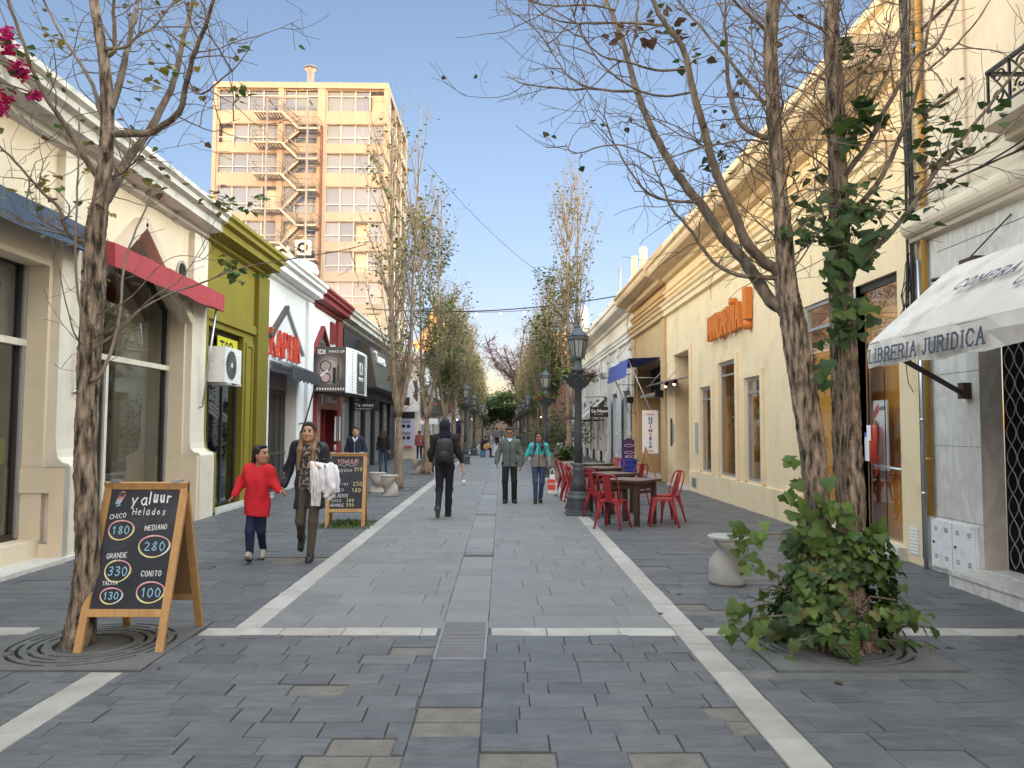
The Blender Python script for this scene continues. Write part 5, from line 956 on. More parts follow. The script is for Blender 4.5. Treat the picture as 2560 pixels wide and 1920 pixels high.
t = thing('iron_rod', 'thin bare iron arm over the first ornate bay', 'bracket', (4.5, 30, 3.6)); b = MB(); b.tube([(4.95, 29.0, 3.68), (4.15, 32.2, 3.68)], .02, M['rust'], 5); b.build('rod', t)
t = thing('iron_rod', 'thin bare iron arm left of the blue awning, over the third ornate bay', 'bracket', (4.5, 36, 3.3)); b = MB(); b.tube([(4.95, 36.0, 3.1), (4.0, 37, 3.1)], .02, M['rust'], 5); b.build('rod', t)
for a in (('far_shop', 47.3, 60, 6.6, 'ornate', 'grey white far block next along from the roof crest'), ('far_shop', 60, 78, 5.6, 'rosewood', 'rose coloured low far block behind the lamp posts'), ('far_shop', 78, 96, 6.2, 'white_stucco', 'white far block close to the arch'), ('far_shop', 96, 116, 5.2, 'tan', 'ochre far block at the end of the street')): far_block(*a, 5.0, -1)
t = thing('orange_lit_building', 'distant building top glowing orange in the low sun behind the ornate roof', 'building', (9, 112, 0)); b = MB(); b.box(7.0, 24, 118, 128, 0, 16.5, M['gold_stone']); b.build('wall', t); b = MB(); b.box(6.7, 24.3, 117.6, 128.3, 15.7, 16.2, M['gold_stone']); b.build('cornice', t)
# ================================================================ hotel tower with its fire escape
K_ = thing('tower_block', 'tall beige tower block with horizontal window bands, lit gold at one edge', 'building', (-18.8, 70, 0))
tx0, tx1, ty0, ty1, tz = -26.9, -10.7, 70.0, 84.0, 33.5
lev = [(30.92, 32.93), (27.85, 29.7), (25.06, 26.94), (21.4, 23.8), (18.65, 20.55), (15.83, 17.78), (12.95, 14.95), (10.0, 12.0), (7.1, 9.1)]
secs = [(-26.45, -20.95), (-20.35, -17.3), (-16.45, -11.15)]
b = MB(); holes = [rect(s0, s1, z0, z1) for z0, z1 in lev for s0, s1 in secs]
b.sheet(rect(tx0, tx1, 0, tz), holes, lambda u, v, q: (u, ty0-q, v), .28, M['tower'])
sh = [(71.2, 74.2), (75.2, 78.6), (79.6, 82.8)]
b.sheet(rect(ty0, ty1, 0, tz), [rect(a, c, z0-.3, z1) for z0, z1 in lev for a, c in sh], lambda u, v, q: (tx1+q, u, v), .35, M['tower'])
b.quad((tx0, ty0, 0), (tx0, ty1, 0), (tx0, ty1, tz), (tx0, ty0, tz), M['tower']); b.quad((tx0, ty1, 0), (tx1, ty1, 0), (tx1, ty1, tz), (tx0, ty1, tz), M['tower']); b.quad((tx0, ty0, tz-.4), (tx1, ty0, tz-.4), (tx1, ty1, tz-.4), (tx0, ty1, tz-.4), M['concrete']); b.build('wall', K_)
b = MB()
for a, c in ((tx0, -26.55), (-20.9, -20.4), (-17.25, -16.55), (-11.1, tx1)): b.box(a, c, ty0-.16, ty0-.003, 0, tz+.02, M['tower'])
b.box(tx0, tx1, ty0-.22, ty0-.165, tz-.5, tz+.05, M['tower']); b.build('pilaster', K_)
tg_ = random.Random(9); sky_tint_blinds = [mat('blind_%d' % i, c, .8, .06, .4, 0) for i, c in enumerate([(.115, .17, .26), (.095, .145, .235), (.07, .115, .20), (.11, .165, .215)])]  # blue of the sky reflected in the panes is painted into the blinds
for li, (z0, z1) in enumerate(lev[:8]):
 for si, (s0, s1) in enumerate(secs):
  n = 4 if si != 1 else 3; b = MB(); w_ = (s1-s0)/n; yb = ty0+.14
  for k in range(n+1): b.box(s0+k*w_-.035, s0+k*w_+.035, yb, yb+.08, z0, z1, M['alu_pale'])
  zt = z1-.55 if li == 0 else z0+(z1-z0)*.32
  for z in (z0, zt, z1): b.box(s0, s1, yb+.003, yb+.075, z-.035, z+.035, M['alu_pale'])
  f = b.build('window', K_); b = MB(); b.quad((s0, yb+.09, z0), (s1, yb+.09, z0), (s1, yb+.09, z1), (s0, yb+.09, z1), M['glass_shop']); b.build('pane', f); b = MB()
  for k in range(n):
   if tg_.random() < (.25 if li == 0 else .12): b.quad((s0+k*w_, yb+.9, z0), (s0+(k+1)*w_, yb+.9, z0), (s0+(k+1)*w_, yb+.9, z1), (s0+k*w_, yb+.9, z1), M['interior']); continue
   b.quad((s0+k*w_, yb+.25, z0), (s0+(k+1)*w_, yb+.25, z0), (s0+(k+1)*w_, yb+.25, z1), (s0+k*w_, yb+.25, z1), tg_.choice(sky_tint_blinds[1:] if li == 0 else sky_tint_blinds))
  b.build('blind', f)
 for a, c in sh:
  b = MB(); b.quad((tx1-.3, a, z0-.3), (tx1-.3, c, z0-.3), (tx1-.3, c, z1), (tx1-.3, a, z1), M['glass_dk']); b.quad((tx1-.6, a, z0-.3), (tx1-.6, c, z0-.3), (tx1-.6, c, z1), (tx1-.6, a, z1), M['int_dark']); b.box(tx1-.28, tx1-.2, (a+c)/2-.05, (a+c)/2+.05, z0-.3, z1, M['sign_white']); b.build('window', K_)
b = MB(); b.box(-16.9, -16.7, ty0-.45, ty0-.25, 4, 29.4, mat('oxide_pipe', (.075, .035, .032), .6, .1, 3, 0));
b.build('red_drain_pipe', K_)
b = MB(); b.lathe([(.35, 33.1), (.35, 35.6), (.62, 35.75), (.62, 36.0), (.2, 36.0)], (-18.5, 72, 0), M['galv'], 14); b.lathe([(.64, 35.75), (.64, 35.95)], (-18.5, 72, 0), M['frame_dark'], 14); b.build('chimney', K_)
for x in (-17.9, -16.6): b = MB(); b.tube([(x-.4, 73, 33.9), (x+.4, 73, 33.9)], .45, M['frame_dark'], 12); b.build('water_tank', K_)
t = thing('fire_escape', 'zigzag galvanised steel fire escape stairs on tower front', 'fire escape', (-19.5, 69, 5)); fx0, fx1 = -21.4, -17.75; yo, yi = ty0-1.7, ty0-.25
st = mat('escape_steel', (.17, .17, .168), .5, .1, 2, 0, metal=.3); b = MB()
for x in (fx0, fx1):
 b.tube([(x, yo, 4), (x, yo, 31.4)], .10, st, 6)
b.tube([(fx0, yo, 31.4), (fx1, yo, 31.4)], .08, st, 6); b.tube([(fx1, yo, 31.4), (fx1, yi, 31.4)], .08, st, 6); b.tube([(fx0, yo, 31.4), (fx0, yi, 31.4)], .08, st, 6); b.build('frame', t)
ftop = [30.2, 27.4, 24.5, 21.3, 18.2, 15.3, 12.5, 9.6, 6.7]
for i, z in enumerate(ftop):
 for xa, xb_, zz in ((fx0-1.3, fx0+1.2, z), (fx1-.9, fx1+.9, z-1.5)):
  b = MB(); b.box(xa, xb_, yo, yo+.08, zz-.16, zz, st); b.box(xa, xb_, yi-.08, yi, zz-.16, zz, st); [b.box(xa+(xb_-xa)*q/9, xa+(xb_-xa)*q/9+.12, yo+.08, yi-.08, zz-.05, zz, st) for q in range(9)]; b.build('landing', t)
 zl = ftop[i+1] if i+1 < len(ftop) else z-2.9
 for (xa, za, xb_, zb_, y_) in ((fx0+1.2, z, fx1-.9, z-1.5, yo+.35), (fx1-.9, z-1.5, fx0+1.2, zl, yi-.40)):
  b = MB();
  for dy in (-.32, .32): b.bar((xa, y_+dy, za), (xb_, y_+dy, zb_), .05, .2, st)
  for k in range(8): q = (k+.5)/8; b.box(xa+(xb_-xa)*q-.14, xa+(xb_-xa)*q+.14, y_-.32, y_+.32, za+(zb_-za)*q, za+(zb_-za)*q+.04, st)
  b.build('flight', t); b = MB()
  for dy in (-.32, .32):
   for h in (.5, 1.0): b.tube([(xa, y_+dy, za+h), (xb_, y_+dy, zb_+h)], .035, st, 4)
   for k in range(4): q = k/3; b.tube([(xa+(xb_-xa)*q, y_+dy, za+(zb_-za)*q), (xa+(xb_-xa)*q, y_+dy, za+(zb_-za)*q+1)], .025, st, 4)
  b.build('handrail', t)
 b = MB()
 for xa, xb_, zz in ((fx0-1.3, fx0+1.2, z), (fx1-.9, fx1+.9, z-1.5)):
  for h in (.5, 1.0): b.tube([(xa, yo, zz+h), (xb_, yo, zz+h)], .035, st, 4); b.tube([(xa if xa < -20 else xb_, yo, zz+h), (xa if xa < -20 else xb_, yi, zz+h)], .035, st, 4)
  for k in range(4): x = xa+(xb_-xa)*k/3; b.tube([(x, yo, zz), (x, yo, zz+1)], .025, st, 4)
 b.build('handrail', t)
b = MB();
def acw(x, z, lb):
 t = thing('air_conditioner', lb, 'air conditioner', (x, ty0-.6, z), group='air conditioners on the tower'); b = MB(); b.box(x-.65, x+.65, ty0-.9, ty0-.2, z, z+1.35, M['white_enamel']); b.build('casing', t); b = MB(); n = 18
 b.add([(x+.5*math.cos(2*PI*k/n), ty0-.904, z+.68+.5*math.sin(2*PI*k/n)) for k in range(n)], [tuple(range(n))], M['dark']); b.add([(x+.2*math.cos(2*PI*k/n), ty0-.907, z+.68+.2*math.sin(2*PI*k/n)) for k in range(n)], [tuple(range(n))], M['white_enamel']); b.build('fan_opening', t)
acw(-20.0, 16.6, 'white air conditioner low on the tower, near the top of the white shop roof'); acw(-18.2, 17.2, 'white air conditioner on the tower just right of another, under the stair landing')
t = thing('church_tower', 'golden sunlit church tower with stepped gable rising behind poplars', 'church', (-14.4, 165, 0)); cx, cy = -14.6, 165
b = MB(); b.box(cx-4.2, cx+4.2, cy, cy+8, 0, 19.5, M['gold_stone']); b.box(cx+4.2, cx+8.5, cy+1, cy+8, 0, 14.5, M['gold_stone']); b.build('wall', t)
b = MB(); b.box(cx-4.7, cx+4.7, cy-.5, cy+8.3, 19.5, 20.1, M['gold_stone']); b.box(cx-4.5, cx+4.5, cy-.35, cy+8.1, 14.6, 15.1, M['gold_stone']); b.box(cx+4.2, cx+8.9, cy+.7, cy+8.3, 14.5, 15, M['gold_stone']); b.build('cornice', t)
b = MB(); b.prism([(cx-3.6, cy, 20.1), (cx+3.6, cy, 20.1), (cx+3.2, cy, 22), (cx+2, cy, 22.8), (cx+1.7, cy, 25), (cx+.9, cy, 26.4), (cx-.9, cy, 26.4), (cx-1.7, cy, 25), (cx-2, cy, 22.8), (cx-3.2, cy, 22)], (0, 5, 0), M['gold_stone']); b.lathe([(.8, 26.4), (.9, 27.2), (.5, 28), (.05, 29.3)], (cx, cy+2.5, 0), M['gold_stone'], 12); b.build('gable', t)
b = MB(); b.box(cx-.9, cx+.9, cy-.06, cy-.003, 15.6, 18.4, M['int_dark']); b.box(cx-.6, cx+.6, cy-.06, cy-.003, 21, 22.6, M['int_dark']); b.build('window', t)
for x in (-3.6, 3.0): b = MB(); b.box(cx+x, cx+x+.6, cy-.25, cy-.003, 0, 19.45, M['gold_stone']); b.build('pilaster', t)
t = thing('market_arch', 'pale arched canopy with lit strip lamps across street end', 'arch', (0, 112, 0)); b = MB(); n = 16
for r0, r1, yy in ((5.4, 6.0, 111),):
 o_ = [(r1*1.05*math.cos(PI*k/n), r1*.9*math.sin(PI*k/n)) for k in range(n+1)]; i_ = [(r0*1.05*math.cos(PI*k/n), r0*.9*math.sin(PI*k/n)) for k in range(n+1)]
 b.add([(x+.2, yy, z) for x, z in o_]+[(x+.2, yy, z) for x, z in i_]+[(x+.2, yy+6, z) for x, z in o_]+[(x+.2, yy+6, z) for x, z in i_], [(k, k+1, n+1+k+1, n+1+k) for k in range(n)]+[(k, k+1, 2*n+2+k+1, 2*n+2+k) for k in range(n)]+[(n+1+k, n+2+k, 3*n+4+k, 3*n+3+k) for k in range(n)], M['canvas'])
b.build('canopy', t); b = MB()
for x in (-2.2, -1.2): b.bar((x, 110.9, 4.6-.3*x*0), (x+.7, 110.9, 4.4), .12, .1, M['bulb_w'])
b.build('strip_lamp', t)
for x0, x1, h, mm, lb, y in ((-60, -12, 9, 'white_stucco', 'low white block closing the far street on the church side', 185), (-12, 14, 6, 'charcoal', 'dark low block seen through the market arch', 150), (14, 70, 10, 'tan', 'tan block closing the far street beyond the arch', 175)):
 t = thing('closing_block', lb, 'building', ((x0+x1)/2, y, 0)); b = MB(); b.box(x0, x1, y, y+12, 0, h, M[mm]); b.build('wall', t); b = MB(); b.box(x0-.2, x1+.2, y-.3, y-.003, h-.5, h-.1, M['cornice_w']); b.build('cornice', t)
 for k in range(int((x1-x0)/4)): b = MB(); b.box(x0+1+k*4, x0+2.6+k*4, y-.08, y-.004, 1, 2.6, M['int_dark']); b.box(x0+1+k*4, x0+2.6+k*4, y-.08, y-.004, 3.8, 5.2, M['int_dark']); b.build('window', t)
t = thing('sun_blocking_block', 'wide pale apartment block added unseen behind the viewer to block the low sun', 'building', (0, -60, 0)); b = MB()  # added out of view so its shadow keeps low sun off the street
b.sheet(rect(-70, 60, 0, 20), [rect(-68+k*4.2, -66+k*4.2, 1.2+j*3.8, 3.4+j*3.8) for k in range(30) for j in range(4)], lambda u, v, q: (u, -60+q, v), .3, M['cream']); b.quad((-70, -72, 0), (60, -72, 0), (60, -72, 20), (-70, -72, 20), M['cream']); b.quad((-70, -72, 20), (60, -72, 20), (60, -60, 20), (-70, -60, 20), M['concrete']); b.build('wall', t); b = MB(); b.quad((-70, -60.3, 0), (60, -60.3, 0), (60, -60.3, 19.9), (-70, -60.3, 19.9), M['glass_dk']); b.quad((-70, -60.8, 0), (60, -60.8, 0), (60, -60.8, 19.9), (-70, -60.8, 19.9), M['int_dark']); b.build('window', t)
def wire(lb, a, c, sag, r_, bulbs=0):
 t = thing('overhead_wire', lb, 'wire', a); pts = [(a[0]+(c[0]-a[0])*i/20, a[1]+(c[1]-a[1])*i/20, a[2]+(c[2]-a[2])*i/20-sag*4*(i/20)*(1-i/20)) for i in range(21)]
 b = MB(); b.tube(pts, r_, M['cable'], 5); b.build('cable', t)
 if bulbs: b = MB(); [b.ell((p[0], p[1], p[2]-.12), (.07, .07, .1), M['sign_white']) for p in pts[4:-4:3]]; b.build('lamp_bulb', t)
wire('sagging black wire crossing the street above the first lamp post', (-5.2, 29, 6.1), (4.9, 29, 6.75), .35, .022)
wire('lower thin wire with small bulbs crossing the street far off', (-5.2, 48, 9.0), (4.9, 48, 9.4), .3, .02, 1)
wire('faint diagonal cable running down across the open sky', (-6.0, 60, 22.5), (5.0, 75, 16.0), .8, .022)
# ================================================================ trees
def leaf(b, p, L, rng, m, droop=.3):
 """one heart-shaped poplar leaf: folded along its midrib."""
 a = rng.uniform(0, 2*PI); d = Vector((math.cos(a), math.sin(a), rng.uniform(-1.2, .3))).normalized(); s = d.cross(Vector((rng.uniform(-.4, .4), rng.uniform(-.4, .4), 1))).normalized(); n = s.cross(d)
 p = Vector(p); w_ = L*.52
 b.add([p, p+d*L*.28+s*w_+n*L*.12, p+d*L*.62+s*w_*.72+n*L*.1, p+d*L, p+d*L*.62-s*w_*.72+n*L*.1, p+d*L*.28-s*w_+n*L*.12], [(0, 1, 2, 3), (0, 3, 4, 5)], m, True)
def twig(b, p, d, L, r_, rng, m, depth, leaves, curl=.5, lp=.0, up=.25):
 """a crooked shoot that bends upwards and forks; leaves collects tip points."""
 n = max(3, int(L/.085)); pts = [Vector(p)]; d = Vector(d).normalized(); ax = Vector((rng.gauss(0, 1), rng.gauss(0, 1), rng.gauss(0, .4))).normalized()
 for i in range(n):
  d = (d+Vector((rng.gauss(0, .17), rng.gauss(0, .17), rng.gauss(0, .17)+up*.13))+ax.cross(d)*curl*.20).normalized(); pts.append(pts[-1]+d*(L/n))
 b.tube(pts, [max(.0022, r_*(1-.75*i/n)) for i in range(n+1)], m, 5 if r_ > .012 else 3, cap=False)
 if depth > 0:
  k = max(1, int(L*rng.uniform(2.2, 4.0)))
  for _ in range(k):
   q = rng.uniform(.2, .95); i = min(n-1, int(q*n)); dd = (pts[i+1]-pts[i]).normalized(); s = Vector((rng.gauss(0, 1), rng.gauss(0, 1), rng.gauss(0, .7))); s = (s-dd*s.dot(dd)).normalized()
   twig(b, pts[i], dd*rng.uniform(.5, 1)+s*rng.uniform(.5, 1), L*rng.uniform(.3, .62), r_*.55, rng, m, depth-1, leaves, curl, lp, up)
 leaves.append((pts[-1], pts[-2])); leaves.append((pts[len(pts)//2], pts[0]))
def smooth(pts, k=4):
 out = []; P = [Vector(p) for p in pts]; P = [P[0]*2-P[1]]+P+[P[-1]*2-P[-2]]
 for i in range(1, len(P)-2):
  for j in range(k):
   t = j/k; a, b, c, d = P[i-1:i+3]
   out.append(.5*((2*b)+(c-a)*t+(2*a-5*b+4*c-d)*t*t+(-a+3*b-3*c+d)*t**3))
 out.append(P[-2]); return out
def limb(b, pts, r0, r1, m, n=8, rng=None, rough=.0, k=4):
 P = smooth(pts, k); L = len(P)
 if rng:
  P = [p+Vector((rng.gauss(0, rough), rng.gauss(0, rough), 0)) for p in P]
  ph = [rng.uniform(0, 6.28) for _ in range(6)]
 wob = (lambda i, q: 1+.07*math.sin(i*1.7+ph[0]+q*2.4)+.06*math.sin(i*.9+q*5+ph[1])+.05*math.sin(q*3+ph[2])) if rng and r0 > .05 else None
 b.tube(P, [r0+(r1-r0)*i/(L-1) for i in range(L)], m, n, wob=wob); return P
def rooted(P, *cores):
 """begin a limb inside the trunk it grows from."""
 c = min((q for C_ in cores for q in C_), key=lambda q: (q-P[0]).length+(.25 if q.z > P[0].z else 0)); return [c]+P if .02 < (c-P[0]).length < .34 else P
def bark_trunk(b, pts, radii, m, rng, n=38, knots=()):
 """trunk with furrowed bark: fine vertical ridges that break and wander, swellings at old branch scars."""
 C_ = smooth(pts, 16); L = len(C_); vs = []; fs = []; ph = [rng.uniform(0, 6.28) for _ in range(8)]; lat = [[rng.gauss(0, 1) for _ in range(n)] for _ in range(L)]; z = 0.0
 for i, p in enumerate(C_):
  q = i/(L-1)*(len(radii)-1); k = min(len(radii)-2, int(q)); r_ = radii[k]+(radii[k+1]-radii[k])*(q-k); d = (C_[min(i+1, L-1)]-C_[max(i-1, 0)]).normalized(); x = d.cross(Vector((0, 1, 0))).normalized(); y = d.cross(x); z += (p-C_[max(0, i-1)]).length
  for j in range(n):
   a = 2*PI*j/n; w_ = .6*math.sin(z*5+ph[0])+.5*math.sin(z*11+ph[1]+a)
   f = 1+.045*math.sin(9*a+2.2*w_+ph[2])+.035*math.sin(14*a-1.7*w_+z*6+ph[3])+.05*math.sin(2*a+z*2.1+ph[4])+.03*math.sin(3*a-z*3.3+ph[5])+.030*lat[i][j]
   for kz, ka, kr in knots: f += kr*math.exp(-((z-kz)/.07)**2-((math.atan2(math.sin(a-ka), math.cos(a-ka)))/.5)**2)
   vs.append(p+(x*math.cos(a)+y*math.sin(a))*r_*f)
 for i in range(L-1):
  for j in range(n): fs.append((i*n+j, i*n+(j+1) % n, (i+1)*n+(j+1) % n, (i+1)*n+j))
 b.add(vs, fs, m, True)
def sprout(b, P, rng, m, per_m, Lr, r_, depth, leaves, q0=.15, curl=.5, out=None, up=.3):
 """twigs along a limb polyline."""
 tot = sum((a-c).length for a, c in zip(P[:-1], P[1:]))
 for _ in range(int(tot*per_m)):
  i = min(len(P)-2, int((q0+(1-q0)*rng.random())*(len(P)-1))); d = (P[i+1]-P[i]).normalized(); s = Vector((rng.gauss(0, 1), rng.gauss(0, 1), rng.gauss(0, .5))); s = (s-d*s.dot(d)).normalized()
  twig(b, P[i], d*rng.uniform(.2, .9)+s+Vector((0, 0, .15)), rng.uniform(*Lr), r_*rng.uniform(.6, 1.2), rng, m, depth, leaves, curl, up=up)
YL = 5.74
t1 = thing('poplar_tree', 'leaning bare tree rising from a grate beside the chalkboard price sign', 'tree', (-3.09, YL, 0)); r1 = random.Random(21)
_cr = (Matrix.Rotation(-_y, 4, 'Z') @ Matrix.Rotation(R(90)+_p, 4, 'X') @ Matrix.Rotation(R(.25), 4, 'Z')).to_3x3()
def survey(u, v, Y):
 """point of the plane y = Y sighted from the survey station at the viewer (angles noted on a 2560 x 1920 grid)."""
 d = _cr @ Vector(((u-1280)/1920, (960-v)/1920, -1)); return Vector((0, 0, 1.6))+d*(Y/d.y)
def Lp(u, v, dy=0.0): return survey(u, v, YL+dy)
def Zc(u, v): return (u/2.592, v/2.592)
def L1(pts, dys): return [Lp(u/2.592, v/2.592, d) for (u, v), d in zip(pts, dys)]
b = MB(); trunk = [(-3.09, YL, -.03), (-3.06, YL, .25), (-3.04, YL, .7)]+[Lp(u, v) for u, v in ((214, 1150), (220, 1000), (222, 900), (233, 740), (239, 620), (250, 520), (264, 400), (268, 270), (262, 170), (248, 80), (232, -20), (215, -170), (205, -330))]
bark_trunk(b, trunk, [.112, .092, .083, .077, .074, .074, .070, .063, .058, .052, .046, .041, .036, .032, .028, .024], M['bark'], r1, knots=[(.95+.37*k, k*2.1, .13) for k in range(12)]); b.build('trunk', t1)
TC = smooth(trunk, 6); b = MB(); lv = []; tw = MB()
limbs = [([(690, 1290), (780, 1130), (850, 1000), (960, 860), (1060, 680), (1140, 480), (1190, 250), (1250, 0), (1290, -250)], .045, .3), ([(960, 860), (1060, 810), (1160, 720), (1220, 500), (1260, 340), (1330, 180), (1380, 0), (1440, -250)], .030, -.3),
   ([(730, 680), (800, 420), (830, 300), (870, 100), (890, 0), (900, -260)], .032, .35), ([(740, 330), (735, 150), (735, 0), (740, -300)], .022, -.2), ([(630, 1150), (540, 1010), (430, 820), (330, 680), (220, 480), (140, 250), (50, 0), (-30, -260)], .026, -.3),
   ([(650, 720), (600, 550), (500, 380), (390, 220), (290, 0), (230, -200)], .020, .3), ([(570, 1600), (440, 1510), (380, 1350), (250, 1220), (100, 1050), (0, 950), (-160, 780)], .017, -.25), ([(560, 1580), (420, 1500), (300, 1440), (140, 1330)], .016, .3),
   ([(560, 1540), (430, 1520), (250, 1480), (60, 1400), (-100, 1370)], .010, .2), ([(820, 300), (900, 230), (1010, 160), (1100, 40), (1190, -90)], .014, .3), ([(1220, 560), (1270, 600), (1330, 600), (1440, 510), (1560, 400), (1640, 260)], .010, -.2),
   ([(1160, 760), (1290, 820), (1400, 850), (1480, 800), (1550, 770)], .006, .3), ([(780, 1130), (860, 1060), (980, 900), (1080, 820)], .010, -.3)]
for pts, r0, sl_ in limbs:
 n = len(pts); dys = [sl_*i*.35 for i in range(n)]; P = limb(b, rooted(L1(pts, dys), TC), r0, r0*.30, M['limb'], 7, r1, .003); sprout(tw, P, r1, M['twig'], 8.0, (.25, .85), .006, 2, lv, curl=.7)
def L2(pts, dys): return [Lp(u/2.592, 500+v/2.592, d) for (u, v), d in zip(pts, dys)]
for pts, r0, sl_ in [([(640, 1150), (730, 950), (780, 700), (800, 450), (860, 250), (960, 20), (1010, -120)], .015, .3), ([(600, 970), (770, 850), (900, 720), (1100, 610), (1300, 540), (1500, 460), (1659, 420), (2200, 330), (2370, 285)], .012, .5), ([(560, 980), (520, 700), (490, 450), (495, 100), (510, -260), (512, -600)], .013, -.3),
      ([(500, 900), (440, 720), (390, 480), (330, 250)], .007, -.3), ([(770, 680), (880, 600), (1040, 420), (1180, 360), (1400, 395)], .006, .1), ([(650, 1060), (660, 800), (690, 500), (700, 250)], .008, -.1), ([(700, 850), (820, 780), (1000, 620), (1200, 480), (1400, 120)], .007, .4)]:
 n = len(pts); P = limb(b, rooted(L2(pts, [-.12+sl_*i*.25 for i in range(n)]), TC), r0, r0*.35, M['twig_pale'] if r0 > .0125 else M['limb'], 6, r1, .002); sprout(tw, P, r1, M['twig'], 3.0, (.15, .5), .004, 1, lv, curl=.9)
b.build('branches', t1); o = tw.build('twigs', t1)
b = MB(); r1b = random.Random(5)
def cluster(b, c, n, sp, Lr, ms, rng):
 for _ in range(n): leaf(b, (c[0]+rng.gauss(0, sp), c[1]+rng.gauss(0, sp), c[2]+rng.gauss(0, sp)), rng.uniform(*Lr), rng, rng.choice(ms))
mixed = [M['leaf_ol'], M['leaf_y'], M['leaf'], M['leaf_br'], M['leaf_y']]
for p, q in lv:
 if r1b.random() < .075: cluster(b, p, r1b.randint(1, 2), .03, (.035, .065), mixed, r1b)
for (u, v), n in (((1040, 460), 8), ((890, 570), 3), ((840, 540), 2), ((1030, 1010), 4), ((1020, 1130), 3), ((1010, 1190), 3), ((890, 1180), 4), ((660, 1340), 3), ((530, 1350), 4), ((680, 1440), 3), ((350, 1200), 5), ((270, 1170), 4), ((210, 1230), 5), ((1580, 330), 8), ((1570, 590), 9), ((960, 770), 4), ((500, 850), 3), ((1340, 1300), 4), ((1440, 1340), 7), ((1400, 1370), 4), ((365, 280), 6), ((20, 1290), 2), ((1060, 470), 4), ((930, 980), 3)):
 cluster(b, Lp(u/2.592, v/2.592, r1b.uniform(-.2, .3)), n, .05, (.05, .09), mixed, r1b)
for (u, v), n in (((1450, 390), 6), ((1520, 440), 7), ((1560, 490), 5), ((1480, 410), 4)): cluster(b, Lp(u/2.592, 500+v/2.592, 1.3), n, .05, (.06, .10), [M['leaf'], M['leaf_ol'], M['leaf']], r1b)
for u, v in [(540+14*i, 505+random.Random(i).randint(-18, 22)) for i in range(9)]: cluster(b, Lp(u, v, 1.6), 3, .04, (.06, .10), [M['leaf'], M['leaf'], M['leaf_ol'], M['leaf_br']], r1b)
b.build('leaves', t1)
YR = 5.82
t2 = thing('poplar_tree', 'double trunked bare tree wrapped in green ivy at its foot', 'tree', (2.47, YR, 0)); r2 = random.Random(33)
def Rp(u, v, dy=0.0): return survey(u, v, YR+dy)
k_ = 1.1573
b = MB(); tA = [(2.42, YR-.04, -.03), (2.38, YR-.06, .3)]+[Rp(u*k_, v*k_, -.06) for u, v in ((1768, 1130), (1762, 1040), (1748, 920), (1728, 800), (1714, 700), (1700, 620), (1694, 520), (1684, 420), (1676, 320), (1668, 200), (1664, 100), (1670, 0), (1678, -160), (1684, -320))]
tB = [(2.62, YR+.04, -.03), (2.60, YR+.05, .35)]+[Rp(u*k_, v*k_, .06) for u, v in ((1838, 1120), (1832, 1000), (1828, 880), (1822, 760), (1817, 640), (1814, 520), (1811, 400), (1806, 280), (1800, 160), (1796, 50), (1800, -60), (1806, -220), (1812, -350))]
kn = [(.8+.4*k, k*2.4, .12) for k in range(12)]; bark_trunk(b, tA, [.115, .10, .092, .089, .088, .087, .085, .07, .06, .055, .051, .049, .046, .042, .038], M['bark'], r2, knots=kn); bark_trunk(b, tB, [.145, .12, .103, .098, .096, .093, .087, .079, .072, .065, .059, .054, .05, .045, .04], M['bark'], r2, 42, knots=kn); PA = smooth(tA, 5); PB = smooth(tB, 5)
bark_trunk(b, [(2.52, YR, -.04), (2.52, YR, .1), (2.52, YR, .25), (2.51, YR, .42), (2.51, YR, .55)], [.32, .27, .235, .20, .16], M['bark'], r2, 36); b.build('trunk', t2)
b = MB(); tw = MB(); lv = []
def R4(pts, sl_): return [Rp(1260+u/2.37, v/2.37, sl_*i*.22) for i, (u, v) in enumerate(pts)]
def R3(pts, sl_): return [Rp(1960+u/2.765, v/2.765, sl_*i*.22) for i, (u, v) in enumerate(pts)]
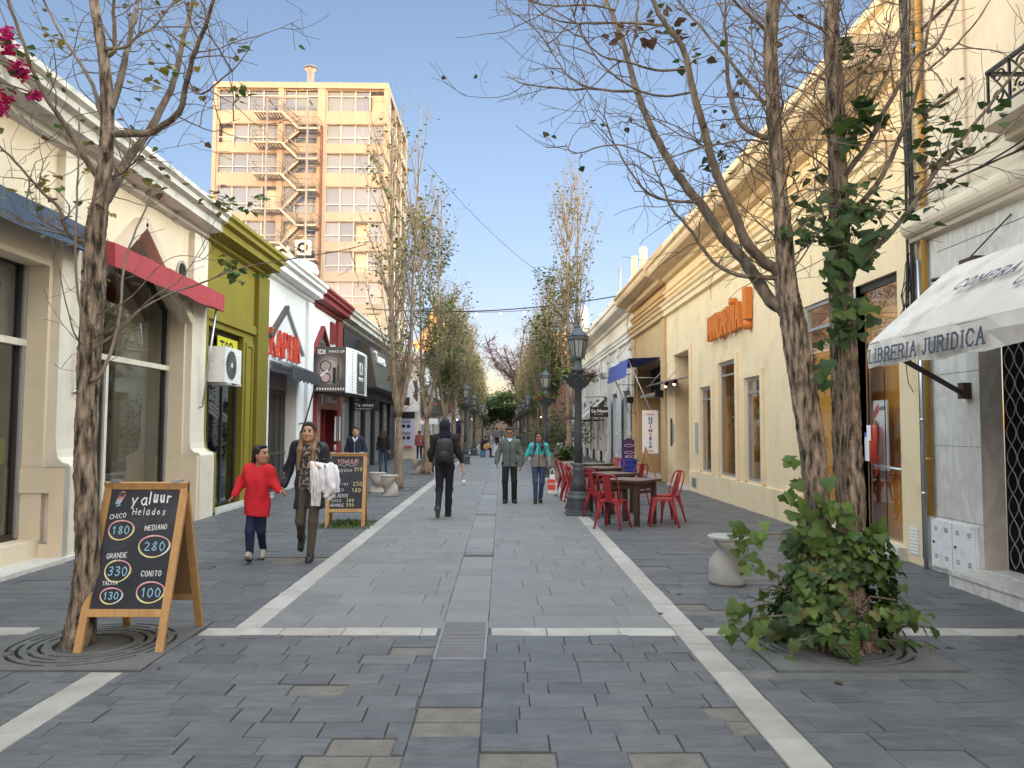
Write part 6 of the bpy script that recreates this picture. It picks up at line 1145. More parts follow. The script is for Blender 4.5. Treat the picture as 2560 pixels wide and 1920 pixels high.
for pts, r0, sl_, fr in [([(1600, 1800), (1540, 1720), (1460, 1600), (1390, 1500), (1290, 1400), (1190, 1240), (1080, 1110), (1010, 1000), (930, 870), (860, 720), (790, 550), (740, 370), (680, 180), (600, 0), (540, -160), (480, -330)], .052, .25, R4),
      ([(1660, 1700), (1610, 1600), (1530, 1540), (1430, 1430), (1370, 1280), (1280, 1070), (1220, 920), (1190, 780), (1120, 550), (1080, 350), (1040, 250), (960, 150), (880, 0), (800, -200)], .048, -.22, R4),
      ([(1460, 1640), (1360, 1620), (1240, 1550), (1130, 1400), (1060, 1310), (1000, 1240), (930, 1080), (880, 950)], .020, .2, R4), ([(1140, 1200), (1000, 1190), (880, 1160), (800, 1090), (720, 970), (640, 820), (600, 700), (600, 580)], .012, .3, R4),
      ([(790, 550), (760, 540), (660, 540), (520, 525), (400, 530), (300, 520), (200, 510), (100, 490), (20, 450)], .013, .3, R4), ([(660, 545), (520, 520), (410, 480), (330, 380), (270, 290), (225, 160)], .008, .3, R4), ([(1100, 550), (960, 570), (820, 545), (700, 480), (600, 400), (520, 300), (440, 150)], .010, -.3, R4),
      ([(740, 330), (780, 200), (790, 80), (800, -60)], .010, .2, R4), ([(1080, 410), (900, 415), (740, 370), (580, 330), (460, 210), (400, 60)], .011, -.3, R4), ([(950, 150), (830, 140), (660, 135), (500, 140), (360, 130), (240, 90), (140, 0)], .012, -.2, R4),
      ([(660, 60), (520, 30), (330, 35), (200, 20), (60, -30)], .010, .3, R4), ([(1530, 810), (1400, 730), (1330, 500), (1320, 300), (1310, 150), (1310, 0), (1300, -200)], .024, .25, R4), ([(1620, 260), (1500, 130), (1360, 0), (1240, -160)], .022, -.3, R4), ([(1530, 600), (1330, 350), (1200, 200), (1030, 0), (950, -140)], .018, .3, R4),
      ([(880, 940), (790, 890), (690, 860), (560, 870), (480, 900), (400, 905), (365, 850)], .007, .2, R4), ([(1560, 850), (1440, 830), (1300, 850), (1150, 880), (1000, 930), (880, 960)], .010, -.4, R4),
      ([(430, 1490), (600, 1330), (740, 1100), (820, 900), (900, 700), (1000, 200), (1040, 0), (1060, -200)], .026, .2, R3), ([(430, 1200), (580, 1000), (680, 800), (790, 600), (920, 380), (1060, 300), (1200, 0), (1260, -200)], .026, -.25, R3), ([(430, 1850), (700, 1650), (900, 1400), (1060, 1170), (1200, 1000), (1400, 750), (1660, 400), (1800, 200)], .026, -.2, R3),
      ([(1060, 1150), (1250, 1090), (1400, 1010), (1660, 800), (1800, 720)], .014, -.2, R3), ([(430, 1000), (520, 850), (640, 640), (740, 420), (830, 100), (850, -100)], .018, .3, R3), ([(400, 620), (560, 480), (680, 330), (740, 100), (760, -100)], .014, .3, R3), ([(1000, 480), (1200, 300), (1350, 120), (1450, -50)], .010, -.3, R3)]:
 P = limb(b, rooted(fr(pts, sl_), PA, PB), r0, max(.004, r0*.28), M['limb'], 7, r2, .003); sprout(tw, P, r2, M['twig'], 7.0 if fr is R4 else 6.5, (.25, .95), .006, 2, lv, curl=.9)
for PP in (PA, PB): sprout(tw, PP, r2, M['twig'], 15, (.4, 1.3), .008, 2, lv, q0=.45, curl=.8)
b.build('branches', t2); tw.build('twigs', t2)
b = MB(); brn = [M['leaf_br'], M['leaf_br'], M['leaf_dk'], M['leaf']]
for p, q in lv:
 if r2.random() < .03: cluster(b, p, r2.randint(1, 2), .03, (.035, .07), brn, r2)
for (u, v), n in (((650, 240), 5), ((840, 230), 7), ((1040, 210), 9), ((990, 170), 4), ((920, 70), 4), ((1180, 390), 3), ((1350, 500), 3)): cluster(b, Rp(1260+u/2.37, v/2.37, .2), n, .05, (.06, .10), [M['leaf_br']], r2)
for (u, v), n in (((1110, 390), 5), ((880, 30), 3), ((1290, 900), 12), ((1200, 950), 6), ((1270, 970), 4)): cluster(b, Rp(1260+u/2.37, v/2.37, .2), n, .06, (.05, .09), [M['leaf'], M['leaf_dk']], r2)
for (u, v), n, sz in (((1000, 760), 8, .10), ((1010, 850), 9, .10), ((1060, 870), 7, .09), ((960, 960), 8, .11), ((900, 1030), 3, .12), ((1160, 1030), 7, .10), ((1260, 980), 4, .1), ((1440, 760), 5, .09), ((1640, 750), 4, .09), ((1060, 1350), 8, .08), ((640, 1440), 14, .09), ((700, 1420), 8, .08), ((880, 1490), 5, .1), ((540, 690), 8, .15), ((500, 850), 9, .16), ((580, 790), 5, .12), ((420, 880), 6, .12), ((500, 350), 5, .12), ((520, 940), 3, .12), ((160, 1200), 5, .1)):
 cluster(b, Rp(1960+u/2.765, v/2.765, r2.uniform(-.3, .1)), n, .07, (sz*.7, sz*1.15), [M['leaf'], M['leaf_dk'], M['leaf_dk']], r2)
for (u, v), n in (((1050, 1170), 6), ((1090, 1230), 5), ((1000, 1190), 4)): cluster(b, Rp(1960+u/2.765, v/2.765, -.1), n, .05, (.06, .09), [M['leaf_br']], r2)
b.build('leaves', t2)
t3 = thing('ivy', 'glossy green ivy bush around the foot of the double trunk', 'ivy', (2.5, YR, 0)); b = MB(); st_ = MB(); iv = random.Random(77)
def ivy_leaf(b, p, L, rng, m, face=None):
 """five-cornered leaf, facing mostly outwards and up."""
 f = Vector(face or (0, -1, .4))+Vector((rng.gauss(0, .45), rng.gauss(0, .45), rng.gauss(0, .45))); f.normalize(); d = Vector((rng.gauss(0, .5), rng.gauss(0, .3), -1)); d = (d-f*d.dot(f)).normalized(); s = d.cross(f); p = Vector(p)
 q = [(0, 0), (.52, -.10), (.62, .32), (.34, .50), (.30, .72), (0, 1.05), (-.30, .72), (-.34, .50), (-.62, .32), (-.52, -.10)]
 b.add([p+d*L*.4+f*L*.10]+[p+s*x*L+d*y*L-f*abs(x)*L*.12 for x, y in q], [(0, 1+i, 1+(i+1) % 10) for i in range(10)], m, True)
ms = [M['leaf'], M['leaf'], M['leaf_dk'], M['leaf_dk'], M['leaf_lt'], M['leaf_dk'], M['leaf_dk'], M['leaf_ol']]
for k in range(2100):
 a = iv.uniform(0, 2*PI); h = iv.uniform(.02, .86)**1.1; rad = (.50-.26*h)*(.72+.28*math.sin(a*3+h*5))*iv.uniform(.55, 1.0)+.10
 x, y, z = 2.50+rad*math.cos(a)*1.02, YR+rad*math.sin(a)*.85-.03, h*.92+.03
 if y < YR-.05 and abs(x-2.62) < .15 and z < .46: continue
 ivy_leaf(b, (x, y, z+.04), iv.choice([.03, .042, .052, .06, .068, .085])*iv.uniform(.8, 1.15), iv, iv.choice(ms), (math.cos(a), math.sin(a), .55))
for k in range(46):
 a = iv.uniform(0, 2*PI); P_ = [Vector((2.5+.12*math.cos(a), YR+.12*math.sin(a), .05))]; d = Vector((math.cos(a), math.sin(a)*.8, iv.uniform(.4, 1.4))).normalized()
 for i in range(7): d = (d+Vector((iv.gauss(0, .2), iv.gauss(0, .2), iv.gauss(0, .15)-.07*i*.4))).normalized(); P_.append(P_[-1]+d*.085)
 st_.tube(P_, .006, M['twig'], 4, cap=False)
 for p in P_[3:]: ivy_leaf(b, p, iv.uniform(.05, .09), iv, iv.choice(ms), (math.cos(a), math.sin(a)-.3, .6))
for (u, v, n, s_) in ((1985, 1150, 3, .03), (1978, 1205, 4, .03), (1985, 1240, 3, .03), (2065, 1250, 8, .06), (2080, 1275, 6, .05), (2010, 1290, 6, .05), (1870, 1330, 6, .05), (1890, 1345, 6, .05), (1865, 1390, 6, .05), (1840, 1520, 4, .04), (1870, 1560, 6, .05), (1850, 1575, 4, .04), (1900, 1565, 4, .05), (2250, 1530, 5, .05), (2180, 1335, 6, .05), (2210, 1430, 5, .05), (2040, 1320, 10, .06), (2130, 1300, 8, .06)):
 for _ in range(n): p = Rp(u, v, -.25); ivy_leaf(b, (p.x+iv.gauss(0, s_), p.y+iv.gauss(0, s_), p.z+iv.gauss(0, s_)), iv.uniform(.065, .11), iv, iv.choice([M['leaf'], M['leaf_lt'], M['leaf']]))
b.build('leaves', t3);
for c in ((1880, 1545), (1840, 1340), (2240, 1500)):
 p = Rp(c[0], c[1], -.25); st_.tube([(2.5, YR-.1, .1 if c[1] > 1450 else .7), ((p.x+2.5)/2, YR-.22, p.z+.02), tuple(p)], .008, M['twig'], 5)
st_.build('stems', t3)
t4 = thing('climbing_ivy', 'dark green ivy climbing high on the double trunk', 'ivy', (2.55, YR, 1.6)); b = MB(); st_ = MB()
for (u, v, n, su, sv, sz) in ((1818, 470, 34, 22, 30, .09), (1760, 480, 30, 25, 25, .07), (1700, 500, 12, 14, 25, .06), (1850, 545, 18, 20, 20, .11), (1822, 600, 24, 16, 40, .08), (1815, 690, 28, 16, 30, .085), (1870, 670, 8, 12, 12, .10), (1840, 720, 8, 10, 10, .1), (1775, 770, 6, 12, 20, .09), (1772, 810, 7, 10, 15, .09), (1880, 510, 12, 18, 16, .13), (1840, 450, 16, 30, 10, .07), (1790, 560, 16, 14, 30, .07), (1845, 400, 6, 12, 12, .08), (1830, 310, 6, 10, 10, .10)):
 for _ in range(int(n*.95)):
  p = Rp((u+iv.gauss(0, su))*k_, (v+iv.gauss(0, sv))*k_, iv.uniform(-.30, .05)); ivy_leaf(b, p, sz*iv.uniform(.6, 1.25), iv, iv.choice([M['leaf_dk'], M['leaf_dk'], M['leaf']]))
b.build('leaves', t4)
for k in range(3): st_.tube([Rp((1808+k*11+5*math.sin(j+k))*k_, (1180-j*50)*k_, -.055) for j in range(16)], .006, M['twig_pale'] if k % 2 else M['twig'], 4, cap=False)
st_.build('stems', t4)
t = thing('weed', 'single upright weed growing through the right grate slots', 'plant', (2.40, 5.27, 0)); b = MB()
for k in range(40): z = k*.0055; a = k*2.4; b.add([(2.40, 5.27, z), (2.40+.022*math.cos(a)+.012, 5.27+.022*math.sin(a), z+.02), (2.40+.036*math.cos(a), 5.27+.036*math.sin(a), z+.035), (2.40+.022*math.cos(a)-.01, 5.27+.022*math.sin(a), z+.025)], [(0, 1, 2, 3)], M['leaf_lt'])
b.build('foliage', t)
t = thing('bougainvillea', 'crimson flower sprays hanging in from beside the cream building', 'flowers', (-3.4, 4.6, 3.5)); b = MB(); sb = MB(); fr = random.Random(6)
for u, v, n, sp in ((15, 85, 60, 14), (20, 120, 60, 16), (45, 168, 70, 15), (62, 182, 50, 12), (88, 234, 60, 13), (14, 245, 60, 14), (4, 275, 50, 12), (-25, 180, 60, 20)):
 for _ in range(n):
  p = Lp(u+fr.gauss(0, sp*.55), v+fr.gauss(0, sp*.55), -.9+fr.gauss(0, .05)); leaf(b, p, fr.uniform(.022, .04), fr, M['petal_pink'] if fr.random() < .75 else M['petal_red'])
 sb.tube([Lp(-90, v-60, -.9), Lp((u-90)/2, v-30, -.9), Lp(u, v, -.9)], .006, M['twig'], 4, cap=False)
 for _ in range(3): leaf(b, Lp(u+fr.gauss(0, 30), v+fr.gauss(0, 20), -.9), .06, fr, M['leaf'])
b.build('blossom', t); sb.build('stems', t)
def poplar(name, label, loc, H, spread, nleaf, seed, ms, fork=2, bark='bark_pale', tw_m='twig_pale', low=1.6, dens=1.0, lsz=(.07, .12), group='poplars along the street', rz=0):
 rng = random.Random(seed); t = thing(name, label, 'tree', loc, rz, group=group); ORG[t.name] = Vector((0, 0, 0)); b = MB(); br = MB(); lv = []
 cols = []
 P0 = limb(b, [(0, 0, -.03), (.02, 0, .8), (0, .02, low+.2), (0, .02, low+1.5)], .15, .05, M[bark], 9, rng, .004)
 for i in range(fork):
  a = 2*PI*i/fork+rng.uniform(-.5, .5); q = rng.uniform(.1, .3) if fork > 1 else .04
  cols.append(limb(b, [(0, .02, low+.3), (q*math.cos(a), q*math.sin(a), low+1.5), (q*1.5*math.cos(a), q*1.5*math.sin(a), H*.55), (q*1.7*math.cos(a)+rng.gauss(0, .1), q*1.7*math.sin(a), H*(1 if i == 0 else rng.uniform(.78, .95)))], .085, .012, M[bark], 7, rng, .008))
 b.build('trunk', t, local=True)
 for P in cols:
  for _ in range(int(26*dens)):
   z = rng.uniform(low+.3, H*.86); i = min(len(P)-2, max(0, min(range(len(P)), key=lambda j: abs(P[j].z-z)))); p = P[i]; a = rng.uniform(0, 2*PI); env = spread*math.sin(PI*min(1, .18+.80*(1-z/H)))
   L = min(H-z, rng.uniform(1.3, 3.0)); d = Vector((math.cos(a)*env/ L, math.sin(a)*env/L, 1.0)); Q = [p]
   for j in range(5): d = (d+Vector((rng.gauss(0, .07), rng.gauss(0, .07), .10))).normalized(); Q.append(Q[-1]+d*L/5)
   br.tube(Q, [.016*(1-.8*j/5)+.003 for j in range(6)], M[tw_m], 4, cap=False)
   for _ in range(5):
    j = rng.randint(1, 4); tw2 = []; aa = rng.uniform(0, 6.28); q0 = Q[j]; d2 = Vector((math.cos(aa)*.6, math.sin(aa)*.6, 1)).normalized(); R_ = [q0, q0+d2*.3, q0+(d2+Vector((0, 0, .3)))*rng.uniform(.4, .7)]
    br.tube(R_, [.007, .005, .0035], M[tw_m], 3, cap=False); lv += R_[1:]
   lv += Q[2:]
 br.build('branches', t, local=True); lb = MB(); w_ = [max(.04, min(1.0, 1.15-abs(p.z-H*.60)/(H*.45)))*(.4+.6*(math.sin(p.z*2.1+seed)*math.cos(p.x*3+p.y*2+seed) > -.15)) for p in lv]
 for p in rng.choices(lv, w_, k=nleaf): leaf(lb, p+Vector((rng.gauss(0, .10), rng.gauss(0, .10), rng.gauss(0, .10))), rng.uniform(*lsz), rng, rng.choice(ms))
 lb.build('leaves', t, local=True); return t
mixA = [M['leaf'], M['leaf_ol'], M['leaf_ol'], M['leaf_dk'], M['leaf_y']]; mixB = [M['leaf_y'], M['leaf_y'], M['leaf_ol'], M['leaf']]; mixC = [M['leaf'], M['leaf_dk'], M['leaf'], M['leaf_ol']]
pa = poplar('poplar_tree', 'slender half bare poplar in front of the black shops, beside two stone stools', (-2.71, 20.13, 0), 10.2, 1.0, 900, 101, mixA, 3)
pb = poplar('poplar_tree', 'second poplar along the shop fronts, fuller and green leaved, beside the litter bin', (-2.63, 26.75, 0), 10.4, 1.0, 2300, 102, mixC, 2)
pc_ = poplar('poplar_tree', 'tall poplar with yellow leaved top above the cafe tables', (2.40, 27.6, 0), 10.9, .95, 1700, 103, mixB, 3)
far_t = [poplar('poplar_tree', 'bushy green poplar just past the grey corner building', (-2.5, 33.6, 0), 8.0, 1.15, 2600, 104, mixC, 3, dens=1.3, lsz=(.08, .14)),
   poplar('poplar_tree', 'dark green poplar beside the second lamp post near the planter', (2.2, 35.0, 0), 9.2, 1.0, 3200, 105, [M['leaf'], M['leaf_dk'], M['leaf']], 2, dens=1.2, lsz=(.08, .15)),
   poplar('poplar_tree', 'brown twiggy almost leafless poplar behind the dark green one', (2.3, 42.0, 0), 8.6, 1.3, 1300, 106, mixB, 4, dens=2.2, lsz=(.08, .14), tw_m='twig_pale')]
dup(far_t[0], (-2.55, 40.5, 0), 1.2, 'green poplar behind the bushy one, on the far shop side', scale=1.05); dup(far_t[2], (-2.45, 47.5, 0), 2.0, 'brown twiggy poplar on the shop side in the middle distance', scale=1.0)
nn = 0
for y in (50.5, 54, 58, 61.5, 65, 69, 73, 77.5, 82, 87, 93):
 for x in (-2.5, 2.35):
  dup(far_t[(nn*2+(x > 0)) % 3], (x, y+(1 if x > 0 else 0), 0), nn*1.7, 'far poplar in the merging double row down the street', scale=random.Random(nn).uniform(.78, 1.0)); nn += 1
for q, (x, y) in enumerate(((2.3, 48.5),)): dup(far_t[1], (x, y, 0), .8, 'green poplar behind the brown twiggy one on the cafe side', scale=.95)
t = thing('shade_tree', 'round dense dark green tree at the street end', 'tree', (1.0, 100, 0)); ORG[t.name] = Vector((0, 0, 0)); b = MB(); sr = random.Random(12); limb(b, [(0, 0, 0), (.2, 0, 1.5), (0, 0, 3)], .3, .2, M['bark'], 8)
for k in range(9): a = k*.7; limb(b, [(0, 0, 2.0), (1.5*math.cos(a), 1.5*math.sin(a), 3.0), (3.2*math.cos(a), 3*math.sin(a), 4.0)], .14, .04, M['bark'], 5)
b.build('trunk', t, local=True); b = MB()
cl = [(sr.uniform(-8, 7), sr.uniform(-4, 4), sr.uniform(1.9, 6.9)) for _ in range(190)]; cl = [c for c in cl if min(((c[0]+dx)/rx)**2+((c[2]-zc)/rz_)**2 for dx, rx, zc, rz_ in ((0, 3.6, 4.3, 2.2), (4.6, 3.2, 3.6, 1.6), (-4.2, 3.0, 4.6, 1.9))) < 1.0]
for c in cl:
 for _ in range(95): leaf(b, (c[0]+sr.gauss(0, .55), c[1]+sr.gauss(0, .6), c[2]+sr.gauss(0, .32)), sr.uniform(.2, .38), sr, sr.choice([M['leaf_dk'], M['leaf_dk'], M['leaf']]))
b.build('crown', t, local=True)
JL = mat('jacaranda_bark', (.045, .036, .032), .9, .2, 5, 0)
t = thing('jacaranda_tree', 'dark limbed jacaranda with pale lilac blossom above the dark green tree', 'tree', (2.2, 92, 0)); ORG[t.name] = Vector((0, 0, 0)); b = MB(); tw = MB(); lv = []; jr = random.Random(4); limb(b, [(0, 0, 0), (.2, 0, 3), (-.2, 0, 6)], .35, .25, JL, 8)
for k in range(11):
 a = k*2.4; P = limb(b, [(-.1, 0, 5+.2*(k % 4)), (1.3*math.cos(a), 1.2*math.sin(a), 7.6+.3*(k % 3)), (3.2*math.cos(a)+jr.gauss(0, .4), 2.5*math.sin(a), 9.6+jr.gauss(0, .7)), (4.4*math.cos(a), 3.2*math.sin(a), 11.4+jr.gauss(0, 1))], .16, .05, JL, 6); sprout(tw, P, jr, JL, 2.2, (1.0, 2.4), .05, 1, lv, curl=.8)
b.build('trunk', t, local=True); tw.build('branches', t, local=True); b = MB()
for p, q in lv:
 if jr.random() < .45:
  for _ in range(7): leaf(b, (p.x+jr.gauss(0, .28), p.y+jr.gauss(0, .28), p.z+jr.gauss(0, .2)), jr.uniform(.12, .2), jr, M['jaca'])
b.build('blossom', t, local=True)
# ================================================================ lamp posts
def lamp_post(label, loc, seed, dead=True, group='iron lamp posts with flower bowls'):
 t = thing('lamp_post', label, 'lamp post', loc, group=group); ORG[t.name] = Vector(); I = M['iron']; rng = random.Random(seed)
 b = MB(); b.lathe([(.33, -.03), (.33, .035), (.29, .05), (.285, .10)], (0, 0, 0), I, 4, False, PI/4); b.lathe([(.205, .09), (.205, .28), (.22, .30), (.215, .33), (.185, .37), (.17, .42), (.155, .44)], (0, 0, 0), I, 12, False); b.lathe([(.155, .43), (.115, .62), (.098, .80), (.105, .82), (.105, .85), (.092, .86), (.105, .90), (.105, .93), (.085, .96)], (0, 0, 0), I, 16); b.build('base', t, local=True)
 b = MB(); b.lathe([(.078, .95), (.072, 1.6), (.066, 2.30), (.085, 2.32), (.085, 2.38)], (0, 0, 0), I, 16); b.build('shaft', t, local=True)
 b = MB(); b.lathe([(.08, 2.34), (.14, 2.36), (.20, 2.43), (.21, 2.45), (.33, 2.57), (.335, 2.585), (.30, 2.585), (.18, 2.50)], (0, 0, 0), I, 6, False); b.build('flower_bowl', t, local=True)
 b = MB(); b.lathe([(.075, 2.5), (.08, 2.62), (.12, 2.66), (.13, 2.70), (.075, 2.74), (.065, 2.84), (.06, 2.90), (.09, 2.93)], (0, 0, 0), I, 14); b.build('neck', t, local=True)
 b = MB(); n = 6; r0, r1, z0, z1 = .115, .185, 2.93, 3.26
 b.lathe([(.125, 2.905), (.125, 2.94), (.11, 2.945)], (0, 0, 0), I, n, False); b.lathe([(.195, 3.25), (.205, 3.27), (.195, 3.30), (.20, 3.33), (.19, 3.335)], (0, 0, 0), I, n, False)
 for k in range(n):
  a = 2*PI*k/n; b.bar((r0*math.cos(a), r0*math.sin(a), z0), (r1*math.cos(a), r1*math.sin(a), z1), .022, .022, I); b.tube([(.2*math.cos(a), .2*math.sin(a), 3.31), (.235*math.cos(a), .235*math.sin(a), 3.34), (.225*math.cos(a), .225*math.sin(a), 3.37)], .008, I, 4); b.tube([(.12*math.cos(a), .12*math.sin(a), 2.92), (.14*math.cos(a), .14*math.sin(a), 2.87)], .008, I, 4)
  a2 = a+PI/n; b.bar((r0*.87*math.cos(a2), r0*.87*math.sin(a2), z0), (r1*.87*math.cos(a2), r1*.87*math.sin(a2), z1), .012, .012, I)
 f = b.build('lantern', t, local=True)
 b = MB(); b.lathe([(r0*.94, z0+.01), (r1*.94, z1)], (0, 0, 0), M['frost'], n, False); b.build('lamp_glass', f, local=True)
 b = MB(); b.lathe([(.19, 3.33), (.07, 3.46), (.045, 3.48), (.045, 3.51), (.02, 3.53), (.016, 3.56), (.022, 3.57), (.006, 3.72)], (0, 0, 0), I, n, False); b.build('roof', f, local=True)
 b = MB(); sb = MB(); ph = rng.uniform(2.4, 3.6)
 for k in range(150):
  a = ph+rng.gauss(0, .75); r_ = rng.uniform(.12, .40); z = 2.58+rng.uniform(0, .17)-max(0, r_-.28)*rng.uniform(0, 1.4); leaf(b, (r_*math.cos(a), r_*math.sin(a), z), rng.uniform(.04, .075), rng, M['leaf_lt'] if k % 3 else M['leaf'])
 for k in range(60 if dead else 20):
  a = ph+PI+rng.gauss(0, .6); P = [Vector((.15*math.cos(a), .15*math.sin(a), 2.56))]; d = Vector((math.cos(a), math.sin(a), rng.uniform(.1, 1.2))).normalized()
  for i in range(4): d = (d+Vector((rng.gauss(0, .3), rng.gauss(0, .3), rng.gauss(-.15, .3)))).normalized(); P.append(P[-1]+d*rng.uniform(.04, .085));
  sb.tube(P, .004, M['twig'], 3, cap=False)
  for p in P[2:]: leaf(b, p, rng.uniform(.02, .04), rng, M['leaf_br'])
 b.build('foliage', t, local=True); sb.build('dry_stems', t, local=True)
 for k in range(9):
  fb = MB(); a = ph+rng.gauss(0, .9); r_ = rng.uniform(.15, .42); c = Vector((r_*math.cos(a), r_*math.sin(a), 2.60+rng.uniform(-.05, .22)-max(0, r_-.3)*.6)); mm = rng.choice(['petal_red', 'petal_red', 'petal_red', 'petal_mauve'])
  for j in range(12): leaf(fb, c+Vector((rng.gauss(0, .014), rng.gauss(0, .014), rng.gauss(0, .012))), rng.uniform(.03, .05), rng, M[mm])
  fb.build('flower', t, local=True)
 return t
lamp_post('nearest iron lamp post with red and mauve flowers, beside red cafe chairs', (1.415, 14.33, 0), 1)
lp2 = lamp_post('second lamp post on the cafe side, behind the woman in turquoise', (1.42, 25.2, 0), 2, False)
lp3 = lamp_post('lamp post behind the hooded man with red flowers', (-1.62, 34.0, 0), 3, False)
dup(lp3, (-1.62, 44.5, 0), 1, 'lamp post next to the seated guitarist'); dup(lp2, (1.45, 44.0, 0), 2, 'third lamp post on the cafe side, seen beyond the woman in turquoise'); dup(lp2, (1.45, 52, 0), 2.5, 'fourth lamp post on the cafe side, seen between the walking couple')
for y, x in ((64, -1.62), (63, 1.45), (78, -1.62), (78, 1.45)): dup(lp3 if x < 0 else lp2, (x, y, 0), y, 'small far lamp post down the street')
# ================================================================ chalkboard easels
def easel(name, label, org, rz, write, Wd=.63, Ht=1.18, run=.38):
 t = thing(name, label, 'chalkboard', org, rz); ORG[t.name] = Vector(); L = math.hypot(Ht, run); w_ = .055; th = .03
 def F(u, v, q=0.0): s = v/L; return Vector((u-Wd/2, -run+run*s-q*Ht/L, Ht*s+q*run/L))
 def B(u, v, q=0.0): s = v/L; return Vector((u-Wd/2, run-run*s+q*Ht/L, Ht*s+q*run/L))
 zb = .30
 for G_, nm in ((F, 'front'), (B, 'back')):
  for u0 in (0, Wd-w_):
   b = MB(); b.hexa([G_(u0, 0), G_(u0+w_, 0), G_(u0+w_, 0, -th), G_(u0, 0, -th), G_(u0, L), G_(u0+w_, L), G_(u0+w_, L, -th), G_(u0, L, -th)], M['pine']); b.build('leg', t, local=True)
  for v0, v1 in ((zb-w_, zb), (L-w_, L-.002)):
   b = MB(); b.hexa([G_(w_, v0, -.002), G_(Wd-w_, v0, -.002), G_(Wd-w_, v0, -th+.002), G_(w_, v0, -th+.002), G_(w_, v1, -.002), G_(Wd-w_, v1, -.002), G_(Wd-w_, v1, -th+.002), G_(w_, v1, -th+.002)], M['pine']); b.build('rail', t, local=True)
  b = MB(); q0, q1 = -.012, -.02
  b.hexa([G_(w_, zb, q0), G_(Wd-w_, zb, q0), G_(Wd-w_, zb, q1), G_(w_, zb, q1), G_(w_, L-w_, q0), G_(Wd-w_, L-w_, q0), G_(Wd-w_, L-w_, q1), G_(w_, L-w_, q1)], M['board'])
  b.hexa([G_(w_*.5, zb-.03, q1-.002), G_(Wd-w_*.5, zb-.03, q1-.002), G_(Wd-w_*.5, zb-.03, q1-.006), G_(w_*.5, zb-.03, q1-.006), G_(w_*.5, L-w_*.5, q1-.002), G_(Wd-w_*.5, L-w_*.5, q1-.002), G_(Wd-w_*.5, L-w_*.5, q1-.006), G_(w_*.5, L-w_*.5, q1-.006)], M['hard']); p = b.build('board' if nm == 'front' else 'back_board', t, local=True)
  if nm == 'front' and write:
   yd = (F(0, 1)-F(0, 0)).normalized(); mb = MB()
   def put(s, un, vn, h, m, sl_=0.0, wd=.6, th=.008, **k):   # un, vn: 0..1 across and up the black field
    o = F(w_+un*(Wd-2*w_), zb+vn*(L-w_-zb), -.011); strokes(mb, s, o, (1, 0, sl_), yd, h, m, wd=wd, th=th, jit=.05, rng=wr, **k)
   def ring(un, vn, ru, rv, ms, th=.007):
    n = 40;
    for kk in range(2):
     for k in range(n):
      def pt(k): a = 2*PI*k/n+.3; r_ = 1+.03*math.sin(3*a+kk)+kk*.035; return F(w_+(un+ru*r_*math.cos(a))*(Wd-2*w_), zb+(vn+rv*r_*math.sin(a))*(L-w_-zb), -.0095+.0002*kk)
      a, c = pt(k), pt(k+1); d = (c-a).normalized(); nn_ = d.cross(Vector((0, -Ht/L, run/L))); mb.quad(a-nn_*th/2, c-nn_*th/2, c+nn_*th/2, a+nn_*th/2, ms[int(k*len(ms)/n)])
   def line(pts, m, th=.006):
    Q = [F(w_+u*(Wd-2*w_), zb+v*(L-w_-zb), -.0098) for u, v in pts]
    for a, c in zip(Q[:-1], Q[1:]): d = (c-a).normalized(); nn_ = d.cross(Vector((0, -Ht/L, run/L))); mb.quad(a-nn_*th/2, c-nn_*th/2, c+nn_*th/2, a+nn_*th/2, m)
   write(put, ring, line); mb.build('chalk_writing', p, local=True)
 b = MB(); b.box(-Wd/2+.05, -Wd/2+.12, -.03, .03, Ht-.012, Ht+.012, M['galv']); b.box(Wd/2-.12, Wd/2-.05, -.03, .03, Ht-.012, Ht+.012, M['galv']); b.build('hinge', t, local=True)
 return t
wr = random.Random(15)
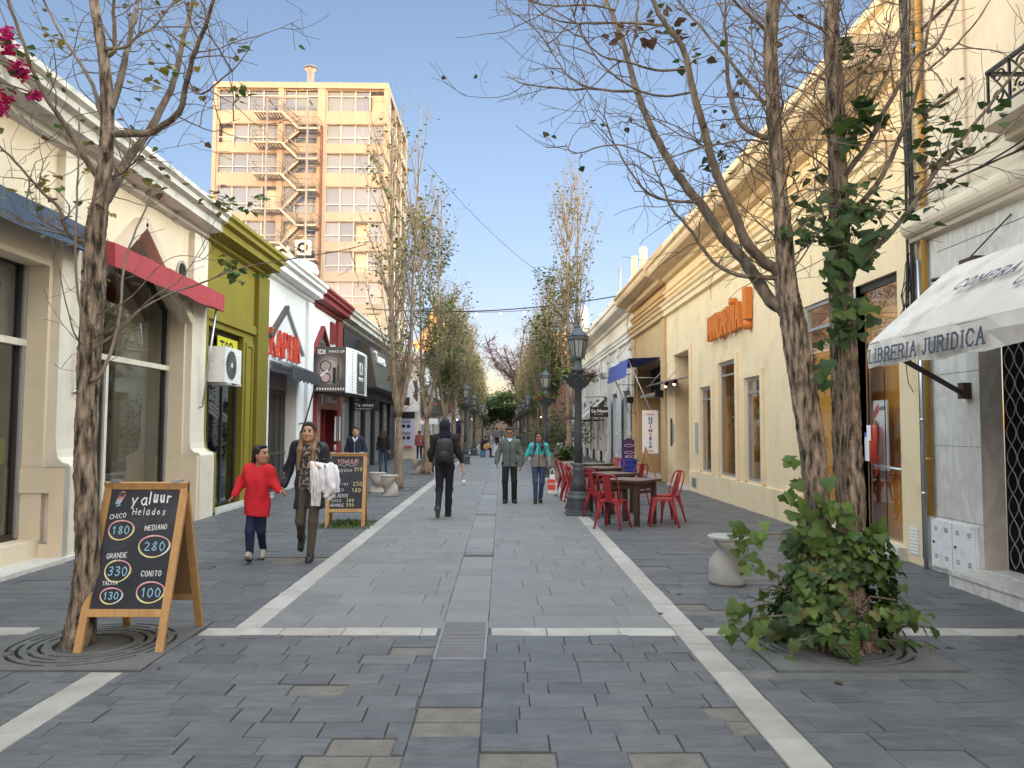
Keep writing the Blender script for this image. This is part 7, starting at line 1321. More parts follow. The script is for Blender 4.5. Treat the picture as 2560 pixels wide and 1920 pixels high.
def price_list(put, ring, line):
 W_, Bc, Pk, Yl = M['chalk'], M['chalk_b'], M['chalk_p'], M['chalk_y']
 put('ya', .32, .86, .085, W_, th=.010, wd=.55); put('l', .57, .87, .085, W_, th=.011, wd=.4); put('uu', .635, .885, .072, W_, th=.012, wd=.42); put('r', .82, .885, .075, W_, th=.010, wd=.55)
 put('Helados', .36, .775, .050, W_, th=.006, wd=.5, gap=.30)
 put('CHICO', .045, .735, .033, W_, .13, th=.005, gap=.25); ring(.235, .645, .175, .08, [Pk, Pk, Yl, Yl]); put('180', .115, .610, .060, Bc, th=.006, gap=.2)
 put('MEDIANO', .575, .640, .036, W_, .08, th=.005, wd=.48, gap=.22); ring(.745, .510, .215, .088, [Pk, Pk, Yl, Yl, W_]); put('280', .61, .47, .066, Bc, th=.006, gap=.25)
 put('GRANDE', .105, .405, .036, W_, .07, th=.005, wd=.5, gap=.22); ring(.29, .305, .175, .087, [Pk, Yl, Yl, Yl]); put('330', .165, .268, .062, Bc, th=.006, gap=.2)
 put('TACITA', .115, .190, .026, W_, .05, th=.004, wd=.55, gap=.25); ring(.265, .105, .150, .062, [Pk, Pk, Yl, W_]); put('130', .165, .078, .05, Bc, th=.006, gap=.2)
 put('CONITO', .635, .262, .038, W_, .02, th=.005, wd=.5, gap=.22); ring(.80, .135, .190, .082, [Pk, Pk, Yl, Yl]); put('100', .68, .095, .066, Bc, th=.006, gap=.2)
 for i in range(26):     # popsicle
  q = i/25; u0, v0 = .075+.05*q*0, .872+.095*q; line([(.085+.05*q, v0), (.155+.055*q, v0+.006*math.sin(i))], [Bc, W_, Pk, M['chalk_br'], M['chalk_br']][min(4, int(q*5))], .009)
 line([(.10, .85), (.16, .86)], Bc, .008); line([(.085, .875), (.135, .965), (.165, .978), (.20, .965), (.205, .945), (.155, .875)], Pk, .005)
easel('chalkboard_easel', 'wooden A frame chalkboard with ringed ice cream prices, beside the leaning bare tree', (-2.71, 5.94, 0), .0, price_list)
def menu(put, ring, line):
 W_, Pk, Yl = M['chalk'], M['chalk_p'], M['chalk_y']
 put('YOWUUR', .20, .855, .07, Pk, th=.007, gap=.2); line([(.2+.1*i, .82+.02*math.sin(i*2.5)) for i in range(7)], W_); put('Desayuno', .0, .70, .06, W_, th=.005, gap=.25) if False else put('esayuno', .06, .70, .055, W_, th=.005, gap=.25); put('310', .72, .71, .06, Yl, th=.006, gap=.25)
 put('ala d Frut', .04, .44, .05, M['chalk'], th=.004, gap=.22) if False else put('lade rut', .06, .44, .048, W_, th=.004, gap=.2); put('250', .70, .43, .065, Yl, th=.006, gap=.22); put('UCOEO', .06, .33, .045, W_, th=.004); put('180', .68, .31, .065, Yl, th=.006, gap=.22)
 put('HELADOS', .0, .215, .055, W_, th=.006, gap=.2); put('CHICO', .05, .13, .042, W_, th=.004); put('200', .52, .13, .05, Yl, th=.006); put('GRANDE', .04, .045, .042, W_, th=.005); put('350', .52, .045, .05, Yl, th=.006)
easel('chalkboard_easel', 'wooden A frame menu chalkboard behind the woman in the dark jacket', (-2.56, 12.82, 0), .12, menu)
easel('chalkboard_easel', 'wooden A frame chalkboard seen edge on by the tan doorway', (4.22, 22.6, 0), 1.35, None, .55, 1.05, .36)
# ================================================================ concrete stools
def stool(label, loc, rz):
 t = thing('concrete_stool', label, 'stool', loc, rz, group='waisted concrete stools'); ORG[t.name] = Vector(); b = MB(); n = 28; rows = 18; vs = []; fs = []
 for i in range(rows+1):
  z = .46*i/rows
  for k in range(n):
   a = 2*PI*k/n; zc = .24+.13*math.cos(a); g = math.exp(-((z-zc)/.10)**2); r_ = .205-.088*g; ec = .012 if i in (0, rows) else 0; vs.append(((r_-ec)*math.cos(a)+.0, (r_-ec)*math.sin(a), z))
 for i in range(rows):
  for k in range(n): fs.append((i*n+k, i*n+(k+1) % n, (i+1)*n+(k+1) % n, (i+1)*n+k))
 fs.append(tuple(range(n))[::-1]); b.add(vs, fs, M['concrete'], True); b.build('pedestal', t, local=True)
 b = MB(); b.lathe([(.195, .458), (.21, .462), (.212, .485), (.20, .492), (.0, .493)], (0, 0, 0), M['concrete'], 28, False); b.build('seat', t, local=True); return t
s0 = stool('waisted concrete stool on the open paving by the ivy covered trunk', (2.36, 8.05, 0), 3.0)
dup(s0, (-2.62, 18.05, 0), .4, 'front one of two concrete stools beside the half bare poplar'); dup(s0, (-3.07, 19.1, 0), 2.0, 'rear one of two concrete stools beside the half bare poplar'); dup(s0, (-2.98, 27.2, 0), .2, 'concrete stool beside the green litter bin');
# ================================================================ cafe tables and chairs
def table(label, loc, rz):
 t = thing('cafe_table', label, 'table', loc, rz, group='dark wooden cafe tables'); ORG[t.name] = Vector(); b = MB();
 for k in range(6): b.box(-.37+k*.1235, -.37+k*.1235+.121, -.37, .37, .715, .752, M['table_top'])
 b.box(-.378, -.372, -.378, .378, .712, .751, M['table_wood']); b.box(.372, .378, -.378, .378, .712, .751, M['table_wood']); b.box(-.372, .372, -.378, -.3705, .712, .751, M['table_wood']); b.box(-.372, .372, .3705, .378, .712, .751, M['table_wood']); b.build('tabletop', t, local=True)
 for sx in (-1, 1):
  for sy in (-1, 1): b = MB(); b.box(sx*.28-.036, sx*.28+.036, sy*.28-.036, sy*.28+.036, 0, .712, M['table_wood']); b.build('leg', t, local=True)
 b = MB()
 for s in (-1, 1): b.box(-.244, .244, s*.28-.012, s*.28+.012, .60, .71, M['table_wood']); b.box(s*.28-.012, s*.28+.012, -.244, .244, .60, .71, M['table_wood']); b.box(-.244, .244, s*.28-.015, s*.28+.015, .53, .575, M['table_wood'])
 b.build('apron', t, local=True); return t
T0 = table('dark wooden cafe table nearest the iron lamp post', (2.17, 13.0, 0), R(50)); dup(T0, (2.1, 14.8, 0), R(38), 'second dark cafe table, behind the nearest one'); dup(T0, (2.18, 16.9, 0), R(48), 'third dark cafe table, in front of the purple board'); dup(T0, (2.2, 18.7, 0), R(40), 'fourth dark cafe table, nearest the planters')
def chair(label, loc, face):
 t = thing('cafe_chair', label, 'chair', loc, math.atan2(face[1], face[0])+PI/2, group='red metal cafe chairs'); ORG[t.name] = Vector(); c = M['chair_red']
 b = MB(); hw = .185; pl = []
 for (x, y) in ((-hw, -hw), (hw, -hw), (hw, hw), (-hw, hw)):
  for q in range(5): a = math.atan2(y, x)+(q-2)*.2; pl.append((x*.86+.026*math.cos(a)*1.0, y*.86+.026*math.sin(a), .452))
 b.prism(pl, (0, 0, -.02), c); b.prism([(p[0]*.8, p[1]*.8, .4525) for p in pl], (0, 0, .001), c); b.build('seat', t, local=True)
 b = MB();
 for i in range(4):   # arched apron plates
  a = PI/2*i; ca, sa = math.cos(a), math.sin(a); n = 8
  top = [(-.165+.33*k/n, -.178, .447) for k in range(n+1)]; low = [(-.165+.33*k/n, -.186, .432-.055*abs(2*k/n-1)**3) for k in range(n+1)]
  for k in range(n): b.add([(p[0]*ca-p[1]*sa, p[0]*sa+p[1]*ca, p[2]) for p in (top[k], top[k+1], low[k+1], low[k])], [(0, 1, 2, 3)], c)
 b.build('apron', t, local=True)
 for sx in (-1, 1):
  for sy in (-1, 1):
   b = MB(); tp = Vector((sx*.165, sy*.165, .445)); bt = Vector((sx*.225, sy*(.225 if sy < 0 else .25), 0)); ex = Vector((-sx, 0, 0)); ey = Vector((0, -sy, 0))
   for e in (ex, ey):
    pts = []
    for k in range(7):
     q = k/6; p = tp.lerp(bt, q); w_ = .026+.075*(1-q)**3; pts.append((p, p+e*w_))
    for (p, q_), (p2, q2) in zip(pts[:-1], pts[1:]): b.add([p, q_, q2, p2], [(0, 1, 2, 3)], c)
   b.tube([tp, bt], .011, c, 6); b.tube([bt, bt+Vector((0, 0, .02))], .016, M['sign_black'], 6); b.build('leg', t, local=True)
 b = MB(); hoop = smooth([(-.165, .15, .45), (-.19, .20, .62), (-.185, .245, .76), (-.13, .268, .845), (0, .275, .865), (.13, .268, .845), (.185, .245, .76), (.19, .20, .62), (.165, .15, .45)], 5); b.tube(hoop, .0125, c, 7); b.build('back_frame', t, local=True)
 b = MB(); sp = [(.165, .45), (.20, .58), (.235, .70), (.258, .80), (.268, .858)]
 for (y0, z0), (y1, z1) in zip(sp[:-1], sp[1:]): b.hexa([(-.062, y0, z0), (.062, y0, z0), (.062, y0+.006, z0), (-.062, y0+.006, z0), (-.062, y1, z1), (.062, y1, z1), (.062, y1+.006, z1), (-.062, y1+.006, z1)], c)
 b.tube([(0, .163, .5), (0, .233, .71), (0, .263, .85)], .007, c, 5); b.build('backrest', t, local=True); return t
C0 = chair('red metal chair in front of the nearest cafe table, back to the viewer', (1.79, 12.45, 0), (.5, .85))
for (x, y), f, lb in (((2.66, 12.78), (-1, .12), 'red metal chair on the wall side of the nearest table, drawn up front'), ((2.86, 13.42), (-.95, -.3), 'red metal chair on the wall side of the nearest table, the rear one'), ((1.80, 14.0), (.8, .5), 'red metal chair half hidden by the lamp post, at the nearest table'), ((1.56, 14.75), (1, .15), 'red metal chair right behind the lamp post, at the second table'), ((1.55, 15.5), (1, -.2), 'red metal chair on the lane side between second and third tables'),
      ((2.78, 16.3), (-.55, .8), 'red metal chair at the third table with its hoop before the blue crate'), ((1.58, 17.0), (1, .1), 'red metal chair on the lane side of the third table'), ((1.55, 18.1), (1, .2), 'red metal chair on the lane side of the fourth table, the front one'), ((1.58, 18.85), (1, -.1), 'red metal chair nearest the planter, on the lane side of the fourth table'), ((2.75, 18.9), (-.4, -.9), 'red metal chair behind the fourth table, facing the viewer')):
 dup(C0, (x, y, 0), math.atan2(f[1], f[0])+PI/2, lb)
# ================================================================ planters with shrubs
def planter(label, loc, seed, plant=True, sz=(.5, .8, .55), h=1.6):
 t = thing('planter', label, 'planter', loc, group='concrete planter boxes'); ORG[t.name] = Vector(); a, c, z = sz; b = MB(); b.hexa([(-a/2+.03, -c/2+.03, 0), (a/2-.03, -c/2+.03, 0), (a/2-.03, c/2-.03, 0), (-a/2+.03, c/2-.03, 0), (-a/2, -c/2, z), (a/2, -c/2, z), (a/2, c/2, z), (-a/2, c/2, z)], M['concrete']); b.box(-a/2-.02, a/2+.02, -c/2-.02, c/2+.02, z-.06, z+.02, M['concrete']); b.build('box', t, local=True); b = MB(); b.box(-a/2+.04, a/2-.04, -c/2+.04, c/2-.04, z+.021, z+.026, M['dirt']); b.build('soil', t, local=True)
 rng = random.Random(seed); p = thing('shrub', 'leafy shrub growing in the planter %s' % label.split(' planter ')[-1], 'shrub', loc); ORG[p.name] = Vector(); b = MB(); sb = MB(); lv = []
 for k in range(14): twig(sb, (rng.gauss(0, .08), rng.gauss(0, .1), z), (rng.gauss(0, .35), rng.gauss(0, .35), 1), rng.uniform(.4, 1)*h, .012, rng, M['twig_pale'], 1, lv, .5)
 for q, _ in lv:
  for _ in range(9): leaf(b, q+Vector((rng.gauss(0, .09), rng.gauss(0, .09), rng.gauss(0, .1))), rng.uniform(.06, .13), rng, rng.choice([M['leaf_dk'], M['leaf'], M['leaf_dk'], M['leaf_br']]))
 sb.build('stems', p, local=True); b.build('foliage', p, local=True); return t
planter('low concrete planter beside the far cafe chairs', (1.98, 24.4, 0), 1, h=.5); planter('tall bush concrete planter behind the third lamp flowers', (2.35, 29.8, 0), 2, h=2.4); planter('concrete planter in front of the white motorbike', (2.15, 33, 0), 3, h=1.9); planter('concrete planter well down the cafe side', (2.2, 38.8, 0), 4, h=1.6)
# ================================================================ litter bin, purple board, crate
t = thing('litter_bin', 'dark green cylindrical litter bin by the green poplar', 'litter bin', (-2.42, 27.0, 0)); gm = mat('bin_green', (.018, .045, .035), .5, .15, 4, .05, 40); b = MB(); b.lathe([(.20, 0), (.22, .05), (.22, .84), (.20, .86)], (-2.42, 27.0, 0), gm, 18); b.build('body', t); b = MB(); b.lathe([(.235, .86), (.235, .93), (.2, .98), (.0, .985)], (-2.42, 27.0, 0), gm, 18); b.build('lid', t); b = MB(); b.lathe([(.226, .74), (.226, .82)], (-2.42, 27, 0), M['awn_blue'], 18); b.build('liner', t)
t = thing('plastic_crate', 'blue plastic crate standing by the tan doorway', 'crate', (4.3, 26.2, 0)); b = MB()
for z in (0, .16, .32, .48): b.box(4.05, 4.55, 25.95, 25.97, z, z+.07, M['crate_blue']); b.box(4.05, 4.07, 25.97, 26.45, z, z+.07, M['crate_blue'])
for k in range(7): b.box(4.05+k*.078, 4.08+k*.078, 25.972, 25.985, 0, .55, M['crate_blue'])
b.box(4.07, 4.55, 25.99, 26.45, .02, .5, M['crate_blue']); b.build('box', t); b = MB(); b.box(4.03, 4.57, 25.93, 26.47, .50, .56, M['crate_blue']); b.build('rim', t)
t = thing('display_board', 'purple cardboard display with white arcs on the blue crate', 'display', (4.3, 26.2, .56)); b = MB(); b.prism([(4.12, 26.1, .56), (4.49, 26.1, .56), (4.49, 26.1, 1.20), (4.31, 26.1, 1.28), (4.12, 26.1, 1.20)], (0, .14, 0), M['purple']); b.build('panel', t); b = MB()
for z in (.78, 1.02): b.tube([(4.14+.033*i, 26.095, z+.05*math.sin(PI*i/10)) for i in range(11)], .008, M['sign_white'], 5); b.tube([(4.14+.033*i, 26.095, z-.04*math.sin(PI*i/10)) for i in range(11)], .006, M['sign_white'], 5)
b.build('artwork', t); text('BOCA', 'lettering', M['sign_white'], (4.17, 26.094, .61), (1, 0, 0), (0, 0, 1), .08, t, xs=1.2)
# ================================================================ white motorbike
t = thing('motorbike', 'white motorbike parked behind the planters', 'motorbike', (3.0, 41, 0)); ORG[t.name] = Vector(); t.rotation_euler = (0, 0, -.5); W_ = M['white_enamel']
for x in (-.62, .62):
 b = MB(); b.v = []; n = 20
 for k in range(n):
  a, c = 2*PI*k/n, 2*PI*(k+1)/n
  b.tube([(x+.26*math.cos(a), 0, .31+.26*math.sin(a)), (x+.26*math.cos(c), 0, .31+.26*math.sin(c))], .05, M['sign_black'], 6, cap=False)
 w__ = b.build('wheel', t, local=True); b = MB(); b.tube([(x, -.04, .31), (x, .04, .31)], .12, M['alu'], 12); b.build('hub', w__, local=True)
b = MB(); b.ell((.1, 0, .68), (.32, .15, .17), W_, 14, 8); b.ell((.55, 0, .78), (.17, .16, .22), W_, 12, 8); b.ell((-.55, 0, .75), (.25, .11, .10), W_, 12, 8); b.build('fairing', t, local=True); b = MB(); b.ell((-.25, 0, .82), (.36, .13, .07), M['sign_black'], 12, 6); b.build('seat', t, local=True)
b = MB(); b.box(-.25, .3, -.12, .12, .22, .55, M['grey_metal']); b.tube([(.62, .07, .31), (.45, .07, .95)], .03, M['alu'], 6); b.tube([(.62, -.07, .31), (.45, -.07, .95)], .03, M['alu'], 6); b.tube([(-.62, .07, .31), (-.2, .07, .4)], .03, M['alu'], 6); b.build('engine', t, local=True); b = MB(); b.tube([(.40, -.36, 1.0), (.45, 0, .97), (.40, .36, 1.0)], .016, M['sign_black'], 6); b.build('handlebar', t, local=True); b = MB(); b.ell((.72, 0, .82), (.05, .09, .09), M['frost'], 10, 6); b.build('headlight', t, local=True)
# ================================================================ lit bulbs and small coloured shop things far down the street
for y, x, z, mm, lb in ((58, -3.4, 2.2, 'bulb', 'warm string lamp bulb near round script sign'), (66, 3.0, 2.5, 'bulb_w', 'small white lamp glowing among far trees on the cafe side')):
 t = thing('string_lamp', lb, 'lamp', (x, y, z)); b = MB(); [b.ell((x+.35*k, y+.2*k, z+.05*(k % 2)), (.05, .05, .06), M[mm], 8, 6) for k in range(4)]; b.build('bulb', t); b = MB(); b.tube([(x-.3+.35*k, y+.2*k-.2, z+.1) for k in range(6)], .01, M['cable'], 4); b.build('cable', t)
for x, y, w_, h, mm, lb in ((-3.6, 70, 1.2, 2.2, 'awn_royal', 'blue kiosk among the far lamp posts'), (-3.3, 80, 1.6, 2.0, 'yellow_sign', 'yellow kiosk beyond the blue one'), (-3.5, 58, .9, 1.0, 'letter_red', 'red street stall near the bulbs')):
 t = thing('street_kiosk', lb, 'kiosk', (x, y, 0)); b = MB(); b.box(x-w_/2, x+w_/2, y-.5, y+.5, 0, h, M[mm]); b.build('body', t); b = MB(); b.box(x-w_/2-.15, x+w_/2+.15, y-.7, y+.7, h, h+.12, M['awn_black']); b.build('roof', t); b = MB(); b.box(x-w_/2+.1, x+w_/2-.1, y-.52, y-.502, h*.5, h*.85, M['int_dark']); b.build('hatch', t)
lrng = random.Random(31)   # dry leaves and litter on the paving
for k in range(16):
 x, y = lrng.choice([(-2.6, 5.3), (2.9, 5.3), (1.9, 7), (-3.2, 7.5), (2.6, 6.4)]); x += lrng.gauss(0, .5); y += lrng.gauss(0, .6)
 b = MB(); leaf(b, (x, y, .012), lrng.uniform(.04, .07), lrng, M['leaf_br']); b.v = [(p[0], p[1], .008+.12*abs(p[2]-.012)) for p in b.v]; tag(b.build('fallen_leaf'), 'dry brown leaf lying on the slate paving', 'leaf', 'fallen leaves on the paving')
# ================================================================ people: smooth-blended volumes turned into meshes
def sd_cap(P, a, b_, ra, rb, sy=1.0):
 a = np.array(a, float); b_ = np.array(b_, float); S = np.array([1, 1/sy, 1]); Q = (P-a)*S; d = (b_-a)*S; L2 = d@d+1e-12
 h = np.clip((Q@d)/L2, 0, 1); return np.linalg.norm(Q-h[..., None]*d, axis=-1)-(ra+(rb-ra)*h)
def sd_ell(P, c, r_, rot=None):
 Q = P-np.array(c, float)
 if rot is not None: Q = Q@np.array(rot)
 r_ = np.array(r_, float); k0 = np.linalg.norm(Q/r_, axis=-1); k1 = np.linalg.norm(Q/(r_*r_), axis=-1)+1e-9; return k0*(k0-1)/k1
def surface(prims, res, k=.03, wr_=0.0, seed=0, cuts=()):
 """prims: ('c', a, b, ra, rb, sy, mat) or ('e', centre, radii, mat[, rot]). Returns verts, quads, material names."""
 lo = np.full(3, 1e9); hi = -lo
 for p in prims:
  if p[0] == 'c': m = max(p[3], p[4])+.02; pts = np.array([p[1], p[2]]); lo = np.minimum(lo, pts.min(0)-m); hi = np.maximum(hi, pts.max(0)+m)
  else: m = max(p[2])+.02; lo = np.minimum(lo, np.array(p[1])-m); hi = np.maximum(hi, np.array(p[1])+m)
 lo -= 2*res; n = np.maximum(4, np.ceil((hi-lo)/res).astype(int)+2); F = np.full(n, .25, np.float64); D = np.full(n, 9., np.float64); I = np.zeros(n, int); mats = []
 for p in prims:
  if p[0] == 'c': m = max(p[3], p[4])+k+.05; pts = np.array([p[1], p[2]]); l, h = pts.min(0)-m, pts.max(0)+m; mm = p[6]
  else: m = max(p[2])+k+.05; l, h = np.array(p[1])-m, np.array(p[1])+m; mm = p[3]
  i0 = np.clip(np.floor((l-lo)/res).astype(int), 0, n); i1 = np.clip(np.ceil((h-lo)/res).astype(int)+1, 0, n); sl_ = tuple(slice(a, c) for a, c in zip(i0, i1))
  g = np.stack(np.meshgrid(*[lo[i]+res*np.arange(i0[i], i1[i]) for i in range(3)], indexing='ij'), -1)
  d = sd_cap(g, *p[1:6]) if p[0] == 'c' else sd_ell(g, p[1], p[2], p[4] if len(p) > 4 else None)
  if mm not in mats: mats.append(mm)
  f = F[sl_]; hh = np.maximum(k-np.abs(f-d), 0)/k; F[sl_] = np.minimum(f, d)-hh*hh*k*.25; dd = D[sl_]; ii = I[sl_]; up = d < dd; dd[up] = d[up]; ii[up] = mats.index(mm)
 G = np.stack(np.meshgrid(*[lo[i]+res*np.arange(n[i]) for i in range(3)], indexing='ij'), -1)
 if wr_:
  rs = np.random.RandomState(seed); w_ = np.zeros(n)
  for _ in range(7): q = rs.normal(0, 1, 3)*np.array([1.0, 1.0, .45]); q *= rs.uniform(16, 46)/np.linalg.norm(q); w_ += np.sin(G@q+rs.uniform(0, 6.28)+.8*np.sin(G@(q[[1, 2, 0]]*.5)))
  F += wr_*w_/2.6
 for c in cuts:
  if c[0] == 'p': nn_ = np.array(c[2], float); nn_ /= np.linalg.norm(nn_); F = np.maximum(F, (G-np.array(c[1]))@nn_)
  else: F = np.maximum(F, -(sd_cap(G, *c[1:6]) if c[0] == 'c' else sd_ell(G, c[1], c[2])))
 s = F < 0; c8 = [s[i:n[0]-1+i, j:n[1]-1+j, q:n[2]-1+q] for i in (0, 1) for j in (0, 1) for q in (0, 1)]; cnt = sum(x.astype(int) for x in c8); act = (cnt > 0) & (cnt < 8); idx = -np.ones(act.shape, int); idx[act] = np.arange(act.sum()); cells = np.argwhere(act)
 acc = np.zeros((len(cells), 3)); num = np.zeros(len(cells)); offs = [(i, j, q) for i in (0, 1) for j in (0, 1) for q in (0, 1)]
 for a in range(8):
  for c in range(a+1, 8):
   df = np.array(offs[c])-np.array(offs[a])
   if np.abs(df).sum() != 1: continue
   A_ = cells+np.array(offs[a]); C_ = cells+np.array(offs[c]); fa = F[tuple(A_.T)]; fc = F[tuple(C_.T)]; m = (fa < 0) != (fc < 0); t_ = np.where(m, fa/(fa-fc+1e-12), 0); acc += np.where(m[:, None], A_+t_[:, None]*df, 0); num += m
 V = lo+res*acc/num[:, None]; quads = []; qm = []
 for ax in range(3):
  sh = [slice(1, -1)]*3; sh[ax] = slice(0, -1); a = s[tuple(sh)]; sh2 = list(sh); sh2[ax] = slice(1, None); c = s[tuple(sh2)]; e = np.argwhere(a != c)
  if not len(e): continue
  e = e+np.array([0 if i == ax else 1 for i in range(3)]); u, v = [(1, 2), (2, 0), (0, 1)][ax]; du = np.zeros(3, int); dv = np.zeros(3, int); du[u] = 1; dv[v] = 1
  q = np.stack([idx[tuple((e-du-dv).T)], idx[tuple((e-dv).T)], idx[tuple(e.T)], idx[tuple((e-du).T)]], -1); quads.append(q); qm.append(I[tuple(e.T)])
 Q = np.concatenate(quads); qm = np.concatenate(qm); ok = (Q >= 0).all(1); return V, Q[ok], [mats[i] for i in qm[ok]]
def add_surface(b, prims, res, **kw):
 V, Q, mm = surface(prims, res, **kw); base = len(b.v); b.v.extend(map(tuple, V)); b.f.extend([[base+int(i) for i in q] for q in Q]); b.m.extend([b.mi(x) for x in mm]); b.sm.extend([True]*len(Q))
SK = {}
def skin(c):
 if c not in SK: SK[c] = mat('skin_%d' % len(SK), c, .55, .08, 12, .04, 90); SK[c, 'l'] = mat('lips_%d' % len(SK), tuple(x*.62 if i else x*.80 for i, x in enumerate(c)), .5, .05, 9, 0)
 return SK[c]
HAIR = {}
def cloth(name, col, **k): return mat(name, col, k.pop('rough', .85), k.pop('var', .12), k.pop('scale', 14), k.pop('bump', .15), k.pop('bscale', 120), **k)
EYE = mat('eye_dark', (.02, .016, .014), .3, 0, 3, 0); EYW = mat('eye_white', (.20, .175, .16), .4, 0, 3, 0); BROW = mat('brow', (.04, .028, .02), .8, 0, 3, 0)
def person(label, base, J, h, sk, fy=-1, look=(0, 0), res=.012, parts=(), hair=None, group=None, fine=True, face=True, feet=None, headr=1.0, build=1.0):
 """J: joints relative to the base (x right, y away from the viewer, z up). fy: -1 faces the viewer, +1 away. parts: callables adding clothing."""
 t = thing('person', label, 'person', base, group=group); ORG[t.name] = Vector(); S = skin(sk); lip = SK[sk, 'l']; s = h/1.70; b = MB(); pr = []
 def cp(a, c, ra, rb, sy=1.0, m=S): pr.append(('c', J[a] if isinstance(a, str) else a, J[c] if isinstance(c, str) else c, ra*s*build, rb*s*build, sy, m))
 cp('pelvis', 'chest', .088, .102, .70); cp('chest', 'neck', .10, .05, .75); cp('neck', 'head', .047, .045)
 for q in 'lr':
  cp('chest', 'sh'+q, .075, .05); cp('sh'+q, 'el'+q, .045, .037); cp('el'+q, 'wr'+q, .036, .025); cp('pelvis', 'hip'+q, .075, .068); cp('hip'+q, 'kn'+q, .066, .046); cp('kn'+q, 'an'+q, .044, .030); cp('an'+q, 'to'+q, .026, .018)
 hd = np.array(J['head'], float); a = look[0]; f = np.array([math.sin(a), fy*math.cos(a), 0]); rt = np.array([f[1]*-1, f[0], 0])*1.0; up = np.array([0, 0, 1.]); tl = look[1]; f2 = f*math.cos(tl)+up*math.sin(tl); u2 = up*math.cos(tl)-f*math.sin(tl); hs = s*headr if h > 1.45 else headr*.93
 def H(x, y, z): return tuple(hd+(rt*x+f2*y+u2*z)*hs)          # x side, y forward, z up
 Rm = np.stack([rt, f2, u2], 1)
 def he(c, r_, m=S): return ('e', H(*c), tuple(x*hs for x in r_), m, Rm)
 hp = [he((0, -.012, .03), (.074, .092, .088)), he((0, .030, -.035), (.058, .060, .082)), he((0, .052, -.090), (.030, .028, .026)), he((.048, .010, -.05), (.02, .035, .05)), he((-.048, .010, -.05), (.02, .035, .05)),
   he((0, .094, -.022), (.013, .020, .020)), he((0, .090, -.002), (.009, .014, .034)), he((.040, .070, -.028), (.022, .018, .018)), he((-.040, .070, -.028), (.022, .018, .018)), he((.076, -.012, -.012), (.010, .018, .032)), he((-.076, -.012, -.012), (.010, .018, .032)), he((0, .066, .045), (.05, .02, .025))]
 add_surface(b, pr+hp[:5], res, k=.035);
 add_surface(b, hp, .0065 if fine else .011, k=.014)
 if face:
  fb = []
  for sg in (-1, 1):
   fb += [he((sg*.031, .080, .006), (.0145, .008, .0075), EYW), he((sg*.031, .0865, .006), (.0068, .0045, .0068), EYE), he((sg*.032, .0845, .0145), (.0165, .006, .003), BROW), he((sg*.033, .088, .026), (.021, .006, .0048), BROW)]
  for q in fb: b.ell((0, 0, 0), (1, 1, 1), q[3], 8, 6); n_ = 8*7; R_ = q[4]; b.v[-n_:] = [tuple(np.array(q[1])+R_@(np.array(p)*np.array(q[2]))) for p in b.v[-n_:]]
  for c, r_ in (((0, .088, -.0535), (.023, .010, .0055)), ((0, .0875, -.0625), (.020, .010, .0058))): q = he(c, r_, lip); b.ell((0, 0, 0), (1, 1, 1), q[3], 10, 6); n_ = 70; b.v[-n_:] = [tuple(np.array(q[1])+q[4]@(np.array(p)*np.array(q[2]))) for p in b.v[-n_:]]
 for q in 'lr':        # hands: palm, four fingers of different lengths, thumb from the side of the palm
  w0 = np.array(J['wr'+q], float); e0 = np.array(J['el'+q], float); d = J.get('hd'+q); d = (w0-e0) if d is None else np.array(d, float); d = d/np.linalg.norm(d); sg = -1 if q == 'l' else 1; side = np.array(J.get('hs'+q, (0, fy*1.0, 0)), float); side = side-d*(side@d); side /= np.linalg.norm(side)+1e-9; nrm = np.cross(d, side); nrm = nrm if nrm[0]*sg < 0 else -nrm; curl = J.get('curl', .5); hp2 = []; hs2 = s*.95
  pc_ = w0+d*.045*hs2; hp2.append(('c', tuple(w0-d*.02*hs2), tuple(w0+d*.02*hs2), .024*hs2, .026*hs2, 1, S)); hp2.append(('e', tuple(pc_), (.045*hs2, .036*hs2, .016*hs2), S, np.stack([d, side, nrm], 1)))
  for i, (o, L) in enumerate(((.027, .066), (.009, .075), (-.009, .070), (-.026, .055))):
   p0 = w0+(d*.085+side*o)*hs2; p1 = p0+(d*math.cos(curl*.6)+nrm*math.sin(curl*.6)+side*o*1.5)*L*.55*hs2; p2 = p1+(d*math.cos(curl*1.6)+nrm*math.sin(curl*1.6))*L*.45*hs2; hp2 += [('c', tuple(p0), tuple(p1), .0092*hs2, .0085*hs2, 1, S), ('c', tuple(p1), tuple(p2), .0085*hs2, .007*hs2, 1, S)]
  p0 = w0+(d*.030+side*.030)*hs2; p1 = p0+(d*.6+side*.75+nrm*.35)*.036*hs2; p2 = p1+(d*.9+side*.2+nrm*.45)*.030*hs2; hp2 += [('c', tuple(p0), tuple(p1), .0125*hs2, .0105*hs2, 1, S), ('c', tuple(p1), tuple(p2), .010*hs2, .008*hs2, 1, S)]
  add_surface(b, hp2, .0052 if fine else .010, k=.010)
 b.build('body', t, local=True)
 for name, prims, kw in parts:
  pb = MB(); pp = prims(J, s, H, Rm, hs) if callable(prims) else prims; add_surface(pb, pp, kw.pop('res', res), **kw); pb.build(name, t, local=True)
 return t
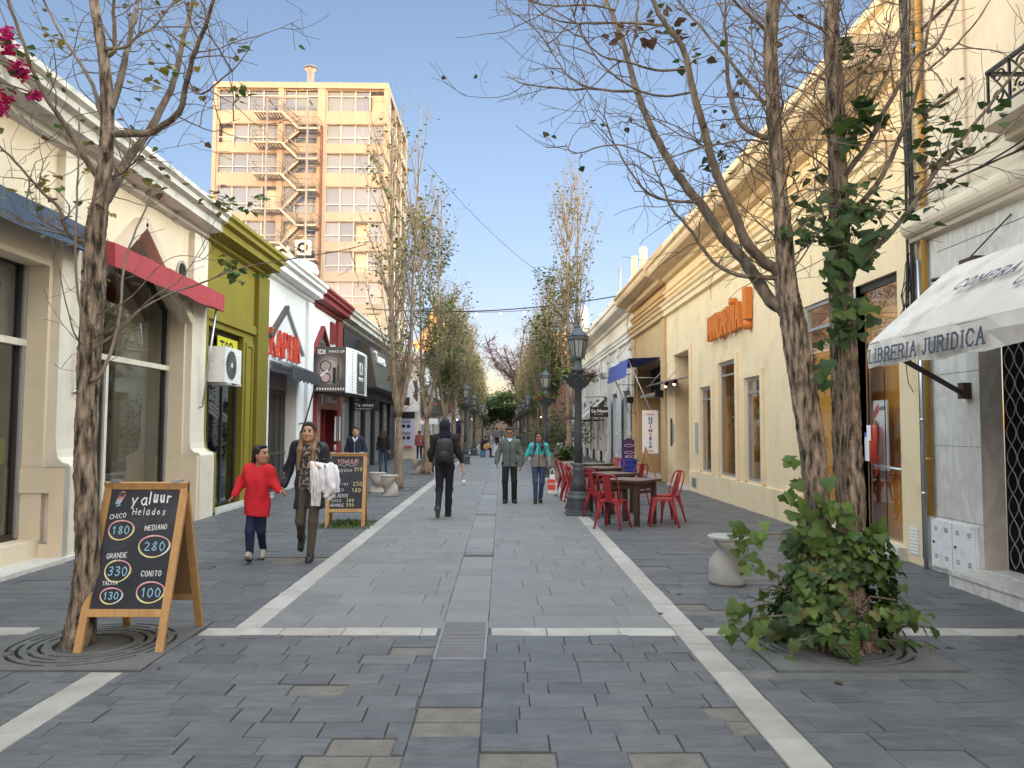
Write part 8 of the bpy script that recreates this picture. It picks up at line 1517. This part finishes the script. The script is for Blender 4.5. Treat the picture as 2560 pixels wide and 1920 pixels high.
def trousers(m, wid=1.0, low=.0, an='an', flare=1.0):
 def f(J, s, H, Rm, hs):
  o = [('c', J['pelvis'], tuple(np.array(J['pelvis'])+np.array([0, 0, .06*s])), .118*s*wid, .112*s*wid, .78, m)]
  for q in 'lr':
   a = np.array(J['an'+q]); k_ = np.array(J['kn'+q]); e = a+(k_-a)/np.linalg.norm(k_-a)*low
   o += [('c', J['pelvis'], J['hip'+q], .092*s*wid, .086*s*wid, .95, m), ('c', J['hip'+q], J['kn'+q], .086*s*wid, .064*s*wid, 1, m), ('c', J['kn'+q], tuple(e), .064*s*wid, .048*s*wid*flare, 1, m)]
  return o
 return f
def top(m, hem=.86, wid=1.0, slv=1.0, cuff=1.0, hemw=1.0, m2=None, zsplit=None, depth=.72, sleeve_to=.97, sleeve_m=None):
 def f(J, s, H, Rm, hs):
  pe = np.array(J['pelvis'], float); ch = np.array(J['chest'], float); nk = np.array(J['neck'], float); hm = np.array([pe[0], pe[1], hem]); mm = m2 or m; o = []
  if zsplit: q = (zsplit-hm[2])/(ch[2]-hm[2]); mid = hm+(ch-hm)*q; o += [('c', tuple(hm), tuple(mid), .145*s*wid*hemw, .142*s*wid, depth, mm), ('c', tuple(mid), tuple(ch), .142*s*wid, .140*s*wid, depth, m)]
  else: o += [('c', tuple(hm), tuple(ch), .145*s*wid*hemw, .140*s*wid, depth, m)]
  o += [('c', tuple(ch), tuple(nk-np.array([0, 0, .07*s])), .132*s*wid, .066*s*wid, depth, m)]
  for q in 'lr':
   e = np.array(J['el'+q]); w_ = np.array(J['wr'+q]); w2 = e+(w_-e)*sleeve_to
   o += [('c', tuple(nk-np.array([0, 0, .075*s])), tuple(np.array(J['sh'+q])-np.array([0, 0, .012*s])), .062*s*wid, .055*s*slv, .95, m), ('c', tuple(ch+np.array([0, 0, .02*s])), tuple(np.array(J['sh'+q])*.75+ch*.25), .10*s*wid, .07*s*slv, depth+.1, m), ('c', J['sh'+q], J['el'+q], .060*s*slv, .052*s*slv, 1, sleeve_m or m), ('c', J['el'+q], tuple(w2), .053*s*slv, .038*s*slv*cuff, 1, mm if zsplit else (sleeve_m or m))]
  return o
 return f
def shoe(q, m, ms, s_=1.0):
 def f(J, s, H, Rm, hs):
  a = np.array(J['an'+q], float); t_ = np.array(J['to'+q], float); n_ = J.get('up'+q); d = t_-a; u = np.array(n_ if n_ else (0, 0, 1), float); d2 = d-u*(d@u); d2 /= np.linalg.norm(d2); he_ = a-u*.045*s-d2*.03*s
  return [('c', tuple(a+u*.065*s), tuple(a-u*.02*s), .047*s*s_, .046*s*s_, 1, m), ('c', tuple(a-u*.01*s), tuple(t_), .044*s*s_, .034*s*s_, 1, m), ('c', tuple(he_), tuple(he_+d2*.15*s), .040*s*s_, .036*s*s_, 1, m), ('c', tuple(he_-u*.028*s), tuple(he_+d2*.165*s-u*.024*s), .032*s*s_, .034*s*s_, 1, ms)]
 return f
def pose(h, **o):
 s = h/1.70; J = dict(pelvis=(0, 0, .95), chest=(0, 0, 1.26), neck=(0, 0, 1.46), head=(0, -.01, 1.585), shl=(-.158, 0, 1.385), shr=(.158, 0, 1.385), ell=(-.22, .03, 1.13), elr=(.22, .03, 1.13), wrl=(-.235, -.05, .90), wrr=(.235, -.05, .90), hipl=(-.085, 0, .90), hipr=(.085, 0, .90), knl=(-.095, -.02, .50), knr=(.095, -.02, .50), anl=(-.10, .02, .085), anr=(.10, .02, .085), tol=(-.115, -.11, .04), tor=(.115, -.11, .04))
 J = {k: tuple(x*s for x in v) for k, v in J.items()}; J.update(o); return J
def short_hair(m, vol=1.0):
 def f(J, s, H, Rm, hs):
  E_ = lambda c, r_: ('e', H(*c), tuple(x*hs for x in r_), m, Rm)
  return [E_((0, -.03, .055), (.082*vol, .088, .075*vol)), E_((0, -.06, .0), (.072*vol, .055, .075)), E_((0, .045, .100), (.055, .035, .026*vol)), E_((.066, -.01, .045), (.018, .04, .045)), E_((-.066, -.01, .045), (.018, .04, .045))]
 return f
def long_hair(m, m2, L=.30, front=True):
 def f(J, s, H, Rm, hs):
  E_ = lambda c, r_, mm=m: ('e', H(*c), tuple(x*hs for x in r_), mm, Rm); C__ = lambda a, c, ra, rb, mm=m: ('c', H(*a), H(*c), ra*hs, rb*hs, .75, mm)
  o = [E_((0, -.03, .055), (.085, .088, .078)), E_((0, -.062, -.01), (.08, .05, .095)), E_((.0, .03, .112), (.045, .04, .022)), C__((0, -.07, -.05), (0, -.085, -.2), .075, .07)]
  for sg in (-1, 1):
   o += [C__((sg*.062, .035, .09), (sg*.083, .02, -.01), .020, .020), C__((sg*.083, .02, -.01), (sg*.088, .018, -.13), .022, .028, m2)]
   if front: o += [C__((sg*.088, .018, -.13), (sg*.085, .085, -.22), .030, .036, m2), C__((sg*.085, .085, -.22), (sg*(.075 if sg > 0 else .09), .115, -.22-L), .038, .022, m2)]
  return o
 return f
def leopard():
 m = cloth('leopard_knit', (.30, .26, .23)); t = m.node_tree; n = t.nodes; L = t.links; b = n['Principled BSDF']; tc = n.new('ShaderNodeTexCoord'); v = n.new('ShaderNodeTexVoronoi'); v.inputs['Scale'].default_value = 27; v.inputs['Randomness'].default_value = .9
 L.new(tc.outputs['Object'], v.inputs['Vector']); r = n.new('ShaderNodeValToRGB'); e = r.color_ramp.elements; e[0].position = .22; e[0].color = (.13, .105, .09, 1); e[1].position = .34; e[1].color = (.012, .011, .012, 1); k = e.new(.50); k.color = (.016, .015, .015, 1); k = e.new(.60); k.color = (.27, .235, .21, 1)
 L.new(v.outputs['Distance'], r.inputs[0]); L.new(r.outputs[0], b.inputs['Base Color']); return m
def stripes(name, cols, scale):
 m = cloth(name, cols[0]); t = m.node_tree; n = t.nodes; L = t.links; b = n['Principled BSDF']; tc = n.new('ShaderNodeTexCoord'); sx = n.new('ShaderNodeSeparateXYZ'); L.new(tc.outputs['Object'], sx.inputs[0]); mu = n.new('ShaderNodeMath'); mu.operation = 'MULTIPLY'; mu.inputs[1].default_value = scale; L.new(sx.outputs['Z'], mu.inputs[0]); fr = n.new('ShaderNodeMath'); fr.operation = 'FRACT'; L.new(mu.outputs[0], fr.inputs[0]); r = n.new('ShaderNodeValToRGB'); r.color_ramp.interpolation = 'CONSTANT'
 for i, c in enumerate(cols): e = r.color_ramp.elements[i] if i < 2 else r.color_ramp.elements.new(i/len(cols)); e.position = i/len(cols); e.color = (*c, 1)
 L.new(fr.outputs[0], r.inputs[0]); L.new(r.outputs[0], b.inputs['Base Color']); return m
W_MED, W_TAN, W_BR = (.47, .27, .185), (.36, .19, .12), (.30, .155, .095)
navy = cloth('navy_jacket', (.016, .019, .027), rough=.5); khaki = cloth('khaki_leggings', (.085, .072, .052)); blk = cloth('black_cloth', (.014, .014, .017)); sole = cloth('rubber_sole', (.10, .085, .07)); blkshoe = cloth('black_leather', (.018, .016, .016), rough=.45); sole_d = cloth('dark_sole', (.045, .04, .037))
hair_b = mat('brown_hair', (.055, .032, .022), .45, .5, 40, .5, 160, stretch=(1, 1, .08)); hair_l = mat('light_brown_hair', (.20, .125, .070), .45, .45, 40, .5, 160, stretch=(1, 1, .08)); hair_k = mat('black_hair', (.012, .010, .010), .4, .3, 40, .4, 160, stretch=(1, 1, .1))
red_sw = cloth('red_sweatshirt', (.56, .02, .03), scale=7, bump=.2); jeans_d = cloth('dark_blue_jeans', (.014, .02, .055)); jeans = cloth('blue_jeans', (.035, .068, .13)); wcloth = cloth('white_denim', (.68, .66, .68), scale=8, bump=.25); grn = cloth('grey_green_hoodie', (.095, .118, .112)); turq = cloth('turquoise_jacket', (.05, .40, .38)); gry = cloth('grey_jacket', (.20, .19, .185)); lblue = cloth('light_blue_shirt', (.38, .52, .62)); purple = cloth('purple_strap', (.09, .06, .17)); whiteshoe = cloth('pale_trainer', (.42, .40, .36)); nvy2 = cloth('navy_track', (.012, .014, .026))
J = dict(pelvis=(.015, 0, .92), chest=(.005, 0, 1.225), neck=(0, .005, 1.41), head=(.0, -.015, 1.535), shl=(-.155, 0, 1.355), shr=(.16, 0, 1.355), ell=(-.26, .05, 1.09), wrl=(-.295, -.01, .90), elr=(.25, .03, 1.10), wrr=(.155, -.21, 1.13), hdl=(-.12, -.12, -1), hdr=(-.75, -.25, .12), hsr=(0, -.2, 1), curl=1.0,
   hipl=(-.068, .02, .87), hipr=(.09, 0, .87), knl=(-.085, 0, .475), anl=(-.145, .30, .235), tol=(-.152, .245, .11), knr=(.075, -.04, .47), anr=(.048, -.03, .085), tor=(.055, -.16, .035), upl=(0, -.92, .39))
def jacket(J, s, H, Rm, hs):
 o = top(navy, .60, 1.06, 1.03, 1.15, 1.24, depth=.86)(J, s, H, Rm, hs)
 for a in range(9): q = -1.9+a*.475+PI/2; o.append(('e', (.145*math.cos(q+PI/2), .02+.10*math.sin(q+PI/2)*1.0, 1.405), (.055, .05, .035), navy))
 return o
person('woman in open dark jacket and leopard top carrying a white jacket', (-2.33, 9.33, 0), J, 1.655, W_MED, look=(-.05, .06), res=.0095, headr=.98, parts=[
 ('leggings', trousers(khaki, .94, -.05), dict(wr_=.0022, seed=1, k=.03)), ('top', top(leopard(), .86, .98, .8, 1, 1.0), dict(wr_=.003, seed=2, k=.05, cuts=[('p', (0, 0, .85), (0, 0, -1)), ('e', (0, -.07, 1.50), (.085, .10, .105))])), ('jacket', jacket, dict(wr_=.010, seed=3, k=.04, cuts=[('c', (.02, -.305, .4), (.01, -.245, 1.62), .262, .238, 1.0), ('e', (0, -.05, 1.53), (.10, .13, .16)), ('p', (0, 0, .625), (0, 0, -1))])),
 ('shoe', shoe('l', blkshoe, sole_d, .95), dict(k=.02, res=.008)), ('shoe', shoe('r', blkshoe, sole_d, .95), dict(k=.02, res=.008)), ('hair', long_hair(hair_b, hair_l, .25), dict(wr_=.004, seed=4, k=.03, res=.008))])
t = thing('carried_jacket', 'white denim jacket draped over the arm of the woman', 'jacket', (-2.33, 9.33, 0)); ORG[t.name] = Vector(); b = MB()
jr_ = random.Random(8); fa = Vector((.285, -.01, 1.10)); fb_ = Vector((.085, -.235, 1.145)); fn = Vector((.62, -.78, 0)).normalized()
def drape(m, u0, u1, ln, off, ph, nu=40, nv=22, flare=1.0):
 vs = []
 for j in range(nv+1):
  v = j/nv
  for i in range(nu+1):
   u = u0+(u1-u0)*i/nu; p = fa.lerp(fb_, u); L = ln(u); k = 1-math.exp(-v*5); f = (.020*math.sin(u*23+ph+v*1.5)+.013*math.sin(u*41+ph*2-v*3)+.006*math.sin(u*70+v*9))*min(1, v*2.2)*flare; cr = .006*math.sin(v*19+u*6+ph)*math.sin(u*13+ph)
   q = p+fn*(off*k+f+cr)+Vector((0, 0, .055*math.cos(min(1, v*4)*PI/2)-L*max(0, v-.08))); c = fa.lerp(fb_, (u0+u1)/2); q += (c-p)*.18*v*Vector((1, 1, 0)).length/1.414; vs.append(q)
 b.add(vs, [(j*(nu+1)+i, j*(nu+1)+i+1, (j+1)*(nu+1)+i+1, (j+1)*(nu+1)+i) for j in range(nv) for i in range(nu)], m, True)
drape(wcloth, -.12, 1.08, lambda u: .36+.05*math.sin(u*7), .085, .3); drape(wcloth, .55, 1.10, lambda u: .50, .055, 2.0, flare=.8); drape(wcloth, -.18, .42, lambda u: .30+.03*u, .115, 4.1, flare=1.3); drape(wcloth, -.12, 1.08, lambda u: .34, -.06, 1.2)
b.build('cloth', t, local=True); b = MB(); add_surface(b, [('c', (.27, -.075, 1.13), (.30, -.13, .88), .052, .058, .9, wcloth), ('c', (.30, -.13, .88), (.255, -.17, .80), .055, .034, .9, wcloth)], .008, k=.02, wr_=.012, seed=21); b.build('sleeve', t, local=True)
J = dict(pelvis=(-.01, .02, .71), chest=(-.01, .0, .985), neck=(.01, 0, 1.145), head=(.035, -.005, 1.268), shl=(-.125, 0, 1.095), shr=(.125, 0, 1.095), ell=(-.195, .03, .94), wrl=(-.255, -.03, .80), elr=(.185, .01, .93), wrr=(.258, -.02, .855), hdl=(-.65, -.25, -.6), hdr=(.8, 0, -.45), curl=.7,
   hipl=(-.062, .02, .66), hipr=(.055, .02, .66), knl=(-.062, -.05, .37), anl=(-.065, -.05, .10), tol=(-.055, -.15, .125), upl=(0, .25, .97), knr=(.035, .04, .36), anr=(-.01, .27, .13), tor=(0, .19, .04), upr=(0, -.7, .7))
def girl_hair(J, s, H, Rm, hs):
 o = short_hair(hair_k)(J, s, H, Rm, hs); o += [('c', H(0, -.085, .02), H(0, -.115, -.10), .05*hs, .045*hs, 1, hair_k), ('c', H(0, -.115, -.10), H(0, -.105, -.22), .045*hs, .022*hs, 1, hair_k)]; return o
person('girl in an oversized red sweatshirt holding the hand of the woman', (-2.90, 9.22, 0), J, 1.385, W_TAN, look=(1.15, .10), res=.0095, headr=1.0, parts=[
 ('jeans', trousers(jeans_d, .98, -.05, flare=1.12), dict(wr_=.004, seed=5, k=.03)), ('sweatshirt', top(red_sw, .575, 1.22, 1.18, 1.12, 1.06, depth=.80), dict(wr_=.009, seed=6, k=.05, cuts=[('e', (.012, -.03, 1.20), (.062, .085, .075)), ('p', (0, 0, .585), (-.12, 0, -1))])),
 ('hem_band', lambda J, s, H, Rm, hs: [('c', (-.01, .02, .565), (-.01, .02, .60), .150, .146, .82, red_sw)], dict(k=.02, res=.009, cuts=[('p', (0, 0, .55), (-.12, 0, -1)), ('p', (0, 0, .605), (0, 0, 1))])), ('shoe', shoe('l', whiteshoe, sole, 1.0), dict(k=.02, res=.008)), ('shoe', shoe('r', whiteshoe, sole, 1.0), dict(k=.02, res=.008)), ('hair', girl_hair, dict(k=.03, res=.008, wr_=.002))])
J = pose(1.74, ell=(-.255, .02, 1.15), wrl=(-.255, .07, .90), elr=(.262, .0, 1.13), wrr=(.325, .03, .875), hdr=(.15, 0, -1), hdl=(0, .2, -1), hipl=(-.085, 0, .90), hipr=(.085, 0, .90), knl=(-.09, -.02, .49), anl=(-.092, -.30, .20), tol=(-.095, -.22, .05), upl=(0, .85, .52), knr=(.075, .08, .50), anr=(.062, .10, .085), tor=(.07, .24, .04))
def hood(J, s, H, Rm, hs): return [('e', H(0, -.02, .025), (.100*hs, .122*hs, .118*hs), nvy2, Rm), ('c', H(0, -.03, -.06), H(0, -.02, -.16), .095*hs, .115*hs, .9, nvy2)]
def side_stripes(J, s, H, Rm, hs):
 o = []; wm = M['sign_white']
 for q, sg in (('l', -1), ('r', 1)):
  for e in (-.014, .014): o += [('c', tuple(np.array(J['hip'+q])+np.array([sg*.098*s, e, 0])), tuple(np.array(J['kn'+q])+np.array([sg*.066*s, e, 0])), .008, .008, 1, wm), ('c', tuple(np.array(J['kn'+q])+np.array([sg*.066*s, e, 0])), tuple(np.array(J['an'+q])+np.array([sg*.052*s, e, .03])), .008, .008, 1, wm)]
 return o
person('man in black hooded top with backpack walking away up the lane', (-1.03, 13.9, 0), J, 1.74, W_MED, fy=1, res=.011, face=False, parts=[('tracksuit_trousers', trousers(nvy2, 1.03, -.04, flare=1.15), dict(wr_=.005, seed=7, k=.03)), ('stripe', side_stripes, dict(k=.006, res=.006)), ('hooded_top', top(blk, .93, 1.12, 1.08, 1.0, 1.0, sleeve_to=.55), dict(wr_=.005, seed=8, k=.05, cuts=[('p', (0, 0, .90), (0, 0, -1))])), ('hood', hood, dict(k=.04, wr_=.003)), ('shoe', shoe('l', blk, sole, 1.0), dict(k=.02, res=.009)), ('shoe', shoe('r', blk, sole, 1.0), dict(k=.02, res=.009))])
t = thing('backpack', 'black backpack on the back of the hooded man', 'backpack', (-1.03, 13.9, 0)); ORG[t.name] = Vector(); b = MB(); bpk = cloth('backpack_nylon', (.02, .021, .026), rough=.55)
add_surface(b, [('c', (-.085, -.19, 1.05), (-.075, -.18, 1.32), .085, .07, .9, bpk), ('c', (.085, -.19, 1.05), (.075, -.18, 1.32), .085, .07, .9, bpk), ('e', (0, -.19, 1.2), (.14, .10, .22), bpk)], .011, k=.05, wr_=.003); b.build('bag', t, local=True); b = MB(); add_surface(b, [('e', (0, -.27, 1.10), (.105, .045, .10), bpk), ('c', (-.10, -.28, 1.21), (.10, -.28, 1.21), .008, .008, 1, blk)], .011, k=.02); b.build('pocket', t, local=True)
for sg in (-1, 1): b = MB(); b.tube([(sg*.09, -.14, 1.36), (sg*.115, -.03, 1.465), (sg*.12, .09, 1.40)], .018, bpk, 6); b.build('strap', t, local=True)
t = thing('water_bottle', 'clear plastic water bottle in the hooded man\'s hand', 'bottle', (-.69, 13.95, 0)); ORG[t.name] = Vector(); gb = mat('bottle_plastic', (.62, .70, .74), .15, .05, 4, 0, trans=.6); b = MB(); b.lathe([(.02, .55), (.03, .56), (.031, .68), (.028, .71), (.013, .755), (.013, .77)], (0, 0, 0), gb, 12); b.build('body', t, local=True); b = MB(); b.lathe([(.015, .77), (.015, .79)], (0, 0, 0), M['awn_royal'], 10); b.build('cap', t, local=True); b = MB(); b.lathe([(.0315, .60), (.0315, .66)], (0, 0, 0), M['sign_white'], 12); b.build('wrapper', t, local=True)
J = pose(1.60, ell=(-.255, .03, 1.04), wrl=(-.285, -.05, .86), hdl=(.05, -.2, -1), elr=(.25, .03, 1.03), wrr=(.225, -.03, .80), hdr=(.0, -.15, -1), curl=.9, tol=(-.11, -.13, .035), anl=(-.095, .0, .08), knl=(-.095, -.05, .47), anr=(.10, .08, .08), knr=(.095, -.01, .47), tor=(.12, -.06, .035))
def shades(J, s, H, Rm, hs): return [('e', H(sg*.032, .088, .006), (.028*hs, .012*hs, .018*hs), M['sign_black'], Rm) for sg in (-1, 1)]+[('c', H(-.07, .075, .012), H(.07, .075, .012), .007*hs, .007*hs, 1, M['sign_black'])]
person('man in grey green zip hoodie and sunglasses holding hands with a woman', (.165, 16.48, 0), J, 1.60, W_BR, look=(-.05, -.12), res=.011, parts=[('trousers', trousers(blk, 1.06, -.05, flare=1.25), dict(wr_=.004, seed=11, k=.03)), ('hoodie', top(grn, .80, 1.20, 1.15, 1.05, .98, depth=.78), dict(wr_=.006, seed=12, k=.05, cuts=[('p', (0, 0, .775), (0, 0, -1)), ('e', (0, -.10, 1.40), (.055, .10, .075))])), ('shirt_collar', [('c', (-.03, -.075, 1.36), (0, -.105, 1.31), .026, .018, 1, lblue), ('c', (.03, -.075, 1.36), (0, -.105, 1.31), .026, .018, 1, lblue)], dict(k=.01, res=.008)), ('hood_collar', [('c', (-.085, .02, 1.37), (-.03, -.085, 1.315), .034, .026, 1, grn), ('c', (.085, .02, 1.37), (.03, -.085, 1.315), .034, .026, 1, grn), ('c', (-.085, .02, 1.37), (.085, .02, 1.37), .04, .04, 1, grn)], dict(k=.03)), ('zip', [('c', (0, -.122, 1.30), (0, -.138, 1.02), .007, .007, 1, blk), ('c', (0, -.138, 1.02), (0, -.137, .79), .007, .007, 1, blk)], dict(res=.006, k=.005)), ('sunglasses', shades, dict(k=.005, res=.005)), ('hair', short_hair(hair_k, 1.05), dict(k=.02, wr_=.004, res=.009)), ('shoe', shoe('l', blkshoe, sole_d), dict(k=.02, res=.009)), ('shoe', shoe('r', blkshoe, sole_d), dict(k=.02, res=.009))])
J = pose(1.50, ell=(-.27, .04, 1.0), wrl=(-.365, .0, .82), hdl=(-.35, -.1, -.9), elr=(.215, .03, .99), wrr=(.225, -.07, .80), hdr=(.1, -.15, -1), curl=.9, anl=(-.07, -.02, .08), tol=(-.08, -.14, .035), knl=(-.075, -.05, .44), anr=(.04, .12, .09), tor=(.05, .0, .035), knr=(.07, .0, .44))
person('woman in turquoise and grey jacket and blue jeans, carrying a shopping bag', (.785, 16.5, 0), J, 1.50, W_BR, look=(-.12, .02), res=.011, parts=[('jeans', trousers(jeans, .98, -.05), dict(wr_=.004, seed=13, k=.03)), ('jacket', top(turq, .80, 1.16, 1.12, 1.0, 1.05, m2=gry, zsplit=1.04, depth=.78), dict(wr_=.005, seed=14, k=.04, cuts=[('p', (0, 0, .775), (0, 0, -1)), ('e', (0, -.07, 1.33), (.05, .08, .06))])), ('zip', [('c', (0, -.112, 1.27), (0, -.126, .98), .009, .009, 1, blk), ('c', (0, -.126, .98), (0, -.128, .79), .009, .009, 1, blk)], dict(res=.006, k=.005)), ('hair', long_hair(hair_k, hair_k, .10), dict(k=.03, res=.009, wr_=.003)), ('shoe', shoe('l', blkshoe, sole_d), dict(k=.02, res=.009)), ('shoe', shoe('r', blkshoe, sole_d), dict(k=.02, res=.009))])
t = thing('backpack', 'purple strapped backpack worn by the woman in turquoise', 'backpack', (.785, 16.5, 0)); ORG[t.name] = Vector(); b = MB(); add_surface(b, [('e', (0, .17, 1.08), (.14, .09, .2), purple)], .014, k=.02); b.build('bag', t, local=True)
for sg in (-1, 1): b = MB(); b.tube([(sg*.085, .12, 1.27), (sg*.10, .0, 1.335), (sg*.11, -.10, 1.20), (sg*.125, -.09, 1.02), (sg*.15, .02, .95)], .017, purple, 6); b.build('strap', t, local=True)
t = thing('shopping_bag', 'white plastic shopping bag with red print in a woman\'s hand', 'bag', (1.07, 16.38, 0)); ORG[t.name] = Vector(); b = MB(); vs = []; wv = random.Random(3)
for i in range(7):
 z = .20+.42*i/6; w_ = .125-.012*i
 for k in range(12): a = 2*PI*k/12; vs.append(((w_*math.cos(a)**1)*(1+wv.uniform(-.05, .05)), .05*math.sin(a)*(1+wv.uniform(-.3, .3)), z))
b.add(vs, [(i*12+k, i*12+(k+1) % 12, (i+1)*12+(k+1) % 12, (i+1)*12+k) for i in range(6) for k in range(12)]+[tuple(range(12))[::-1]], M['sign_white'], True); b.build('body', t, local=True)
b = MB(); b.quad((-.105, -.062, .30), (.06, -.066, .30), (.06, -.064, .52), (-.105, -.058, .52), M['letter_red']); b.build('print', t, local=True); text('MODA', 'lettering', M['sign_white'], (-.085, -.067, .40), (1, 0, 0), (0, 0, 1), .045, t); b = MB(); b.tube([(-.05, 0, .60), (-.04, 0, .70), (.0, -.01, .745), (.04, 0, .70), (.05, 0, .60)], .012, M['sign_white'], 6); b.build('handle', t, local=True)
def easy(label, base, h, sk, mt, mp, mh, fy=1, o=None, hr=short_hair, tk=None, look=(0, 0), extra=(), res=.016):
 J = pose(h);
 if fy > 0:
  for k in ('tol', 'tor'): J[k] = (J[k][0], .13, J[k][2])
 J.update(o or {}); return person(label, base, J, h, sk, fy=fy, look=look, res=res, fine=False, face=fy < 0, parts=[('trousers', trousers(mp, 1.0), dict(k=.03, wr_=.004)), ('jacket', top(mt, .52*h, 1.15, 1.12, **(tk or {})), dict(k=.05, wr_=.006, cuts=[('p', (0, 0, .49*h), (0, 0, -1))])), ('hair', (hr(mh) if hr is short_hair else hr), dict(k=.03)), ('shoe', shoe('l', blkshoe, sole_d), dict(k=.02)), ('shoe', shoe('r', blkshoe, sole_d), dict(k=.02))]+list(extra))
pale = cloth('pale_collar', (.55, .56, .58))
easy('person in navy zip jacket standing by the red shop door', (-3.72, 19.6, 0), 1.60, W_MED, cloth('navy_coat', (.018, .026, .055)), blk, hair_k, -1, dict(ell=(-.235, .05, 1.04), elr=(.235, .05, 1.04)), extra=[('collar', [('c', (-.05, -.07, 1.34), (-.01, -.11, 1.25), .022, .015, 1, pale), ('c', (.05, -.07, 1.34), (.01, -.11, 1.25), .022, .015, 1, pale), ('c', (0, -.118, 1.25), (0, -.125, .9), .006, .006, 1, pale)], dict(k=.01, res=.01))], res=.013)
easy('woman in black jacket and jeans walking past the roller shutters', (-4.2, 27.3, 0), 1.52, W_MED, blk, jeans, hair_b, 1, dict(anl=(-.08, -.12, .09), anr=(.08, .12, .09), tol=(-.09, .02, .04), tor=(.09, .25, .04), knl=(-.08, .0, .45), knr=(.085, .08, .46)), hr=lambda J, s, H, Rm, hs: long_hair(hair_b, hair_b, .1, False)(J, s, H, Rm, hs))
easy('person in a striped red and grey poncho walking away', (-4.0, 37.3, 0), 1.46, W_TAN, stripes('poncho_stripes', [(.16, .15, .16), (.36, .05, .06), (.40, .13, .03), (.10, .05, .12), (.36, .05, .06)], 3.2), jeans_d, hair_b, 1, tk=dict(hemw=1.15), res=.02)
easy('dark clothed grey haired person behind the litter bin', (-2.95, 31, 0), 1.53, W_MED, blk, blk, cloth('grey_hair', (.18, .17, .16)), 1, res=.02)
gw = easy('person with a grey backpack walking far down the lane', (-.40, 66, 0), 1.62, W_MED, cloth('grey_backpack_coat', (.16, .16, .17)), blk, hair_k, 1, res=.025)
for x, y, lb in ((-1.25, 69, 'distant walker beside the far lamp posts on the shop side'), (.35, 75, 'distant walker in the middle of the lane near the arch'), (-.6, 82, 'distant walker just in front of the market arch'), (.9, 90, 'distant walker furthest off under the arch'), (1.5, 72, 'distant walker by the far planters'), (-.1, 96, 'distant walker a few steps behind the one under the arch'), (.6, 84, 'distant walker to the cafe side of the one before the arch'), (-1.0, 92, 'distant walker on the shop side near the arch foot'), (1.1, 80, 'distant walker between the far lamp posts on the cafe side')):
 dup(gw, (x, y, 0), None, lb, group='distant walkers')
J = dict(pelvis=(0, 0, .46), chest=(.05, 0, .76), neck=(.10, 0, .95), head=(.155, -.01, 1.06), shl=(.07, -.16, .90), shr=(.07, .16, .90), ell=(.10, -.24, .66), elr=(.16, .22, .68), wrl=(.24, -.20, .62), wrr=(.38, .12, .74), hipl=(.02, -.09, .45), hipr=(.02, .09, .45), knl=(.40, -.13, .47), knr=(.38, .13, .47), anl=(.40, -.14, .085), anr=(.42, .14, .085), tol=(.53, -.15, .035), tor=(.55, .15, .035))
person('seated street guitarist in dark clothes facing across the lane', (-1.03, 42.1, 0), J, 1.65, W_TAN, look=(1.45, -.35), res=.018, fine=False, parts=[('trousers', trousers(jeans_d, 1.0), dict(k=.03)), ('jacket', top(nvy2, .47, 1.1, 1.05), dict(k=.05)), ('hair', short_hair(hair_k), dict(k=.03)), ('shoe', shoe('l', blkshoe, sole_d), dict(k=.02)), ('shoe', shoe('r', blkshoe, sole_d), dict(k=.02))])
t = thing('guitar', 'orange brown acoustic guitar on the seated player\'s lap', 'guitar', (-1.03, 42.1, 0)); ORG[t.name] = Vector(); b = MB(); add_surface(b, [('e', (.16, -.27, .58), (.16, .045, .17), M['pine']), ('e', (.30, -.26, .66), (.12, .045, .13), M['pine'])], .016, k=.05); b.build('body', t, local=True); b = MB(); b.bar((.36, -.27, .69), (.80, -.22, .92), .05, .03, M['table_wood']); b.build('neck', t, local=True)
t = thing('bucket', 'light blue plastic bucket used as a seat by the guitarist', 'bucket', (-1.03, 42.1, 0)); bb_ = mat('light_blue_plastic', (.12, .36, .62), .45, .05, 4, 0); b = MB(); b.lathe([(.14, 0), (.17, .36), (.18, .365), (.18, .38), (.0, .385)], (-1.06, 42.1, 0), bb_, 18); b.build('pail', t); b = MB(); b.tube([(-1.06+.18*math.cos(a*PI/8), 41.93, .34-.16*math.sin(a*PI/8)) for a in range(9)], .006, M['galv'], 5); b.build('handle', t)
t = thing('amplifier', 'pale box amplifier standing in front of the guitarist', 'amplifier', (-.25, 42.4, 0)); b = MB(); b.hexa([(-.5, 42.3, 0), (-.05, 42.3, 0), (-.05, 42.7, 0), (-.5, 42.7, 0), (-.42, 42.36, .62), (-.08, 42.36, .62), (-.08, 42.66, .62), (-.42, 42.66, .62)], M['canvas']); b.build('cabinet', t); b = MB(); b.box(-.6, -.1, 42.0, 42.25, 0, .05, M['sign_black']); b.build('open_case', t)
